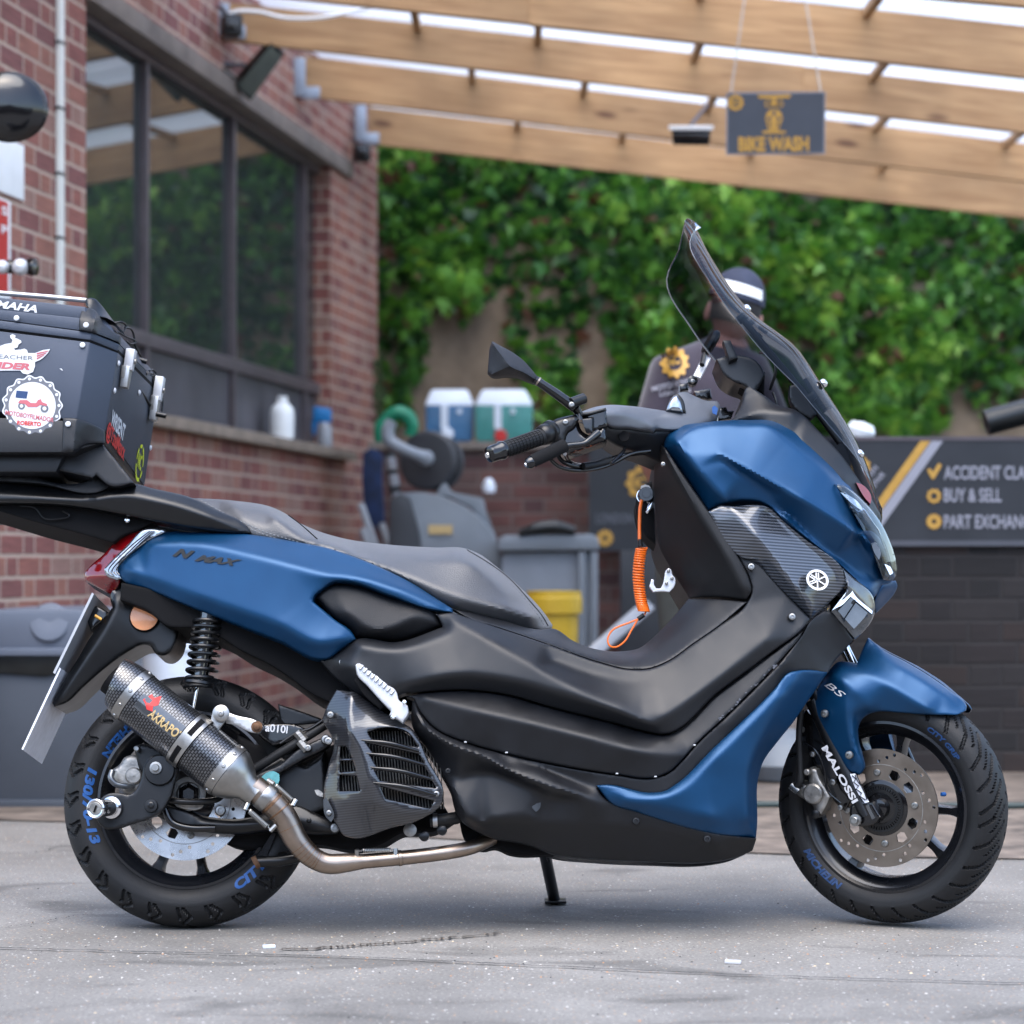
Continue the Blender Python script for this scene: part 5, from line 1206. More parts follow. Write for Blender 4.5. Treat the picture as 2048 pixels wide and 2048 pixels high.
def tyre_text(M, s, a0, r0, z, h, mt, parent, dirn=1, stretch=1.0, name='tyre_lettering', Ro=RR, Rb=.172, W=.134, bold=.05, shear=0.15, width=None):
    """letters laid on the sidewall; a0 start angle (deg, anticlockwise from forward), reading along dirn"""
    rc = Rb+.42*(Ro-Rb)
    def f(x, y):
        r_ = r0+y*(1 if dirn < 0 else -1); a = R(a0)+dirn*x*stretch/r0
        sn = np.clip((r_-rc)/(Ro-rc), 0, 1)**(1/.9) if r_ > rc else -np.clip((rc-r_)/(rc-Rb)*math.sin(R(48)), 0, 1)
        la = W/2*math.sqrt(max(0, 1-sn*sn))**.85+z
        return M(r_*math.cos(a), r_*math.sin(a), la)
    return text_obj(name, s, h, f, mt, parent, bold=bold, shear=shear, width=width)
tyre_text(RM, 'MICHELIN', 116, .192, .0016, .016, 'print_blue', rw, 1, 1, width=.125)
tyre_text(RM, '130/70-13', 162, .205, .0016, .017, 'print_blue', rw, 1, 1, width=.160)
tyre_text(RM, 'CITY', 300, .208, .0016, .018, 'print_blue', rw, 1, 1, width=.085)
tyre_text(FM, 'MICHELIN', 212, .192, .0016, .013, 'print_dark_blue', fw, 1, 1, Ro=.2365, Rb=.166, W=.112, width=.108)
tyre_text(FM, 'CITY GRIP', 62, .183, .0016, .010, 'print_dark_blue', fw, -1, 1, Ro=.2365, Rb=.166, W=.112, width=.085)

def sw(vv, a, b, ya, yb): return ya+(yb-ya)*(vv-a)/(b-a)

# ---- rear blue side panel
rear_blue = [(331,1064,-.09),(297,1081,-.10),(275,1097.5,-.10),(253,1116,-.105),(236,1133,-.10),(234,1144,-.095),(242,1157,-.10),(300,1180,-.125),(350,1201,-.14),(500,1260,-.165),(560,1283,-.175),(638,1318,-.18),(652,1318,-.18),
    (682,1298,-.185),(711,1278,-.19),(706,1267.5,-.19),(668,1238,-.195),(626,1203,-.20),(627,1196,-.20),(645,1178,-.20),(669,1163.5,-.20),(690,1163,-.20),(777,1190,-.20),(864,1219.5,-.195),(905,1225,-.185),(905,1217.5,-.18),(871,1196,-.17),(827,1168,-.16),(759,1134,-.15),(690,1107,-.14),(662,1098,-.135),(600,1085,-.125),(503,1069.5,-.115),(373,1064.5,-.10)]
panel('rear_side_panel', rear_blue, -.17, 'blue_paint', sc, amp=1.1, rnd=.005, thick=.05, mirror=True, creases=[
    [(300,1086,-.13),(400,1087,-.155),(500,1109,-.178),(560,1124,-.19),(620,1141,-.20),(664,1153,-.207)],
    [(664,1153,-.207),(700,1155,-.205),(800,1180,-.20),(885,1213,-.19)],
    [(262,1140,-.125),(400,1192,-.165),(560,1248,-.20),(642,1285,-.208),(690,1277,-.20)]])
panel('grip_pad', [(633,1196,-.185),(642,1183.5,-.185),(679.6,1168.5,-.18),(697,1170,-.18),(777,1194.5,-.18),(871,1227,-.175),(883,1251.5,-.175),(793,1281,-.165),(712,1275,-.165),(704,1262,-.17),(671,1236,-.18)], -.18, 'textured_plastic', sc,
    rnd=.010, thick=.04, mirror=True, creases=[[(690,1222,-.205),(756,1262,-.205),(790,1252,-.205),(827,1233,-.20),(868,1240,-.185)]])
# dark tray under the rear panel
panel('under_tray', [(243,1165),(330,1185),(500,1245),(640,1305),(680,1300),(730,1330),(790,1390),(800,1440),(700,1420),(620,1385),(575,1352),(540,1330),(480,1300),(440,1275),(395,1258),(330,1250),(300,1225),(240,1200)], -.125, 'dead_black', sc, rnd=.004, through=.125, thick=.2, mirror=False)

# ---- middle covers
tunnel = [(905,1218,-.16),(995,1237,-.13),(1082,1259,-.12),(1105,1257,-.10),(1149,1283,-.10),(1183,1296,-.10),(1245,1302.5,-.10),(1279,1296,-.10),(1307,1274,-.10),(1341,1240,-.10),(1377,1197,-.11),(1440,1199,-.15),(1494,1204,-.185),(1440,1250,-.183),(1385,1288,-.18),(1338,1321,-.178),(1301,1336,-.178),(1260,1338,-.178),(1198,1324,-.18),(1100,1290,-.182),(1000,1256,-.182),(933,1234,-.18)]
panel('tunnel_cover', tunnel, -.15, 'black_plastic', sc, rnd=.003, through=0, creases=[[(1000,1247,-.16),(1100,1275,-.15),(1180,1304,-.146),(1250,1316,-.144),(1300,1308,-.144),(1350,1272,-.144),(1420,1210,-.15)]])
tunnel2 = [(p[0], p[1]) for p in tunnel]
m1 = [(641,1322,-.165),(653,1319,-.17),(683,1299,-.175),(711,1279.5,-.18),(793,1284,-.175),(886,1254,-.185),(873,1228,-.185),(905,1226,-.182),(933,1234.5,-.182),(1000,1257,-.184),(1100,1291,-.184),(1198,1325.5,-.182),(1260,1339.5,-.18),(1301,1337.5,-.18),(1338,1322.5,-.18),(1385,1289.5,-.182),(1440,1251.5,-.185),(1495,1205,-.187),(1504,1183,-.19),(1500,1160,-.19),(1476,1112,-.19),(1480,1111,-.19),(1516,1124,-.19),(1542,1155,-.19),(1620,1238,-.18),(1605,1257,-.19),(1550,1299,-.195),(1440,1381,-.20),(1321,1467,-.205),(1298,1463,-.205),(1229,1445,-.205),(1105,1413.5,-.205),(1007,1386.5,-.205),(945,1379,-.205),(840,1384,-.20),(800,1390,-.19),(780,1408,-.18),(758,1418,-.17),(700,1378,-.16),(662,1347,-.16)]
panel('side_cover', m1, -.185, 'black_plastic', sc, amp=1.35, rnd=.004, thick=.05, sm=2, mirror=True, creases=[
    [(720,1292,-.205),(795,1297,-.207),(905,1266,-.207)],
    [(905,1240,-.200),(960,1270,-.218),(1060,1328,-.23),(1160,1382,-.235),(1240,1415,-.232),(1285,1428,-.222)],
    [(806,1372,-.21),(871,1354,-.225),(917,1348,-.228),(1026,1360,-.232),(1160,1398,-.236),(1240,1424,-.234),(1305,1449,-.226)],
    [(700,1330,-.20),(770,1382,-.205),(800,1385,-.20)],
    [(1305,1449,-.222),(1420,1370,-.215),(1540,1275,-.205)],
    [(1100,1320,-.19),(1200,1352,-.188),(1270,1362,-.188),(1340,1345,-.19),(1400,1300,-.19)]])
lower = [(812,1393,-.19),(840,1387.5,-.19),(945,1383,-.193),(1007,1390,-.193),(1105,1417,-.193),(1230,1448,-.193),(1298,1467,-.193),(1322,1471,-.193),(1440,1386,-.19),(1550,1303,-.185),(1605,1262,-.18),(1603,1268,-.18),(1572,1308,-.185),(1513,1371,-.195),(1450,1433,-.20),(1388,1492,-.205),(1366,1517,-.207),(1335,1545,-.207),(1310,1554,-.207),(1230,1547.5,-.207),(1160,1537.5,-.207),(1013,1507,-.205),(933,1485,-.203),(871,1457,-.20),(840,1423,-.195),(827,1397,-.19)]
panel('lower_side_cover', lower, -.2, 'worn_plastic', sc, amp=1.35, rnd=.004, thick=.05, mirror=True, sm=2, creases=[
    [(848,1394,-.205),(950,1421,-.222),(1074,1449,-.226),(1180,1476,-.228),(1260,1498,-.228),(1366,1512,-.214)],
    [(1322,1478,-.205),(1350,1500,-.212)]])
fair = [(824,1402,-.18),(830,1402,-.185),(840,1425,-.188),(871,1459,-.194),(933,1487,-.197),(1013,1509,-.20),(1160,1539.5,-.20),(1230,1549.5,-.20),(1310,1556,-.20),(1336,1547,-.20),(1367,1519,-.20),(1389,1494,-.198),(1451,1435,-.195),(1514,1373,-.19),(1573,1310,-.182),(1604,1270,-.178),(1622,1240,-.17),(1648,1221,-.15),(1662,1224,-.15),(1706,1280,-.11),(1690,1300,-.11),(1665,1328,-.12),(1656,1346,-.13),(1597,1344,-.165),(1578,1349,-.17),(1550,1381,-.18),(1423,1504,-.19),(1351,1573,-.195),(1329,1586,-.195),(1307,1589,-.195),(1206,1574,-.195),(1196,1576,-.195),(1197,1581,-.195),(1224,1606,-.19),(1271,1622,-.185),(1445,1669,-.165),(1513,1677,-.13),(1505,1701,-.10),(1474,1714,-.10),(1425,1723,-.10),(1307,1723,-.10),(1188,1717,-.105),(1108,1708,-.105),(1060,1690,-.115),(963,1667,-.12),(917,1634,-.13),(898,1575,-.15),(858,1503,-.16),(824,1450,-.17)]
panel('lower_fairing', fair, -.18, 'worn_plastic', sc, amp=1.35, rnd=.004, thick=.05, mirror=True, sm=2, creases=[
    [(828,1410,-.20),(852,1452,-.212),(902,1484,-.219),(964,1508,-.222),(1020,1543,-.222),(1096,1573,-.22),(1136,1585,-.214),(1195,1604,-.20)],
    [(1000,1516,-.203),(1074,1541,-.212),(1130,1573,-.212),(1190,1598,-.20)],
    [(1010,1520,-.196),(1100,1545,-.192),(1180,1575,-.19)],
    [(898,1566,-.17),(970,1545,-.18),(1088,1588,-.192)],
    [(900,1572,-.176),(940,1636,-.178),(1060,1634,-.18),(1072,1640,-.18)],
    [(925,1640,-.165),(1060,1645,-.17),(1250,1648,-.172),(1440,1685,-.155)],
    [(1074,1640,-.17),(1100,1602,-.186),(1150,1600,-.186)],
    [(1625,1252,-.165),(1570,1322,-.185),(1450,1450,-.197)]])
panel('lower_blue_fairing', [(1193,1571,-.203),(1206,1569.5,-.203),(1307,1585,-.203),(1329,1582,-.203),(1351,1569,-.203),(1423,1500,-.20),(1550,1377,-.19),(1578,1345.5,-.185),(1597,1341,-.18),(1657,1343,-.13),(1612,1407,-.13),(1586,1445,-.13),(1557,1481,-.13),(1524,1529,-.13),(1518,1549,-.13),(1514,1655,-.12),(1512,1676,-.115),(1445,1670,-.165),(1271,1623,-.188),(1224,1607,-.195)], -.19, 'blue_paint', sc, rnd=.005, thick=.05, mirror=True, sm=2, creases=[
    [(1560,1392,-.197),(1430,1515,-.214),(1350,1586,-.217),(1290,1598,-.215),(1225,1588,-.207)],
    [(1250,1602,-.212),(1276,1604,-.214),(1416,1632,-.205),(1508,1655,-.14)],
    [(1590,1360,-.185),(1540,1440,-.19),(1500,1530,-.19),(1495,1640,-.17)]])
# inner leg shield and black flank of the apron
panel('leg_shield', [(1327,893,-.20),(1318,884,-.15),(1311,918,-.09),(1310,1024,-.05),(1316,1086,-.05),(1343,1140,-.06),(1375,1191,-.08),(1378,1196,-.09),(1440,1194,-.15),(1493,1199,-.187),(1503,1182,-.195),(1499,1160,-.197),(1471,1104,-.20),(1416,1021,-.205),(1360,940,-.205)], -.18, 'leg_plastic', sc, rnd=.004, through=.15, sm=1, creases=[
    [(1326,905,-.20),(1352,952,-.205),(1400,1030,-.206),(1455,1115,-.205),(1488,1180,-.198)],
    [(1330,1000,-.105),(1360,1080,-.115),(1410,1170,-.135)]])
front = [(1327,893,-.175),(1335,868,-.18),(1354,856,-.17),(1416,844,-.16),(1498,840,-.15),(1545,842,-.15),(1578,857,-.15),(1638,909,-.15),(1665,935,-.145),(1707,976,-.12),(1746,1022,-.09),(1773,1074,-.06),(1786,1120,-.05),(1790,1155,-.05),(1780,1166,-.06),(1763,1172,-.07),(1753,1190,-.09),(1747,1196,-.10),(1684,1134,-.165),(1610,1074,-.19),(1563,1036,-.20),(1537,1011,-.20),(1448,1007,-.200),(1416,1020,-.185),(1360,938,-.175)]
panel('front_cowl', front, -.17, 'blue_paint', sc, amp=1.35, rnd=.006, thick=.05, mirror=True, sm=1, creases=[
    [(1352,882,-.205),(1392,853,-.19),(1498,849,-.185),(1532,851,-.185),(1590,896,-.185),(1654,948,-.175),(1673,972,-.165)],
    [(1352,882,-.21),(1400,945,-.218),(1457,1004,-.216)],
    [(1438,910,-.222),(1500,942,-.228),(1603,998,-.224),(1715,1066,-.175),(1755,1100,-.13)],
    [(1446,932,-.216),(1541,1003,-.198),(1634,1084,-.175),(1745,1172,-.105)],
    [(1440,914,-.214),(1544,988,-.200)],
    [(1570,1030,-.207),(1634,1092,-.185),(1742,1184,-.11)],
    [(1673,972,-.165),(1700,1030,-.155),(1735,1110,-.12),(1757,1165,-.08)]])
# nose below the headlight
panel('nose_cowl', [(1763,1171,-.07),(1767,1164,-.07),(1791,1161,-.03),(1795,1172,-.015),(1791,1183,-.01),(1772,1207,-.01),(1752,1226,-.02),(1749,1200,-.07),(1754,1188,-.08)], -.05, 'blue_paint', sc, rnd=.003, through=.05, creases=[[(1765,1172,-.075),(1790,1178,-.03)]])
carb = [(1416,1023,-.205),(1449,1010,-.205),(1461,1011.5,-.205),(1537,1015,-.20),(1565,1040,-.20),(1610,1078,-.19),(1684,1137,-.165),(1696,1168,-.15),(1660,1204,-.155),(1622,1238,-.165),(1600,1217,-.175),(1542,1157,-.19),(1516,1127,-.195),(1478,1113,-.20),(1469,1106,-.20)]
panel('carbon_inlay', carb, -.19, 'striped_carbon', sc, amp=1.3, rnd=.004, thick=.04, mirror=True, sm=1, creases=[
    [(1462,1013,-.212),(1512,1070,-.222),(1597,1181,-.205),(1630,1224,-.18)],
    [(1540,1020,-.19),(1590,1064,-.186),(1640,1111,-.175),(1691,1163,-.155)]])
# round maker's badge
bc = PB(1633.5, 1162, -.208); bex = (PB(1643.5,1163,-.2065)-bc).normalized(); bey = (PB(1633.5,1152,-.205)-bc).normalized()
bez = bex.cross(bey).normalized(); bey = bez.cross(bex)
emb = root('badge', (0,0,0), None, None); attach(emb, sc)
v, f = plate(circ(0,0,.0222,48), [circ(0,0,.0175,48)], bc+bez*.004, bex, bey, bez, .003); obj('badge_ring', v, f, 'white_alloy', emb, smooth=False)
mb = MB()
for k in range(3):
    a = R(90+60*k); d = bex*math.cos(a)+bey*math.sin(a); t = bez.cross(d)
    for off in (-.0022, .0022):
        mb.add(*box_geo((0,0,0), 1, 1, 1)) if False else None
        o_ = bc+bez*.004+t*off+d*.0072
        mb.add([o_+d*sx*.0085+t*sy*.0011+bez*sz*.0012 for sx in (-1,1) for sy in (-1,1) for sz in (-1,1)], [(0,1,3,2),(4,6,7,5),(0,4,5,1),(2,3,7,6),(0,2,6,4),(1,5,7,3)])
        o_ = bc+bez*.004-d*.008
    mb.add([bc+bez*.004-d*.0085+d*sx*.0085+t*sy*.0012+bez*sz*.0012 for sx in (-1,1) for sy in (-1,1) for sz in (-1,1)], [(0,1,3,2),(4,6,7,5),(0,4,5,1),(2,3,7,6),(0,2,6,4),(1,5,7,3)])
mb.build('badge_forks', 'white_alloy', emb, smooth=False)
v, f = plate(circ(0,0,.0176,40), [], bc+bez*.002, bex, bey, bez, .0015); obj('badge_field', v, f, 'print_black', emb, smooth=False)
# headlight
hl = panel('headlight', [(1669,970,-.168),(1686,972,-.165),(1704,983,-.15),(1731,1008,-.125),(1759,1043,-.09),(1777,1078,-.065),(1788,1109,-.045),(1793.5,1133,-.035),(1792,1151,-.035),(1781,1159.5,-.04),(1766,1158,-.09),(1746,1107,-.13),(1723,1055,-.155),(1700,1016,-.165),(1679,981,-.17)], -.15, 'lens_dark', sc, rnd=.003, thick=.05, mirror=True, lift=.004)
flat('reflector_bowl', [(1680,984),(1700,992),(1722,1012),(1726,1022),(1710,1012),(1692,996)], -.178, 'clear_chrome', hl, t=.003)
flat('reflector_bowl', [(1742,1086),(1752,1084),(1762,1108),(1758,1120),(1750,1108)], -.155, 'lens_dark', hl, t=.003)
flat('daylight_strip', [(1769,1128),(1781,1134),(1786,1146),(1780,1150)], -.12, 'chrome', hl, t=.003)
tube('light_guide', [PB(1688,985,-.178), PB(1727,1019,-.158), PB(1756,1060,-.128), PB(1773,1105,-.098), PB(1783,1148,-.075)], .0022, 'clear_chrome', hl, 8)
tube('light_guide', [PB(1700,1014,-.178), PB(1716,1024,-.168), PB(1727,1019,-.16)], .0022, 'clear_chrome', hl, 8)
panel('headlight_cover', [(1668,969,-.170),(1686,971,-.168),(1705,982,-.153),(1732,1007,-.128),(1760,1042,-.092),(1778,1078,-.068),(1789,1109,-.048),(1794.5,1133,-.038),(1793,1152,-.038),(1781,1161,-.04),(1765,1159,-.095),(1745,1107,-.135),(1722,1055,-.158),(1699,1016,-.168),(1678,981,-.173)], -.16, 'clear_cover', sc, rnd=.008, thick=.004, lift=.016, creases=[[(1700,1000,-.178),(1745,1070,-.15),(1775,1135,-.10)]], mirror=True)
# indicator
ind = panel('front_indicator', [(1685,1137,-.165),(1700,1150,-.155),(1748,1199,-.105),(1751,1219,-.095),(1745,1238,-.09),(1728,1262,-.095),(1710,1279,-.105),(1690,1256,-.13),(1661,1223,-.155),(1676,1206,-.16),(1694,1178,-.163)], -.13, 'lens_grey', sc, rnd=.004, thick=.05, mirror=True, creases=[[(1695,1168,-.172),(1745,1230,-.115)]])
flat('chrome_strip', [(1686,1137),(1697,1156),(1707,1186),(1745,1222),(1744,1228),(1701,1193),(1681,1212),(1672,1216),(1664,1221),(1697,1178)], -.158, 'chrome', ind, t=.012)
flat('indicator_lens', [(1676,1222),(1701,1196),(1712,1200),(1688,1236)], -.163, 'lens_dark', ind, t=.005)
flat('indicator_lens', [(1690,1238),(1714,1202),(1738,1222),(1728,1236),(1708,1258)], -.150, 'lens_grey', ind, t=.005)
# dash and upper inner cowl
panel('dash_cowl', [(1461,843,-.12),(1472,829,-.12),(1480,816,-.115),(1487,796,-.11),(1492,776,-.11),(1499,772,-.11),(1530,792,-.12),(1560,812,-.125),(1586,818,-.125),(1640,864,-.125),(1682,909,-.12),(1720,963,-.10),(1746,1003,-.08),(1763,1046,-.05),(1762,1052,-.05),(1742,1030,-.10),(1700,985,-.135),(1655,936,-.15),(1575,870,-.152),(1540,850,-.15)], -.12, 'black_plastic', sc, rnd=.004, through=.12, sm=1, creases=[
    [(1465,842,-.13),(1500,830,-.145),(1560,822,-.15),(1585,826,-.15)],
    [(1556,852,-.15),(1572,834,-.15),(1587,820,-.14)],[(1600,880,-.16),(1690,960,-.14)]])
flat('dash_reflector', [(1712,965),(1722,968),(1743,1000),(1741,1008),(1730,996)], -.115, 'red_lens', sc, t=.02)
# nose line of dark screen foot
flat('instrument_visor', [(1433,718),(1452,712),(1478,711),(1505,717),(1522,732),(1530,750),(1520,770),(1505,790),(1489,772),(1470,765),(1449,751)], -.06, 'satin_black', sc, t=.12, bev=.004)
flat('phone_mount', [(1446,681),(1461,681),(1476,716),(1459,722)], -.085, 'satin_black', sc, t=.03, bev=.002)
flat('phone_mount_plate', [(1442,742),(1458,735),(1478,716),(1530,745),(1528,790),(1515,783),(1500,776),(1488,782),(1455,757)], -.03, 'dead_black', sc, t=.05, bev=.004)
tube('dash_wire', spline([PB(1540,780,-.04), PB(1551,745,-.06), PB(1547,722,-.06), PB(1530,708,-.05), PB(1520,705,-.03)], 6), .003, 'satin_black', sc, 8)
tube('dash_wire', spline([PB(1546,785,-.05), PB(1552,800,-.06), PB(1556,818,-.06), PB(1562,832,-.06)], 6), .003, 'satin_black', sc, 8)
for a, b in (((1440,742),(1486,793)), ((1478,712),(1492,770))):
    tube('screen_stay', [PB(*a,.09), PB(*b,.09)], .006, 'satin_black', sc, 8)
from mathutils.bvhtree import BVHTree
def caster(oname, off=.001):
    o = bpy.data.objects[oname]; bv = BVHTree.FromPolygons([v.co for v in o.data.vertices], [tuple(p.vertices) for p in o.data.polygons])
    def f(u, v, w):
        d = (PB(u, v, 0)-CAMP).normalized(); h = bv.ray_cast(CAMP, d)
        return h[0]-d*off if h[0] is not None else PB(u, v, w)
    return f
# ---- windscreen
CL = dens([(1371,442),(1380,452),(1417,515),(1449,568),(1486,617),(1523,651),(1560,676),(1592,701),(1617,735),(1648,785),(1685,841),(1710,885),(1735,943),(1752,996),(1762,1047)], 12, False, 60)
SL = dens([(1374,470),(1352,513),(1337,543),(1333,562),(1336,580),(1346,602),(1373,642),(1405,689),(1440,732),(1483,779),(1560,850),(1650,930),(1710,985),(1750,1036)], 12, False, 60)
def resamp(a, n):
    d = np.r_[0, np.cumsum(np.hypot(*np.diff(a[:, :2], axis=0).T))]; t = np.linspace(0, d[-1], n)
    return np.stack([np.interp(t, d, a[:, 0]), np.interp(t, d, a[:, 1])], 1)
# side edge widths along the sheet
N = 46; c_ = resamp(CL, N); s_ = resamp(SL[3:], N)
wd = np.interp(np.linspace(0, 1, N), [0, .06, .15, .35, .6, .85, 1], [.085, .135, .155, .165, .16, .11, .05])
c_ = np.vstack([c_]); V = []; F = []; K = 33; th_ = .003
for side in (0, 1):
    for i in range(N):
        cp = PB(*c_[i], 0); sp = PB(*s_[i], wd[i]); sp0 = sp-AX*wd[i]; nsh = Vector((.034*(1-i/N)**1.5, 0, .0))
        for k in range(K):
            q = -1+2*k/(K-1); e = abs(q)**2.1
            p = cp+(sp0-cp)*e+AX*(q*wd[i])+(nsh*e if q < 0 else nsh*0)
            if side: p = p+(Vector((-.8, 0, -.6)))*th_
            V.append(p)
for side in (0, 1):
    for i in range(N-1):
        for k in range(K-1):
            a = side*N*K+i*K+k; f = (a, a+1, a+K+1, a+K); F.append(f if side else f[::-1])
ws = obj('windscreen', V[:N*K], [f for f in F if max(f) < N*K], 'smoked_screen', sc)
ed = [V[k] for k in range(K//2, K)]+[V[i*K+K-1] for i in range(1, N)]
tube('screen_edge', ed, .0017, 'clear_chrome', ws, 8)  # silver rim tube put in for the edge highlight
tube('screen_edge', [V[i*K] for i in range(N)][::-1]+[V[k] for k in range(1, K//2+1)], .0008, 'lens_grey', ws, 6)
tube('screen_glint', [V[i*K+K//2] for i in range(0, 34)], [.0030]+[.0016]*6+[.0009], 'clear_chrome', ws, 8)  # chrome tube stands in for the grazing highlight down the screen's centre
for w in (-.075, .075):
    tube('screen_bracket', [PB(1482,634,w), PB(1545,712,w), PB(1607,787,w), PB(1680,886,w)], .0070, 'satin_black', sc, 10)
    flat('screen_bracket_block', [(1579,772),(1590,768),(1612,790),(1628,782),(1634,794),(1622,808),(1634,828),(1622,838),(1606,830),(1580,800)], w-.012, 'satin_black', sc, t=.024, bev=.003)
    lathe('screen_clamp', [(.007, -.012), (.009, -.01), (.009, .01), (.007, .012)], PB(1484, 636, w), Vector((1, 0, .8)), 'satin_black', sc, 16)
    for (u, v) in ((1493, 618), (1646, 767), (1719, 908)):
        d = Vector((.82, 0, .57)); g, f, _ = lathe_geo([(.009, -.004), (.0095, 0), (.008, .004), (.005, .006), (.0001, .0065)], PB(u, v, w*.9)+d*.002, d, 16)
        obj('screen_bolt', g, f, 'chrome', sc)
lathe('left_mirror_head', [(.001, -.009), (.026, -.008), (.032, -.002), (.032, .004), (.026, .009), (.001, .010)], PB(1421, 686, .28), Vector((.86, .12, -.5)), 'satin_black', sc, 32)
tube('mirror_stalk', [PB(1409,708,.27), PB(1404,730,.25)], .006, 'satin_black', sc, 8)

# ---- handlebar
panel('handlebar_cover', [(1161,824,-.30),(1190,814,-.28),(1214,810,-.27),(1262,812,-.22),(1332,822,-.15),(1344,800,-.12),(1352,789,-.11),(1369,784,-.10),(1391,793,-.09),(1412,801,-.09),(1434,802,-.08),(1440,810,-.08),(1436,832,-.08),(1428,843,-.09),(1400,852,-.14),(1344,860,-.19),(1311,857,-.22),(1307,863,-.22),(1260,856,-.26),(1214,849,-.295),(1202,836,-.31),(1180,834,-.31)], -.2, 'grey_plastic', sc, rnd=.006, thick=.09, sm=2, creases=[
    [(1200,826,-.315),(1230,822,-.30),(1262,826,-.265),(1284,838,-.245),(1309,858,-.235)],
    [(1260,822,-.255),(1340,834,-.18),(1420,838,-.12)],[(1395,796,-.10),(1420,830,-.105),(1427,842,-.10)]])
flat('dash_indicator', [(1332,821),(1338,804),(1346,794),(1354,791),(1362,803),(1366,824)], -.165, 'clear_chrome', sc, t=.04, bev=.006)
flat('indicator_surround', [(1330,823),(1337,802),(1346,791),(1356,787),(1366,799),(1372,825)], -.152, 'satin_black', sc, t=.03, bev=.003)
flat('blue_badge', [(1424,815),(1429,811),(1436,817),(1433,830),(1425,826)], -.115, 'print_blue', sc, t=.003)
panel('handlebar_lower_cover', [(1202,838,-.29),(1214,851,-.285),(1260,858,-.25),(1307,865,-.21),(1311,860,-.20),(1344,862,-.18),(1380,870,-.14),(1380,910,-.12),(1340,935,-.12),(1311,921,-.14),(1276,906,-.18),(1229,890,-.24),(1206,872,-.27)], -.2, 'black_plastic', sc, rnd=.008, thick=.10)
lathe('recessed_screw', [(.011, 0), (.010, .002), (.004, .0015), (.0001, .0012)], PB(1248, 873, -.252), -AX, 'dead_black', sc, 20)
hb = tube('handlebar_grip', [PB(1000,902,-.395), PB(1040,888.5,-.365), PB(1084,873,-.335)], [.0165,.0168,.0165], 'rubber', sc, 24)
mb = MB(); g0, g1 = PB(1010,899,-.388), PB(1076,876,-.341); dd = (g1-g0).normalized(); e1 = dd.cross(Vector((0,-1,0))).normalized(); e2 = dd.cross(e1)
for i in range(11):
    c = g0+(g1-g0)*(i/10); pts = [c+(e1*math.cos(a)+e2*math.sin(a))*.0166 for a in np.linspace(-2.6, -.2, 14)]; mb.add(*tube_geo(pts, .0004, 5))
for a in np.linspace(-2.5, -.3, 8): mb.add(*tube_geo([g0+(e1*math.cos(a)+e2*math.sin(a))*.0166, g1+(e1*math.cos(a)+e2*math.sin(a))*.0166], .0004, 5))
mb.build('grip_pattern', 'dead_black', hb)
gd = (PB(1084,873,-.335)-PB(1000,902,-.395)).normalized()
lathe('bar_end_weight', [(.011, -.030), (.0155, -.027), (.0165, -.022), (.0165, -.004), (.0185, 0), (.0185, .006), (.017, .009)], PB(1000,902,-.395), gd, 'gloss_black', sc, 24)
lathe('bar_end_bolt', [(.006, -.032), (.005, -.034), (.0001, -.034)], PB(1000,902,-.395), gd, 'chrome', sc, 12)
lathe('throttle_collar', [(.017, -.012), (.020, -.008), (.021, 0), (.020, .010), (.024, .012), (.0245, .018), (.022, .022)], PB(1090,869,-.33), gd, 'satin_black', sc, 28)
flat('switch_housing', [(1099,848),(1107,841),(1120,836),(1148,830),(1156,842),(1164,862),(1180,872),(1196,858),(1210,852),(1214,882),(1180,894),(1150,905),(1128,912),(1112,898),(1104,880)], -.325, 'gloss_black', sc, t=.05, bev=.012)
flat('switch_housing_shell', [(1100,848),(1108,840),(1122,835),(1149,829),(1158,838),(1150,856),(1136,866),(1130,885),(1120,888),(1108,872)], -.338, 'satin_black', sc, t=.02, bev=.010)
bolt(1131, 845, -.336, .006, sc, 'bolt_steel')
v, f = hexa([PB(1163,838,-.335), PB(1184,836,-.335), PB(1184,866,-.335), PB(1172,868,-.335), PB(1163,838,-.29), PB(1212,818,-.27), PB(1214,846,-.27), PB(1180,862,-.29)], .003); obj('brake_reservoir', v, f, 'gloss_black', sc)
flat('reservoir_body', [(1174,826),(1212,816),(1214,852),(1182,864),(1176,850)], -.325, 'gloss_black', sc, t=.05, bev=.004)
flat('reservoir_lid', [(1160,826),(1175,824),(1211,815),(1213,820),(1176,830),(1162,831)], -.330, 'satin_black', sc, t=.055, bev=.002)
tube('brake_lever', spline([PB(1064,923,-.40), PB(1100,906,-.385), PB(1130,893,-.37), PB(1165,888,-.36), PB(1178,880,-.355), PB(1196,866,-.34)], 6), [.006,.006,.0065,.006,.006,.008], 'gloss_black', sc, 12)
tube('lever_sleeve', [PB(1064,923,-.402), PB(1098,906.5,-.39), PB(1129,891,-.375)], [.0125,.013,.0130], 'foam', sc, 20)
lathe('lever_ball', [(.001, -.012), (.008, -.010), (.0115, -.004), (.0118, .003), (.010, .010)], PB(1061,925,-.403), (PB(1098,906.5,-.39)-PB(1064,923,-.402)), 'gloss_black', sc, 20)
lathe('lever_bolt', [(.005, -.001), (.004, .003), (.001, .0035)], PB(1061,925,-.403)-(PB(1098,906.5,-.39)-PB(1064,923,-.402)).normalized()*.010, -(PB(1098,906.5,-.39)-PB(1064,923,-.402)), 'chrome', sc, 12)
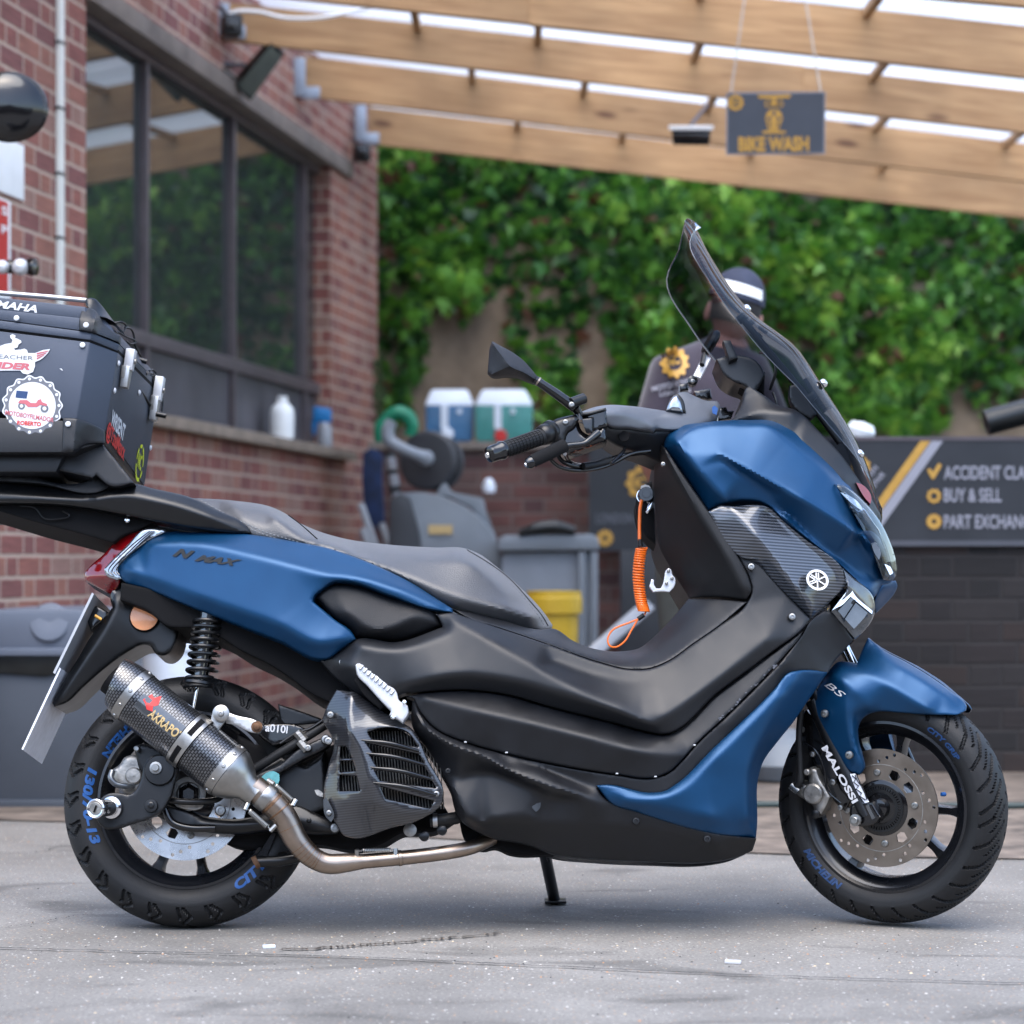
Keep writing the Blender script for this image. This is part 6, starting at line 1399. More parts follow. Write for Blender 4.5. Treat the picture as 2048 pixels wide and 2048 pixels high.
for pts, r_ in (([(1097,905),(1103,921),(1122,935),(1155,941),(1190,938),(1222,928),(1262,908),(1300,902)], .004), ([(1114,905),(1122,920),(1140,930),(1166,933),(1200,928),(1240,912),(1290,905)], .0045), ([(1130,908),(1138,922),(1152,929),(1170,930)], .004), ([(1222,927),(1245,905),(1250,895)], .0035)):
    tube('brake_cable', spline([PB(u, v, -.33+.16*i/len(pts)) for i, (u, v) in enumerate(pts)], 6), r_, 'gloss_black', sc, 10)
tube('cable_sheath', [PB(1166,933,-.27), PB(1190,930,-.25), PB(1222,921,-.23)], .0075, 'rubber', sc, 12)
# mirror, near side
panel('mirror_head', [(984,682,-.375),(1000,691,-.37),(1024,704,-.365),(1048,722,-.36),(1065,741,-.355),(1078,757,-.35),(1068,767,-.35),(1052,761,-.355),(1036,754.5,-.36),(1012,752.5,-.365),(982,752,-.375),(975,745,-.375),(977,720,-.375),(979.5,695,-.375)], -.36, 'textured_plastic', sc, rnd=.004, thick=.014, sm=0, back=True, creases=[[(986,688,-.392),(1004,712,-.405),(1020,732,-.412),(1050,746,-.385),(1072,760,-.36)],[(1020,732,-.412),(984,748,-.385)]])
st = tube('mirror_stalk', [PB(1070,759,-.352), PB(1110,786,-.345), PB(1150,815,-.335)], [.008,.0095,.0105], 'gloss_black', sc, 16)
lathe('stalk_ring', [(.0095,-.0016),(.0095,.0016)], PB(1076,763,-.351), PB(1110,786,-.345)-PB(1070,759,-.352), 'titanium', sc, 20)
tube('stalk_joint', [PB(1142,806,-.345), PB(1168,797,-.33)], .0105, 'satin_black', sc, 20)
bolt(1143, 810, -.352, .006, sc)
tube('mirror_post', [PB(1150,815,-.33), PB(1157,826,-.32), PB(1160,842,-.32)], [.009,.008,.009], 'gloss_black', sc, 14)
# far mirror clamp
tube('far_mirror_stem', [PB(1388,757,.27), PB(1408,718,.28)], .0055, 'aluminium', sc, 10)
tube('far_mirror_stem_bar', [PB(1396,756,.27), PB(1417,716,.28)], .0075, 'white_alloy', sc, 4)
lathe('far_clamp', [(.002, -.012), (.0105, -.01), (.011, .01), (.004, .012)], PB(1385, 763, .23), -AX, 'gloss_black', sc, 20)
bolt(1385, 763, .215, .005, sc)
flat('far_clamp_block', [(1359,769),(1376,765),(1377,780),(1360,784)], .2, 'gloss_black', sc, t=.03, bev=.003)
flat('far_switch_block', [(1388,782),(1420,777),(1424,798),(1418,799),(1392,794)], .15, 'gloss_black', sc, t=.05, bev=.004)
flat('far_lever_block', [(1438,815),(1452,814),(1456,822),(1468,822),(1462,838),(1436,842)], .10, 'gloss_black', sc, t=.05, bev=.003)

# ---- seat
seat = panel('seat', [(385,996,-.015),(466,1001,-.015),(553,1018,-.015),(574,1029,-.015),(591,1041,-.015),(631,1060,-.015),(684,1076,-.015),(777,1089,-.015),(871,1095,-.015),(931,1097,-.015),(957,1107,-.015),(995,1135,-.015),(1041,1175,-.015),(1088,1225,-.015),(1105,1250,-.015),(1102,1257,-.04),(1085,1260,-.08),(995,1239,-.135),(905,1213,-.16),(871,1198,-.16),(827,1170,-.155),(759,1136,-.145),(690,1109,-.135),(600,1087,-.12),(503,1071,-.11),(440,1040,-.08)], -.1, 'leather', sc, rnd=.008, through=0, sm=2, step=6, creases=[
    [(464, 1010, -0.07), (551, 1027, -0.07), (572, 1038, -0.07), (589, 1050, -0.07), (629, 1069, -0.07), (682, 1085, -0.07), (775, 1098, -0.07), (869, 1104, -0.07), (929, 1106, -0.07), (949, 1117, -0.07), (987, 1145, -0.07), (1033, 1185, -0.07), (1080, 1235, -0.07)],
    [(549, 1036, -0.112), (570, 1047, -0.112), (587, 1059, -0.112), (627, 1086, -0.112), (680, 1102, -0.112), (773, 1115, -0.112), (867, 1121, -0.112), (927, 1123, -0.112), (935, 1125, -0.112), (973, 1153, -0.112), (1019, 1193, -0.112)],
    [(700,1106,-.136),(780,1138,-.152),(850,1168,-.168),(930,1198,-.170),(1010,1218,-.158),(1068,1235,-.125)],
    [(700,1106,-.136),(640,1086,-.128),(560,1064,-.117),(480,1036,-.10)]])
def seam(pts, par, r_=.0009, mt='thread', dash=None, nm='seam'):
    q = dens([(a, b, c) for a, b, c in pts], 4, False, 60)
    if dash:
        mb = MB()
        for i in range(0, len(q)-1, 2): mb.add(*tube_geo([PB(*q[i]), PB(*q[i+1])], r_, 5))
        return mb.build(nm, mt, par)
    return tube(nm, [PB(*p) for p in q], r_, mt, par, 6)
# lay seams on the seat by casting sideways rays onto it
from mathutils.bvhtree import BVHTree
def onto(o, pts, off=.0006):
    bv = BVHTree.FromPolygons([v.co for v in o.data.vertices], [tuple(p.vertices) for p in o.data.polygons]); out = []
    q = dens(pts, 4, False, 60)
    for p in q:
        d = (PB(p[0], p[1], 0)-CAMP).normalized(); h = bv.ray_cast(CAMP, d)
        if h[0] is not None: out.append(h[0]-d*off)
    return out
def seam_on(o, pts, r_=.001, mt='thread', dash=False, nm='seam', off=.0004):
    q = onto(o, pts, off)
    if len(q) < 2: return
    if dash:
        mb = MB()
        for i in range(0, len(q)-1, 2): mb.add(*tube_geo([q[i], q[i+1]], r_, 5))
        return mb.build(nm, mt, o)
    return tube(nm, q, r_, mt, o, 6)
for dv in (0, 6): seam_on(seat, [(402,1001+dv),(466,1035+dv),(528,1063+dv),(600,1085+dv*.8),(655,1102)], .0009, 'thread', True, 'stitching')
seam_on(seat, [(570,1026),(606,1053),(634,1078)], .0016, 'dead_black', False, 'seat_join')
seam_on(seat, [(938,1104),(975,1127),(1012,1158),(1058,1208),(1082,1240),(1091,1256)], .0009, 'thread', True, 'stitching')
seam_on(seat, [(934,1100),(971,1122),(1016,1155),(1062,1205),(1087,1236),(1096,1252)], .0013, 'dead_black', False, 'seat_join')

# ---- rear rack, grab rail
panel('grab_rail', [(201,984,-.12),(223,975,-.12),(254,966.5,-.12),(311,978,-.12),(382,995,-.115),(435,1019.5,-.11),(484,1044.5,-.11),(502,1063,-.11),(503,1067.5,-.112),(466,1066,-.12),(373,1054,-.13),(280,1036,-.135),(150,1012,-.14),(0,1004,-.14),(-60,1002,-.14),(-60,962,-.12),(0,964,-.12),(100,974,-.12)], -.125, 'satin_black', sc, rnd=.006, thick=.05, mirror=True, sm=2, creases=[[(-40,985,-.14),(150,995,-.148),(250,988,-.150),(330,1003,-.15),(420,1032,-.14),(490,1062,-.118)]])
panel('rack_plate', [(-60,944,-.13),(60,943,-.13),(78,954,-.13),(185,956,-.13),(192,951,-.13),(223,974,-.125),(201,984,-.135),(78,967.5,-.14),(-10,962.5,-.14),(-60,962,-.14)], -.13, 'textured_plastic', sc, rnd=.005, through=.13)
panel('rack_underside', [(-60,1003),(0,1004),(150,1012),(280,1036),(310,1044),(289,1054),(277,1060),(245,1072),(226,1086),(163,1068),(60,1041),(0,1023),(-60,1005)], -.105, 'dead_black', sc, rnd=.004, through=.105)
tube('rack_wire', spline([PB(40,1012,-.112),PB(70,1016,-.112),(PB(90,1037,-.112)),PB(130,1036,-.112),PB(138,1030,-.112),PB(125,1022,-.112)], 5), .0016, 'satin_black', sc, 6)
bolt(255, 1041, -.112, .006, sc, 'chrome')
# ---- tail light
tl = panel('tail_light', [(281,1057,-.09),(254,1068,-.085),(228,1085,-.08),(208,1108,-.075),(181,1132,-.06),(169,1149,-.05),(171,1162,-.05),(195,1175,-.055),(221,1189,-.06),(233,1178,-.08),(241,1163,-.095),(236,1132,-.10),(275,1097,-.10),(300,1078,-.10),(320,1060,-.10)], -.08, 'red_lens', sc, rnd=.004, through=.06, creases=[[(172,1158,-.065),(200,1152,-.085),(238,1160,-.10)]])
panel('reversing_lens', [(288,1058,-.104),(331,1058,-.104),(331,1065,-.104),(297,1082,-.106),(275,1098,-.106),(255,1114,-.106),(238,1132,-.106),(236,1142,-.106),(243,1157,-.106),(234,1161,-.106),(212,1149,-.10),(208,1138,-.10),(226,1118,-.10),(254,1091,-.10)], -.104, 'clear_chrome', sc, rnd=.004, thick=.02, lift=.002, mirror=True)
for dx in (0, 8, 15):
    tube('lens_rib', spline([PB(300+dx*.6,1062,-.112),PB(262+dx,1092,-.112),PB(219+dx,1136,-.111),PB(224+dx,1150,-.112)], 6), .0012, 'lens_dark', tl, 6)
# ---- plate carrier
panel('plate_carrier', [(222,1184),(243,1164),(323,1188),(388,1232),(380,1250),(357,1262),(354,1280),(345,1300),(329,1311),(312,1308),(300,1292),(285,1290),(262,1300),(246,1310),(207,1339),(166,1375),(132,1406),(109,1414),(104.5,1406),(121.5,1372.5),(155,1318),(181,1274),(204,1243),(225,1215),(221,1200)], -.07, 'satin_black', sc, rnd=.007, through=.07, sm=1, creases=[[(232,1200,-.085),(215,1250,-.085),(165,1330,-.08),(115,1405,-.075)]])
lathe('reflector_rim', [(.030, -.004), (.0305, .004), (.0285, .007), (.028, .005)], PB(289, 1233.5, -.075), -AX, 'satin_black', sc, 48, ring=True)
lathe('side_reflector', [(.0283, 0), (.0283, .005), (.020, .0062), (.0001, .0065)], PB(289, 1233.5, -.075), -AX, 'reflector_orange', sc, 48)
v, f = hexa([PB(184,1185,-.115), PB(106,1345,-.115), PB(110,1348,-.115), PB(188,1188,-.115), PB(222,1222,.115), PB(146,1372,.115), PB(149,1374,.115), PB(225,1225,.115)]); obj('number_plate', v, f, 'plate_grey', sc, smooth=False)
v, f = hexa([PB(119,1335,-.11), PB(43,1498,-.11), PB(46,1500,-.11), PB(122,1338,-.11), PB(157,1362,.11), PB(81,1526,.11), PB(84,1528,.11), PB(160,1364,.11)]); obj('plate_extension', v, f, 'plate_white', sc, smooth=False)
flat('plate_lamp', [(172,1222),(180,1213),(190,1212),(216,1224),(212,1238),(196,1250),(182,1262),(176,1246)], -.06, 'gloss_black', sc, t=.12, bev=.004)
tube('plate_lamp_bulb', [PB(190,1231,-.07), PB(203,1239,-.07)], .003, 'amber', sc, 10)
flat('tail_bracket', [(224,1182),(232,1180),(236,1190),(230,1213),(223,1208)], -.075, 'gloss_black', sc, t=.01, bev=.002)

# ---- shock absorbers
def shock(w, du, dv, name='shock_absorber'):
    sp = root(name, (0,0,0), None, None); attach(sp, sc)
    a, b = PB(415+du,1240+dv,w), PB(395+du,1378+dv,w)
    ax_ = (b-a).normalized(); e1 = ax_.cross(AX).normalized(); e2 = ax_.cross(e1)
    pts = []; turns = 9.5; n = 260; L_ = (b-a).length
    for i in range(n+1):
        t = i/n; pitch = (t*.78+.22*t*t)
        c = a+(b-a)*pitch; q = 2*math.pi*turns*t; pts.append(c+(e1*math.cos(q)+e2*math.sin(q))*.026)
    tube('spring', pts, .0038, 'satin_black', sp, 8)
    tube('damper_body', [a-ax_*.02, a+ax_*.06, PB(398+du,1360+dv,w)], [.016,.0125,.0115], 'lens_grey', sp, 20)
    lathe('spring_seat', [(.012,-.006),(.029,-.005),(.03,0),(.012,.003)], PB(396.5+du,1368+dv,w), ax_, 'satin_black', sp, 28)
    tube('damper_rod', [PB(398+du,1360+dv,w), PB(386+du,1420+dv,w)], .0042, 'chrome', sp, 12)
    tube('upper_eye', [a-ax_*.03-AX*.012, a-ax_*.03+AX*.012], .016, 'satin_black', sp, 20)
shock(-.125, 0, 0); shock(.125, 8, 4)

# ---- swingarm, engine
panel('engine_cover', [(475,1470),(560,1500),(640,1500),(700,1470),(760,1500),(880,1600),(905,1640),(870,1662),(800,1668),(760,1690),(700,1700),(640,1690),(560,1690),(500,1700),(455,1690),(440,1640),(470,1560)], -.06, 'dead_black', sc, rnd=.01, through=.10)
flat('engine_case', [(520,1540),(560,1510),(610,1530),(650,1500),(660,1620),(600,1640),(540,1630),(515,1590)], -.085, 'satin_black', sc, t=.03, bev=.012)
panel('swingarm', [(300,1600),(345,1612),(420,1634),(483,1637),(520,1630),(560,1612),(591,1610),(635,1628),(672,1644),(676,1656),(672,1667),(640,1668),(551,1662),(470,1668),(415,1665),(358,1653),(330,1640),(300,1625)], -.115, 'satin_black', sc, rnd=.006, thick=.035, creases=[[(400,1648,-.128),(520,1648,-.128),(600,1640,-.125),(665,1657,-.12)]])
panel('upper_link', [(500,1560),(514,1549),(557,1530),(600,1496),(625,1484),(651,1473),(661,1481),(660,1492),(648,1500),(614,1516),(560,1548),(530,1572),(510,1590),(497,1580)], -.12, 'satin_black', sc, rnd=.005, thick=.02)
for (u, v, r_) in ((441,1621,.011),(670,1656,.010),(657,1482,.008),(652,1479,.010)): bolt(u, v, -.128, r_, sc, 'bolt_steel')
bolt(616, 1496, -.13, .0075, sc); bolt(618,1641,-.121,.005,sc,'satin_black')
lathe('hub_ring', [(.034,-.004),(.034,.002),(.024,.003),(.022,-.003),(.020,-.003)], PB(377,1588,-.105), -AX, 'cast_alloy', sc, 40)
lathe('hub_nut', [(.022,0),(.021,.006),(.014,.008),(.012,.003),(.0001,.003)], PB(377,1588,-.108), -AX, 'gloss_black', sc, 6)
tube('brake_hose', spline([PB(332,1598,-.13),PB(350,1602,-.14),PB(390,1604,-.14),PB(430,1600,-.13),PB(445,1590,-.11)], 6), .0065, 'satin_black', sc, 12)
tube('lower_guard', spline([PB(330,1618,-.125),PB(345,1645,-.125),PB(380,1656,-.125),PB(430,1656,-.12)], 6), .008, 'gloss_black', sc, 12)
flat('abs_sensor_bracket', [(352,1609),(365,1606),(390,1607),(408,1606),(406,1614),(395,1620),(372,1619),(358,1615)], -.118, 'cast_alloy', sc, t=.008, bev=.002)
tube('coolant_hose', [PB(505,1541,-.10), PB(560,1506,-.11), PB(606,1478,-.115), PB(655,1447,-.11)], .0092, 'rubber', sc, 14)
for (u, v) in ((606,1472),(612,1490)): tube('hose_clip', [PB(u-12,v-8,-.125), PB(u+3,v+10,-.125)], .010, 'cast_alloy', sc, 8)
tube('speed_cable', spline([PB(560,1487,-.12), PB(592,1466,-.12), PB(620,1457,-.12), PB(646,1440,-.12)], 5), .0025, 'satin_black', sc, 8)
flat('belt_cover', [(515,1470),(528,1448),(600,1452),(612,1458),(590,1480),(545,1492)], -.10, 'gloss_black', sc, t=.02, bev=.004)
text_px('belt_cover_lettering', 'a010l', 530, 1462, -.1015, 15, 'print_white', sc, 6, bold=.02)
flat('rear_mudflap', [(556,1408),(600,1422),(642,1437),(644,1446),(600,1450),(520,1452),(560,1440)], -.04, 'satin_black', sc, t=.08, bev=.003)
v, f, _ = tube_geo([PB(512,1724,-.10), PB(560,1722,-.10), PB(612,1712,-.09)], [.011,.011,.010], 12); obj('centre_stand_arm', v, f, 'satin_black', sc)
tube('stand_arm_tip', [PB(508,1727,-.10), PB(517,1722,-.10)], .013, 'rusty', sc, 12)
flat('stand_link', [(514,1714),(532,1716),(552,1668),(545,1664)], -.07, 'gloss_black', sc, t=.01)
flat('rear_calliper_bracket', [(268,1494),(274,1490),(312,1494),(330,1500),(334,1516),(312,1520),(296,1540),(282,1550),(276,1530)], -.12, 'satin_black', sc, t=.03, bev=.005)
cal = panel('rear_calliper', [(226,1538),(240,1528),(248,1516),(262,1510),(280,1514),(290,1530),(292,1560),(280,1580),(262,1590),(246,1586),(238,1570),(228,1560)], -.115, 'cast_alloy', sc, rnd=.010, thick=.05)
lathe('calliper_piston', [(.017,0),(.017,.006),(.014,.009),(.0001,.010)], PB(268,1552,-.115), -AX, 'cast_alloy', cal, 28)
tube('banjo_pipe', spline([PB(225,1542,-.13),PB(222,1556,-.135),PB(232,1568,-.135),PB(252,1572,-.13),PB(266,1572,-.12)], 5), .0065, 'lens_grey', cal, 12)
lathe('bleed_nipple', [(.006,0),(.006,.01),(.004,.012),(.0001,.012)], PB(275,1498,-.13), -AX, 'bolt_steel', cal, 14)
# bobbin plate with chrome lock
lk = panel('lock_bracket', [(289,1530,-.17),(298,1515,-.17),(318,1509,-.17),(340,1513,-.17),(357,1534,-.17),(352,1556,-.17),(338,1600,-.17),(322,1624,-.17),(300,1637,-.17),(258,1650,-.17),(235,1657,-.17),(208,1656,-.17),(194,1640,-.17),(192,1620,-.17),(198,1602,-.17),(212,1589,-.17),(240,1586,-.17),(259,1589,-.17),(271,1581,-.17),(281,1562,-.17)], -.17, 'satin_black', sc, rnd=.003, thick=.014, sm=0, back=True)
for (u, v, r_) in ((320,1541,.030),(303,1612,.013)): lathe('bracket_boss', [(r_,-.01),(r_,.006),(r_*.93,.009),(r_*.45,.0095),(.0001,.0095)], PB(u,v,-.17), -AX, 'satin_black', lk, 36)
g, f = bolt_geo(PB(312,1536,-.180), -AX, .0125, .012, True); obj('bracket_bolt', g, f, 'bolt_steel', lk)
g, f = bolt_geo(PB(302,1610,-.180), -AX, .007, .003, False); obj('bracket_bolt', g, f, 'satin_black', lk)
la, lb = PB(190,1617.5,-.245), PB(224,1615,-.175)
lockd = (la-lb).normalized()
lathe('lock_barrel', [(.021,-.002),(.0215,.004),(.0165,.006),(.0165,.045),(.016,.05)], lb, lockd, 'chrome', lk, 36)
lathe('lock_face', [(.0185,-.012),(.0188,-.002),(.0165,0),(.0145,-.0015),(.0001,-.0015)], la, lockd, 'chrome', lk, 36)
lathe('lock_inset', [(.0125,-.0012),(.0120,-.0008),(.0001,-.0008)], la, lockd, 'cast_alloy', lk, 30)  # duller alloy disc set into the lock face
obj('keyhole', *box_geo(la+lockd*.0, .003, .003, .014, Matrix.Rotation(R(20),3,'Y')), 'dead_black', lk)

# ---- exhaust
ex = root('exhaust', (0,0,0), None, None); attach(ex, sc)
SW = -.185
A0, A1 = PB(262,1387,SW), PB(459,1546,SW); adir = (A1-A0).normalized(); sil_r = .0545
e1 = adir.cross(AX).normalized()      # in the side plane, across the can
def AT(t, r=0, q=0): return A0+(A1-A0)*t+(e1*math.cos(q)+adir.cross(e1)*math.sin(q))*r
L_ = (A1-A0).length
def can(name, t0, t1, r, mt, par, cut=0, seg=64, rows=30, ends=False):
    V = []; F = []; uv = []
    for i in range(rows+1):
        for k in range(seg+1):
            q = 2*math.pi*k/seg; h = t0+(t1-t0)*i/rows
            if cut: h = t0+(t1-t0)*i/rows + cut*(math.cos(q)*.5+.5)*(1-i/rows)
            V.append(A0+adir*h+(e1*math.cos(q)+adir.cross(e1)*math.sin(q))*r); uv.append((q*r*1.0, h))
    for i in range(rows):
        for k in range(seg): a = i*(seg+1)+k; F.append((a, a+1, a+seg+2, a+seg+1))
    o = obj(name, V, F, mt, par, uv=uv); return o
can('silencer_can', .0, L_, sil_r, 'woven_carbon', ex)
# slash-cut tip
V = []; F = []; uv = []; seg = 64; rows = 12
e3 = adir.cross(e1)
sgn = 1 if e1.z > 0 else -1
for i in range(rows+1):
    for k in range(seg+1):
        q = 2*math.pi*k/seg; s = math.cos(q)*sgn      # +1 at the top side
        ln = .038+.012*s
        r_ = sil_r*(1.0-.13*(i/rows)**2); V.append(A0-adir*(.0+ln*i/rows)+(e1*math.cos(q)+e3*math.sin(q))*r_); uv.append((q*sil_r, -ln*i/rows))
for i in range(rows):
    for k in range(seg): a = i*(seg+1)+k; F.append((a, a+seg+1, a+seg+2, a+1))
k0 = len(V)
for k in range(seg+1):
    q = 2*math.pi*k/seg; s = math.cos(q)*sgn; V.append(A0-adir*(.031+.010*s)+(e1*math.cos(q)+e3*math.sin(q))*sil_r*.62); uv.append((q*sil_r, 0))
for k in range(seg): a = rows*(seg+1)+k; F.append((a, k0+k, k0+k+1, a+1))
obj('silencer_tip', V, F, 'woven_carbon', ex, uv=uv)
lathe('tip_bore', [(sil_r*.6, -.03),(sil_r*.6, .02),(.0001,.02)], A0-adir*.02, adir, 'dead_black', ex, 32)
for t in (.006, L_-.010):
    can('silencer_band', t-.009, t+.009, sil_r+.0012, 'steel', ex, rows=2)
    mb = MB()
    for k in range(10):
        q = math.pi*(k+.4)/5; d = e1*math.cos(q)+e3*math.sin(q); g, f_ = bolt_geo(A0+adir*t+d*(sil_r+.001), d, .0042, .0022, False); mb.add(g, f_)
    mb.build('rivets', 'steel', ex)
# front cone and pipe
v, f, uv = lathe_geo([(sil_r, L_),(sil_r-.001, L_+.006),(.040, L_+.030),(.0275, L_+.045),(.0265, L_+.07)], A0, adir, 48); obj('silencer_cone', v, [q for q in f if len(q)==4], 'steel', ex, uv=uv)
pp = [(505,1574,SW),(540,1602,-.18),(568,1634,-.172),(590,1676,-.165),(612,1704,-.158),(634,1720,-.15),(660,1728,-.145),(700,1725,-.135),(760,1720,-.125),(840,1712,-.115),(900,1704,-.105),(945,1694,-.09),(985,1676,-.06)]
PPs = spline([PB(*p) for p in pp], 8)
n1 = 8*5+4
rad = np.interp(np.arange(len(PPs)), [0, 8, 16, 24, 40, 52, 56, 60, len(PPs)-1], [.0262,.0262,.0255,.0235,.0205,.0195,.0180,.0145,.0140])
v, f, uv = tube_geo(PPs, rad, 28); obj('header_pipe', v, f, 'titanium', ex)
def ringat(i, r, h, mt='steel', nm='pipe_collar'):
    d = (PPs[i+1]-PPs[i-1]).normalized(); lathe(nm, [(r-.001,-h),(r,-h*.7),(r,h*.7),(r-.001,h)], PPs[i], d, mt, ex, 32, ring=True)
ringat(9, .0272, .003, 'titanium_dark', 'weld_bead'); ringat(13, .0268, .0018, 'titanium_dark', 'weld_bead')
ringat(6, .0285, .010); ringat(20, .0245, .0015, 'titanium_dark', 'weld_bead'); ringat(36, .0212, .0015, 'titanium_dark', 'weld_bead'); ringat(44, .0200, .0015, 'titanium_dark', 'weld_bead')
for i in (28, 30, 32, 34, 38, 40): ringat(i, rad[i]+.0004, .0007, 'titanium_dark', 'weld_bead')
ringat(56, .0175, .004, 'titanium'); ringat(68, .0158, .004, 'titanium')
def spring(a, b, r=.0048, turns=16, nm='exhaust_spring'):
    a, b = Vector(a), Vector(b); d = (b-a).normalized(); x = d.cross(AX).normalized(); y = d.cross(x); pts = []
    for i in range(turns*9+1):
        t = i/(turns*9); q = 2*math.pi*turns*t; pts.append(a+(b-a)*(.14+.72*t)+(x*math.cos(q)+y*math.sin(q))*r)
    pts = [a, a+(b-a)*.10]+pts+[a+(b-a)*.9, b]; tube(nm, pts, .0013, 'steel', ex, 6)
spring(PB(492,1616,-.20), PB(541,1659,-.19)); spring(PB(545,1566,-.175), PB(590,1606,-.165)); spring(PB(716,1702,-.145), PB(790,1700,-.13), .004)
for a, b in (((497,1605,-.195),(490,1620,-.20)), ((552,1650,-.19),(540,1662,-.19)), ((536,1560,-.17),(548,1568,-.175)), ((585,1612,-.17),(592,1600,-.165)), ((714,1712,-.14),(714,1699,-.145)), ((791,1714,-.13),(791,1697,-.13))):
    tube('spring_lug', [PB(*a), PB(*b)], .0048, 'steel', ex, 8)
# hanger strap
tb = .60
can('hanger_strap', L_*tb-.013, L_*tb+.013, sil_r+.0035, 'steel', ex, rows=2)
can('strap_rubber', L_*tb-.015, L_*tb+.015, sil_r+.0018, 'dead_black', ex, rows=2)
for q0 in (-1.05, -.10, .85) if sgn > 0 else (-1.05+math.pi, -.10+math.pi, .85+math.pi):
    pass
flat('strap_lug', [(424,1428),(430,1414),(441,1410),(454,1415),(458,1428),(452,1440),(436,1462),(424,1478),(410,1470),(420,1448)], -.19, 'steel', ex, t=.006, bev=.001)
lathe('strap_bolt_washer', [(.0165,0),(.0165,.003),(.013,.005),(.0001,.0052)], PB(442,1427,-.197), -AX, 'steel', ex, 28)
bolt(442, 1427, -.201, .0065, ex, 'steel')
flat('hanger_arm', [(455,1424),(470,1430),(515,1443),(526,1452),(520,1466),(508,1466),(470,1450),(452,1446)], -.165, 'aluminium', ex, t=.006, bev=.001)
g, f = bolt_geo(PB(514,1454,-.168), -AX, .0115, .010, True); obj('hanger_bolt', g, f, 'rusty', ex)
def slots(q0, q1, mt='dead_black'):
    V = []; F = []; n = 10
    for i in range(n+1):
        q = q0+(q1-q0)*i/n
        for s in (-1, 1): V.append(A0+adir*(L_*tb+s*.0055)+(e1*math.cos(q)+e3*math.sin(q))*(sil_r+.0039))
    for i in range(n): F.append((2*i, 2*i+1, 2*i+3, 2*i+2))
    obj('strap_slot', V, F, mt, ex)
cq = math.pi if False else 0
# camera-facing direction on the can
fq = math.atan2((-AX).dot(e3), (-AX).dot(e1))
slots(fq-.95, fq-.15); slots(fq+.35, fq+1.15)
# can lettering, wrapped round the can
def canmap(t, q, off=.0012): return A0+adir*t+(e1*math.cos(q)+e3*math.sin(q))*(sil_r+off)
up = 1 if e1.z > 0 else -1
du_ = (1 if (canmap(.1, fq+.2)-canmap(.1, fq)).z > 0 else -1)
text_obj('silencer_lettering', 'AKRAPOVIC', .017, lambda x, y: canmap(.062+x, fq+du_*(.02+y/sil_r)-du_*.25), 'print_tan', ex, bold=.03, sx=.9, width=.098)
mb = MB()
ol = [(0,0),(.006,.020),(.014,.016),(.022,.030),(.030,.010),(.024,.002),(.030,-.006),(.018,-.010),(.010,-.004)]
W = [canmap(.036+x, fq+du_*(y/sil_r+.10), .0013) for x, y in ol]; obj('silencer_emblem', W, [tuple(range(len(W)))], 'print_red', ex, smooth=False)
V = []; F = []
for i in range(13):
    for j in range(5): V.append(canmap(.030+.125*i/12, fq+du_*(-.30+.60*j/4), .0007))
for i in range(12):
    for j in range(4): a = i*5+j; F.append((a, a+1, a+6, a+5))
obj('silencer_label', V, F, 'lens_grey', ex)
flat('round_sticker', [(521,1556),(532,1546),(546,1542),(558,1548),(559,1560),(552,1574),(540,1572),(528,1566)], -.135, 'sticker_teal', sc, t=.002)

# ---- radiator cover
core = panel('radiator_core', [(674,1470),(700,1450),(735,1452),(800,1460),(830,1480),(880,1590),(860,1625),(760,1600),(690,1596),(670,1580)], -.155, 'dead_black', sc, rnd=0, thick=.04, sm=0)
mb = MB()
for i in range(34):
    u = 676+i*6; 
    mb.add(*tube_geo([PB(u,1462,-.158), PB(u+14,1618,-.158)], .0011, 4))
mb.build('radiator_fins', 'cast_alloy', core)
HB = [[(735,1464),(757,1457),(815,1465),(836,1494),(800,1488),(742,1477)], [(732,1485),(838,1508),(848,1526),(745,1504)], [(740,1510),(849,1534),(861,1554),(753,1532)], [(748,1539),(864,1562),(872,1576),(760,1561)], [(761,1572),(868,1602),(860,1617),(771,1597)],
      [(681,1493),(692,1493),(703,1517),(680,1517)], [(680,1522),(705,1522),(711,1542),(680,1544)], [(679,1550),(713,1552),(720,1582),(679,1582)]]
rc_ = panel('radiator_cover', [(673,1379,-.17),(690,1382,-.18),(709,1384,-.18),(724,1394,-.18),(781,1433,-.18),(825,1459,-.185),(856,1520,-.185),(887,1590,-.18),(884,1606,-.18),(853,1632,-.175),(780,1656,-.17),(704,1676,-.16),(691,1673,-.16),(670,1645,-.16),(649,1614,-.155),(646,1588,-.155),(656,1535,-.16),(667,1485,-.165),(657,1462,-.16),(644,1441,-.155),(654,1412,-.16)], -.18, 'gloss_carbon', sc, rnd=.003, thick=.02, sm=1, step=6, holes=HB, creases=[
    [(705,1390,-.20),(700,1462,-.215),(722,1500,-.215),(740,1560,-.215),(752,1604,-.205)],
    [(700,1462,-.215),(760,1450,-.20),(800,1456,-.20)],
    [(690,1600,-.18),(752,1606,-.205),(800,1625,-.19),(850,1625,-.185)],
    [(672,1485,-.175),(673,1590,-.17)]])
for i, (a, b) in enumerate((((728,1481),(838,1502)), ((734,1507),(850,1530)), ((742,1535),(863,1558)), ((752,1566),(872,1590)))):
    tube('louvre_blade', spline([PB(a[0]-6,a[1]-1,-.212), PB((a[0]+b[0])/2,(a[1]+b[1])/2-4,-.210), PB(b[0],b[1],-.194)], 6), [.0012,.0045,.0045,.003], 'gloss_black', rc_, 10)
for (u, v, r_) in ((661,1430,.0075),(873,1588,.0065),(657,1482,.0085),(658,1626,.006)): bolt(u, v, -.178 if u > 660 else -.168, r_, rc_, 'bolt_steel')
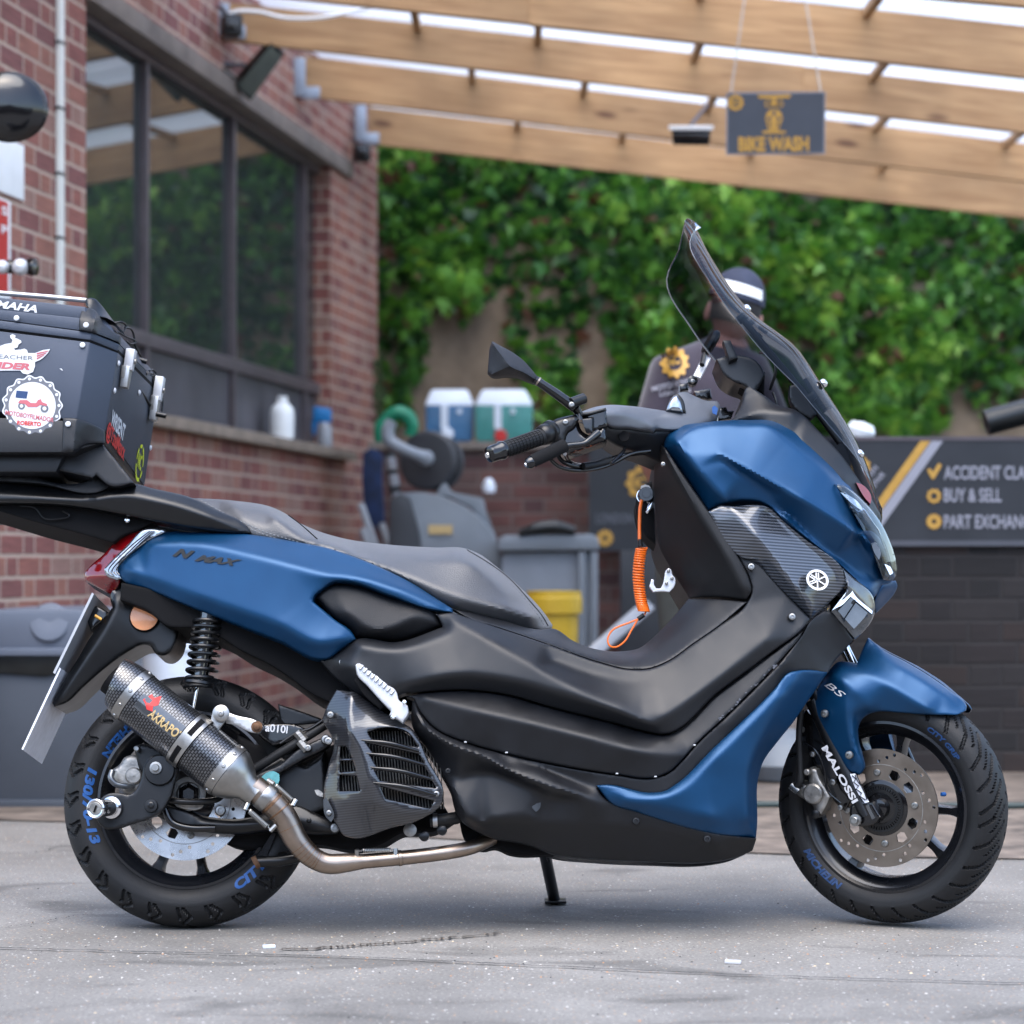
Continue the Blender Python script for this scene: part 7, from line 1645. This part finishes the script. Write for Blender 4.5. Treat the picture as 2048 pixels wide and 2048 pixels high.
flat('cover_tab', [(646,1600),(652,1595),(662,1612),(668,1634),(662,1644),(652,1634)], -.17, 'lens_grey', rc_, t=.004)
flat('lever_tab', [(629,1580),(636,1579),(648,1588),(646,1594),(634,1590)], -.14, 'cast_alloy', sc, t=.005)
tube('radiator_hose', [PB(860,1642,-.12), PB(885,1640,-.12), PB(912,1636,-.115), PB(930,1625,-.10)], .0125, 'rubber', sc, 16)
tube('hose_clamp', [PB(866,1641,-.12), PB(875,1640.5,-.12)], .0142, 'aluminium', sc, 16)
lathe('engine_plug', [(.013,-.01),(.013,.004),(.008,.006),(.0001,.006)], PB(820,1660,-.12), -AX, 'cast_alloy', sc, 20)
for (u, v) in ((884,1660),(848,1672)): lathe('engine_bolt', [(.010,-.02),(.010,.004),(.006,.006),(.0001,.006)], PB(u,v,-.12), -AX, 'satin_black', sc, 16)

# ---- footrest, screws
fp = panel('footrest', [(711,1330),(714,1327),(720,1327),(735,1338),(742,1341),(749,1347),(756,1350),(764,1358),(771,1363),(779,1371),(787,1376),(794,1386),(797,1399),(815,1411),(817,1425),(805,1446),(792,1437),(779,1430),(782,1422),(760,1400),(735,1372),(714,1349)], -.215, 'white_alloy', sc, rnd=.004, thick=.03, back=True)
mb = MB()
for i in range(9):
    t = i/8; u0, v0 = 722+t*62, 1334+t*50; mb.add(*tube_geo([PB(u0-3, v0+4, -.218), PB(u0+4, v0-3, -.216)], .0028, 8)[:2])
mb.build('footrest_teeth', 'aluminium', fp)
flat('footrest_rubber', [(713,1350),(735,1374),(762,1402),(768,1412),(760,1418),(726,1388),(708,1362)], -.20, 'dead_black', sc, t=.03, bev=.003)
bolt(787, 1434, -.222, .006, fp, 'chrome'); bolt(809,1405,-.22,.005,fp,'chrome')
for (u, v, w, r_) in ((685,1325,-.178,.008),(1502,1134,-.201,.0078),(1584,1234,-.193,.0078),(1326,929,-.200,.005)):
    bolt(u, v, w, r_, sc, 'bolt_steel', name='screw')
for (u, v, w, r_) in ((896,1542,-.186,.006),(1272,1642,-.175,.008),(1414,1678,-.16,.008)): bolt(u, v, w, r_, sc, 'worn_plastic', name='plastic_clip')
flat('footboard_chip', [(1061,1600),(1082,1604),(1080,1616),(1072,1624),(1065,1616)], -.192, 'lens_grey', sc, t=.003)
# bright worn specks on the footboard lip
mb = MB()
for (u, v) in ((931,1484),(1013,1505),(1234,1547),(1311,1553),(1389,1490)): mb.add(*box_geo(PB(u,v,-.212), .005,.003,.0025, None, .0006))
mb.build('scuffed_clip', 'print_white', sc, smooth=False)
random.seed(5); mb = MB()
for k in range(26):
    t = random.random(); u, v = 1440+t*115, 1440-t*112; q = random.uniform(-3, 1)
    c = PB(u+q, v+q, -.208+.018*t); d = random.uniform(.0008,.0018); mb.add([c+Vector((sx*d*1.5,-.0004,sz*d)) for sx, sz in ((-1,-1),(1,-.4),(.6,1),(-1,.7))], [(0,1,2,3)])
mb.build('paint_chips', 'print_grey', sc, smooth=False)

# ---- lettering on the bodywork
text_px('model_lettering', 'N', 344, 1111, -.198, 16, 'print_black', sc, 10, bold=.05, shear=.5, width=44, fn=caster('rear_side_panel', .0025))
text_px('model_lettering', 'MAX', 388, 1121, -.202, 12.5, 'print_black', sc, 7, bold=.05, shear=.6, width=96, fn=caster('rear_side_panel', .0025))

# ---- front end (turns with the steering)
fe = root('fork', (0,0,0), None, None); attach(fe, sc)
fk = lambda u, v, w: PS(u, v, w)
v, f, _ = tube_geo([PS(1626,1400,-.085), PS(1672,1500,-.085), PS(1733,1632,-.085)], [.0165,.0168,.0175], 24); obj('fork_leg', v, f, 'satin_black', fe)
v, f, _ = tube_geo([PS(1626,1400,.085), PS(1672,1500,.085), PS(1733,1632,.085)], [.0165,.0168,.0175], 24); obj('fork_leg', v, f, 'gloss_black', fe)
flat('axle_clamp', [(1700,1612),(1712,1604),(1744,1604),(1762,1634),(1752,1646),(1716,1652),(1700,1642)], -.100, 'gloss_black', fe, t=.03, fn=PS, bev=.004)
flat('clamp_rib', [(1731,1611),(1737,1610),(1750,1636),(1744,1639)], -.1025, 'lens_grey', fe, t=.004, fn=PS)
g, f = bolt_geo(PS(1712,1640,-.106), -AXS, .0125, .012, True); obj('axle_bolt', g, f, 'bolt_steel', fe)
for w in (-.085, .085):
    tube('fork_tube', [PS(1655,1462,w), PS(1640,1400,w), PS(1676,1300,w) if False else PS(1612,1370,w)], .0145, 'satin_black', fe, 16)
tube('chrome_stanchion', [PB(1712,1335,-.01), PB(1690,1290,-.01)], .0075, 'chrome', fe, 16)
tube('chrome_stanchion', [PB(1703,1335,.03), PB(1680,1290,.03)], .006, 'chrome', fe, 16)
fork_txt = PS
text_px('fork_lettering', 'MALOSSI', 1643, 1496, -.1035, 12.5, 'print_white', fe, 60.7, fn=PS, bold=.035, width=128)
flat('lion_sticker', [(1700,1548),(1710,1547),(1720,1570),(1732,1594),(1738,1604),(1730,1606),(1718,1590),(1708,1570)], -.1045, 'plate_white', fe, t=.0012, fn=PS)
mb = MB()
for pts in ([(1704,1551),(1712,1558),(1707,1564),(1717,1572),(1712,1578),(1723,1586),(1719,1592),(1731,1600)], [(1710,1550),(1716,1564),(1726,1576),(1734,1600)]):
    mb.add(*tube_geo([PS(u,v,-.106) for u,v in pts], .0011, 5))
mb.build('sticker_drawing', 'print_black', fe)
mg = [(1676,1324,-.05),(1695,1324,-.045),(1714,1327,-.040),(1722,1306,-.02),(1735.5,1276,-.004),(1747,1285,-.003),(1763,1298,-.003),(1811,1324,-.003),(1859,1353,-.003),(1904,1385,-.003),(1924,1400,-.003),(1932,1412,-.010),(1931,1421,-.022),(1920,1428,-.038),(1890,1430,-.056),(1859,1429.5,-.066),(1795,1425,-.075),(1753,1423.5,-.078),(1738,1428,-.078),(1724,1438,-.08),(1716,1454,-.082),(1716,1478,-.084),(1726,1516,-.09),(1729,1536,-.092),(1719,1550,-.096),(1699,1542,-.100),(1679,1513,-.100),(1644,1456,-.100),(1618,1414,-.100),(1634,1379,-.095),(1657,1343,-.08)]
panel('front_mudguard', mg, -.08, 'blue_paint', sc, rnd=.004, thick=.004, fn=PS, sm=2, mirror=True, creases=[
    [(1680,1330,-.085),(1727,1343,-.090),(1780,1372,-.092),(1859,1422,-.078)],
    [(1715,1329,-.052),(1760,1333,-.056),(1808,1339,-.052)],
    [(1762,1308,-.030),(1811,1337,-.045),(1859,1368,-.046),(1898,1396,-.036),(1920,1412,-.02)],
    [(1664,1345,-.10),(1685,1362,-.120),(1712,1385,-.118),(1740,1418,-.10)],
    [(1690,1380,-.116),(1697,1420,-.120),(1710,1480,-.117),(1722,1530,-.108)]])
text_px('abs_lettering', 'BS', 1648, 1371, -.118, 12.5, 'print_white', sc, 36, fn=caster('front_mudguard', .0012), sx=1.3, shear=.3, width=46)
for (u, v) in ((1650,1427),(1699,1510)): bolt(u, v, -.112 if v < 1500 else -.118, .0085, sc, 'bolt_steel', fn=PS, name='mudguard_bolt')
cp = panel('front_calliper', [(1594,1562),(1606,1566),(1618,1572),(1616,1550),(1612,1542),(1622,1534),(1634,1538),(1640,1556),(1652,1576),(1662,1594),(1650,1620),(1640,1634),(1630,1632),(1626,1612),(1612,1600),(1598,1592),(1590,1576)], -.092, 'cast_alloy', fe, rnd=.008, thick=.05, fn=PS)
lathe('calliper_piston', [(.0205,-.002),(.0205,.008),(.0175,.011),(.0001,.012)], PS(1628,1587,-.094), -AXS, 'cast_alloy', cp, 32)
lathe('bleed_nipple', [(.0065,0),(.0065,.016),(.004,.018),(.0001,.018)], PS(1619,1543,-.092), -AXS, 'cast_alloy', cp, 14)
lathe('slide_pin', [(.009,-.02),(.009,.006),(.005,.008),(.0001,.008)], PS(1632,1628,-.092), -AXS, 'satin_black', cp, 16)
tube('banjo_union', [PS(1582,1570,-.10), PS(1597,1583,-.098)], .008, 'lens_grey', cp, 14)
flat('calliper_hanger', [(1600,1428),(1614,1420),(1632,1440),(1660,1500),(1690,1560),(1704,1600),(1690,1622),(1676,1610),(1660,1590),(1652,1560),(1624,1520),(1610,1470)], -.070, 'gloss_black', fe, t=.014, fn=PS, bev=.004)
tube('front_brake_hose', spline([PS(1602,1420,-.10), PS(1598,1470,-.10), PS(1600,1530,-.10), PS(1600,1560,-.10), PS(1592,1572,-.10)], 6), [.0065,.0065,.0065,.009,.007], 'rubber', fe, 12)
tube('sensor_wire', spline([PS(1608,1484,-.10), PS(1632,1502,-.105), PS(1648,1540,-.105), PS(1655,1580,-.105), PS(1682,1606,-.105)], 6), .0022, 'gloss_black', fe, 8)
for (u, v, r_) in ((1604,1459,.0065),(1626,1508,.0065),(1667,1564,.0075),(1682,1615,.0065)): bolt(u, v, -.086, r_, fe, 'bolt_steel', fn=PS)
tube('far_lower_leg', [PS(1806,1500,.05), PS(1842,1586,.05)], [.014,.016], 'gloss_black', fe, 16)
lathe('valve_cap', [(.004,0),(.0045,.008),(.003,.010)], FM(.118,.036,.045)+Vector((0,0,0)), FM(.13,.036,.03)-FM(.118,.036,.045), 'print_blue', fw, 10)
# ---- stands
sst = root('side_stand', (0,0,0), None, None); attach(sst, sc)
s0, s1 = P(1088,1700,5.20), P(1109,1800,5.34); s1.z = .004
tube('stand_leg', [P(1078,1660,5.12), s0, s1+Vector((0,0,.004))], [.013,.0125,.0125], 'satin_black', sst, 14)
obj('stand_foot', *box_geo(s1+Vector((.002,0,.003)), .046, .05, .006, None, .002), 'satin_black', sst)
tube('stand_spring', [P(1094,1702,5.15), P(1098,1722,5.18)], .004, 'satin_black', sst, 8)
flat('stand_plate', [(958,1660),(990,1640),(1080,1660),(1110,1690),(1108,1709),(1018,1707),(989,1696),(965,1700),(930,1680),(918,1640)], -.06, 'dead_black', sc, t=.10, bev=.006)
# ---- ignition switch and bag hook on the far part of the leg shield
ig = root('ignition_switch', (0,0,0), None, None); attach(ig, sc)
flat('ignition_body', [(1288,970),(1310,960),(1318,1000),(1330,1080),(1342,1130),(1318,1096),(1290,1070),(1276,1040),(1272,1000)], .0, 'dead_black', ig, t=.08, bev=.008)
lathe('switch_knob', [(.017,-.004),(.0155,.010),(.0145,.013),(.009,.013),(.0085,.0145),(.0001,.0145)], PB(1292,990,-.03), -AX, 'gloss_black', ig, 32)
v, f = plate(circ(0,0,.0155,32), [circ(0,0,.0140,32)], PB(1288,992,-.022), Vector((1,0,0)), UPV, -AX, .0015); obj('key_ring', v, f, 'chrome', ig)
flat('key_bow', [(1280,985),(1282,972),(1290,969),(1298,971),(1304,980),(1302,986)], -.02, 'white_alloy', ig, t=.002)
flat('chrome_bezel', [(1291,1024),(1302,1001),(1310,996),(1309,1010),(1294,1028)], -.02, 'chrome', ig, t=.01, bev=.002)
hk = flat('bag_hook', [(1298.5,1173),(1303,1158),(1308,1160),(1308,1169),(1313,1177),(1321,1177),(1325,1170),(1329,1153),(1331,1142),(1337,1136),(1342,1139),(1344,1148),(1350,1156),(1349,1172),(1339,1184),(1327,1183),(1306,1184)], -.09, 'white_alloy', sc, t=.006, bev=.001, step=3)
for (u, v) in ((1337,1142),(1344,1157),(1333,1167)): bolt(u, v, -.092, .0035, hk, 'steel')

# ================================================================== coiled cable hanging from the ignition
cb = root('coiled_lock_cable', PB(1281,1300,-.05), 'orange coiled lock reminder cable hanging from the ignition key', 'cable')
tube('upper_strand', spline([PB(1283,1001,-.045), PB(1280,1020,-.05), PB(1279,1050,-.05), PB(1279,1082,-.05)], 6), .0036, 'orange_cable', cb, 10)
tube('upper_ferrule', [PB(1280,1079,-.05), PB(1281,1093,-.05)], .0048, 'print_black', cb, 10)
cpath = [(1283,1096),(1279,1120),(1277,1150),(1279,1180),(1283,1205),(1288,1222)]
base = spline([PB(u, v, -.05) for u, v in cpath], 60); pts = []; tr = 27; n = len(base)
for i, c in enumerate(base):
    pass
base = spline([PB(u, v, -.05) for u, v in cpath], 120); n = len(base)
for i, c in enumerate(base):
    q = 2*math.pi*tr*i/n; pts.append(c+Vector((math.cos(q)*.0105, math.sin(q)*.0105, 0)))
tube('coil', pts, .0021, 'orange_cable', cb, 8)
tube('lower_ferrule', [PB(1276,1238,-.05), PB(1288,1230,-.05)], .0046, 'print_black', cb, 10)
tube('lower_loop', spline([PB(1292,1224,-.05), PB(1284,1234,-.05), PB(1262,1244,-.05), PB(1228,1258,-.05), PB(1216,1276,-.05), PB(1219,1291,-.05), PB(1233,1294,-.05), PB(1250,1282,-.05), PB(1262,1262,-.05), PB(1276,1238,-.05)], 8), .0019, 'orange_cable', cb, 8)

# ================================================================== top case
tc_ = root('top_case', PB(60,950,0), 'black aluminium top case covered in stickers on the rear rack', 'luggage case', )
WN, WF = -.215, .255
def slab(name, pn, w0, w1, mt, par, bev=.003, pf=None):
    """prism from a traced near outline (u,v) at w0 swept sideways to w1"""
    a = [PB(u, v, w0) for u, v in pn]; b_ = [p+AX*(w1-w0) for p in a]
    if pf: b_ = [PB(u, v, w1) for u, v in pf]
    bm = bmesh.new(); va = [bm.verts.new(p) for p in a]; vb = [bm.verts.new(p) for p in b_]; n = len(a)
    bm.faces.new(va[::-1]); bm.faces.new(vb)
    for i in range(n): bm.faces.new((va[i], va[(i+1) % n], vb[(i+1) % n], vb[i]))
    bmesh.ops.recalc_face_normals(bm, faces=bm.faces)
    if bev: bmesh.ops.bevel(bm, geom=list(bm.edges), offset=bev, segments=2, affect='EDGES', profile=.6)
    bm.verts.index_update(); v = [q.co.copy() for q in bm.verts]; f = [[x.index for x in q.verts] for q in bm.faces]; bm.free()
    return obj(name, v, f, mt, par)
def frustum(name, near, front0, front1, mt, par, bev=.003, off=0):
    """body with a chamfered front corner: near face quad, chamfer, front face. near=[(u,v) TL,TR,BR,BL]"""
    TL, TR, BR, BL = near; n0 = [PB(*TL, WN-off), PB(*TR, WN-off), PB(*BR, WN-off), PB(*BL, WN-off)]
    c0 = [PB(*front0[0], -.165-off), PB(*front0[1], -.165-off)]; c1 = [PB(*front1[0], WF+off), PB(*front1[1], WF+off)]
    l1 = [n0[0]+AX*(WF-WN), n0[3]+AX*(WF-WN)]
    V = [n0[0], n0[1], c0[0], c1[0], l1[0], n0[3], n0[2], c0[1], c1[1], l1[1]]
    F = [(0,1,2,3,4),(9,8,7,6,5),(5,6,1,0),(6,7,2,1),(7,8,3,2),(8,9,4,3),(9,5,0,4)]
    bm = bmesh.new(); vs = [bm.verts.new(p) for p in V]
    for q in F: bm.faces.new([vs[i] for i in q])
    bmesh.ops.recalc_face_normals(bm, faces=bm.faces)
    if bev: bmesh.ops.bevel(bm, geom=list(bm.edges), offset=bev, segments=2, affect='EDGES', profile=.6)
    bm.verts.index_update(); v = [q.co.copy() for q in bm.verts]; f = [[x.index for x in q.verts] for q in bm.faces]; bm.free()
    return obj(name, v, f, mt, par)
case_ = mat('case_coating', (.060,.072,.098), .48, .55, .5, bump=.25, bscale=1500, noise=.08)
mat('case_plastic', (.010,.011,.014), .42, 0, .5, bump=.2, bscale=900, noise=.1)
body = frustum('case_body', [(-80,652),(180,684),(152,840),(-80,815)], [(236,705),(210,862)], [(317,785),(289,972)], 'case_coating', tc_)
frustum('case_corner', [(160,682),(181,683),(153,839),(133,838)], [(237,704),(211,861)], [(238,712),(215,880)], 'satin_black', tc_, .002, .0015) if False else None
# dark chamfer cover
def quad(name, pts, mt, par, t=.002):
    a = [PB(*p) for p in pts]; nrm = (a[1]-a[0]).cross(a[2]-a[0]).normalized()
    if nrm.y > 0 and abs(nrm.y) > .2: nrm = -nrm
    v = [p+nrm*t for p in a]+[p-nrm*t*.2 for p in a]; n = len(a)
    F = [tuple(range(n)), tuple(range(n, 2*n))[::-1]]+[(i, (i+1) % n, (i+1) % n+n, i+n) for i in range(n)]
    return obj(name, v, F, mt, par, smooth=False)
frustum('case_lid', [(-80,630),(184,665),(181,680),(-80,647)], [(238,688),(235,702)], [(319,768),(317,783)], 'case_coating', tc_, .002, .003)
frustum('lid_seal', [(-80,644),(182,677),(181,684),(-80,650)], [(237,700),(235,706)], [(318,780),(316,788)], 'dead_black', tc_, 0, .0002)
frustum('lid_top', [(-80,611),(172,637),(184,664),(-80,629)], [(222,652),(238,687)], [(300,735),(319,767)], 'case_coating', tc_, .002, -.001)
frustum('lid_crown', [(-80,586),(170,613),(172,640),(-80,615)], [(200,628),(224,656)], [(262,702),(298,740)], 'case_coating', tc_, .003, -.006)
frustum('case_base', [(-80,832),(152,842),(136,905),(-80,905)], [(209,862),(206,886)], [(288,972),(285,976)], 'case_plastic', tc_, .003, .0025)
slab('case_foot', [(-80,905),(130,905),(112,944),(-80,944)], -.18, .22, 'case_plastic', tc_, .004)
flat('case_foot_wing', [(130,905),(206,889),(268,966),(222,972),(192,950),(185,956),(112,940)], -.16, 'case_plastic', tc_, t=.10, bev=.003)
panel('corner_guard', [(126,836,-.22),(153,837,-.22),(180,846,-.20),(209,860,-.172),(209,886,-.172),(170,890,-.195),(146,905,-.21),(124,905,-.22)], -.21, 'case_plastic', tc_, rnd=.003, thick=.01, sm=0, lift=.006, creases=[[(153,838,-.222),(146,904,-.222)]])
panel('lid_corner_guard', [(159,637,-.222),(165,616,-.20),(186,618,-.19),(210,650,-.175),(240,672,-.165),(239,686,-.168),(190,667,-.215),(183,665,-.222),(158,660,-.222)], -.21, 'case_plastic', tc_, rnd=.003, thick=.01, sm=0, lift=.004, creases=[[(190,640,-.225),(185,664,-.224)]])
panel('rail_mount', [(171,598,-.16),(176,596,-.16),(189,597,-.155),(200,607,-.15),(215,626,-.145),(232,648,-.145),(245,662,-.15),(222,640,-.17),(200,634,-.185),(178,634,-.19),(176,614,-.17),(171,610,-.16)], -.17, 'satin_black', tc_, rnd=.004, thick=.05, sm=0)
tube('lid_rail', [PB(-80,580,-.15), PB(0,586,-.15), PB(100,594,-.15), PB(173,601,-.15)], .0052, 'aluminium', tc_, 14)
for (u, v, w) in ((33,636,-.222),(172,650,-.226),(165,690,-.218),(136,848,-.23)):
    lathe('rivet', [(.0058,0),(.0052,.0014),(.003,.0022),(.0001,.0024)], PB(u, v, w), -AX, 'print_white', tc_, 20)
# front-face details sit on the plane through the chamfer edge and far edge
def FRN(s, t, off=.0):       # s 0..1 along depth, t 0 top..1 bottom of the front face
    a = PB(236,705,-.165).lerp(PB(317,785,WF), s); b_ = PB(210,862,-.165).lerp(PB(289,972,WF), s)
    nrm = (PB(317,785,WF)-PB(236,705,-.165)).cross(PB(210,862,-.165)-PB(236,705,-.165)).normalized()
    if nrm.x < 0: nrm = -nrm
    return a.lerp(b_, t)+nrm*off
fn_ = (FRN(0,0,1)-FRN(0,0,0))
for s, t in ((.03,.12),(.04,.46),(.05,1.06),(.28,.16),(.28,1.06),(.55,.2),(.55,1.05),(.82,1.04),(.985,.6),(.97,.08)):
    if t <= 1: lathe('rivet', [(.006,0),(.0055,.002),(.003,.0035),(.0001,.0038)], FRN(s,t,.0012), fn_, 'print_white', tc_, 16)
for s in (.14, .86):
    la_ = root('latch', (0,0,0), None, None); attach(la_, tc_)
    for j, (t0, t1, hw, off, mt_) in enumerate(((-.12,.14,.013,.022,'white_alloy'),(.10,.26,.018,.010,'cast_alloy'),(.10,.36,.015,.018,'aluminium'))):
        a = FRN(s-hw/.42, t0, off); b_ = FRN(s+hw/.42, t0, off); c = FRN(s+hw*.7/.42, t1, off); d = FRN(s-hw*.7/.42, t1, off)
        v, f = hexa([d, c, b_, a, d-fn_*(off*.85), c-fn_*(off*.85), b_-fn_*(off*.85), a-fn_*(off*.85)], .002); obj('latch_plate', v, f, mt_, la_)
    lathe('latch_pivot', [(.006,0),(.006,.003),(.0001,.004)], FRN(s,.02,.023), fn_, 'cast_alloy', la_, 16)
def fmap(s0, t0, sc_s, sc_t, skew=0): return lambda x, y: FRN(s0+x*sc_s, t0-y*sc_t+x*skew, .0016)
text_obj('front_sticker', 'WRSENT', .7, fmap(.07,.86,.1,.26), 'print_white', tc_, bold=.03, width=3.1)
text_obj('front_sticker', '@TzeMaxx', .7, fmap(.02,1.04,.1,.26), 'print_red', tc_, bold=.03, width=4.3)
for q0, q1 in ((0,70),(85,120),(135,180),(195,300),(315,345)):
    W = []
    for k in range(9):
        a = R(q0+(q1-q0)*k/8)
        for r_ in (1, .80): W.append(FRN(.80+.085*r_*math.cos(a), .86-.20*r_*math.sin(a)*1.0, .0016))
    obj('gear_sticker', W, [(2*i,2*i+1,2*i+3,2*i+2) for i in range(8)], 'print_yellow', tc_, smooth=False)
text_obj('gear_sticker_letters', 'NC', .7, fmap(.755,.92,.1,.22), 'print_yellow', tc_, bold=.03, width=.9)
# side stickers
def SD(u, v, off=.0022): return PB(u, v, WN-off)
text_px('lid_lettering', 'YAMAHA', -44, 609.5, -.2105, 14, 'print_white', tc_, 7.5, bold=.035, shear=.25, width=119)
ol = [(-40,745),(-20,742),(10,741),(40,741),(46,747),(55,749),(66,744),(70,733),(70,724),(80,720),(86,716),(96,706),(100,698),(86,700),(70,706),(56,706),(54,700),(49,697),(42,699),(30,700),(28,697),(35,695),(37,689),(43,685),(42,681),(34,677),(30,676),(31,671),(25,668),(20,671),(21,676),(25,680),(23,686),(10,688),(0,692),(-40,700)]
V = [SD(u, v) for u, v in ol]
def stick(name, ol, off, mt, par=None, holes=()):
    pts = list(ol); k = [len(ol)]; ed = [(i, (i+1) % len(ol)) for i in range(len(ol))]
    A = np.array(ol, float); Vv, Ff, _ = cdt(pts, ed); cen = np.array([Vv[f].mean(0) for f in Ff]); ok = inside(A, cen)
    return obj(name, [SD(p[0], p[1], off) for p in Vv], [f for f, o_ in zip(Ff, ok) if o_], mt, par or tc_, smooth=False)
stick('rider_sticker', ol, .0022, 'print_white')
text_px('rider_sticker_title', 'TEACHER', -14, 716, WN-.0028, 8, 'print_grey', tc_, 3, bold=.0, width=80)
text_px('rider_sticker_title', 'RIDER', -24, 735, WN-.0028, 12, 'print_pink', tc_, 3, bold=.05, shear=.2, width=84)
for k in range(3): stick('wing_stripe', [(73,706+k*5),(97-k*4,701+k*4),(96-k*4,703+k*4),(74,709+k*5)], .0028, 'print_pink')
def scal(cx, cy, r, n, amp): return [(cx+(r+amp*math.cos(n*a))*math.cos(a), cy+(r+amp*math.cos(n*a))*math.sin(a)) for a in np.linspace(0, 2*math.pi, 120, endpoint=False)]
stick('chain_sticker_edge', scal(64.5,811,59,15,2.6), .0022, 'print_white')
stick('chain_sticker_links', scal(64.5,811,56,15,2.4), .0027, 'print_grey')
stick('chain_sticker_field', circ(64.5,811,47,60), .0032, 'print_white')
mb = MB()
for i in range(15):
    a = 2*math.pi*i/15; cx_, cy_ = 64.5+53.5*math.cos(a), 811+53.5*math.sin(a); c = circ(cx_, cy_, 3.2, 14); mb.add([SD(x, y, .0034) for x, y in c], [tuple(range(14))])
mb.build('chain_pins', 'print_white', tc_, smooth=False)
text_px('chain_sticker_title', 'MOTOBOYFILMADOR', 10, 829, WN-.0038, 9, 'print_pink', tc_, 9, bold=.02, width=98)
text_px('chain_sticker_name', 'ROBERTO', 34, 849, WN-.0038, 8, 'print_red', tc_, 4, bold=.04, width=48)
# generic scooter drawing
for c, r_ in (((43,812),7),((89,817),8)):
    stick('drawn_wheel', circ(c[0],c[1],r_,20), .0037, 'print_grey'); stick('drawn_hub', circ(c[0],c[1],r_*.5,16), .0040, 'print_white')
stick('drawn_body', [(36,806),(40,800),(54,800),(62,806),(72,806),(76,800),(82,798),(84,804),(94,808),(94,812),(80,810),(74,814),(56,814),(50,808)], .0038, 'print_pink')
stick('drawn_box', [(33,781),(56,783),(53,797),(31,795)], .0038, 'print_dark_blue')
stick('white_scratch', [(119,737),(123,737),(126,741),(124,741)], .0022, 'print_white')
# rain cover cord and toggles
for pts in ([(228,646),(243,644),(252,652),(245,664),(232,652)], [(250,655),(262,658),(268,672),(270,690),(280,710),(286,718)], [(236,664),(250,672),(268,680),(272,684),(262,688),(252,682)], [(286,732),(296,744),(304,748)], [(302,750),(308,770),(310,790)], [(306,748),(318,770),(325,800),(324,824)], [(298,742),(306,740),(312,748),(302,752),(296,744)]):
    tube('cord', spline([PB(u, v, .02+.2*max(0, (u-240))/80) for u, v in pts], 6), .0022, 'satin_black', tc_, 8)
for a, b in (((276,718),(294,724)), ((312,828),(332,832)), ((286,740),(296,748))):
    tube('cord_toggle', [PB(*a,.12), PB(*b,.12)], .0055, 'satin_black', tc_, 10)
for i in (0, 1): tube('cord', [PB(254+i*5,744+i*4,.0), PB(300+i*2,812,.19)], .003, 'satin_black', tc_, 8)
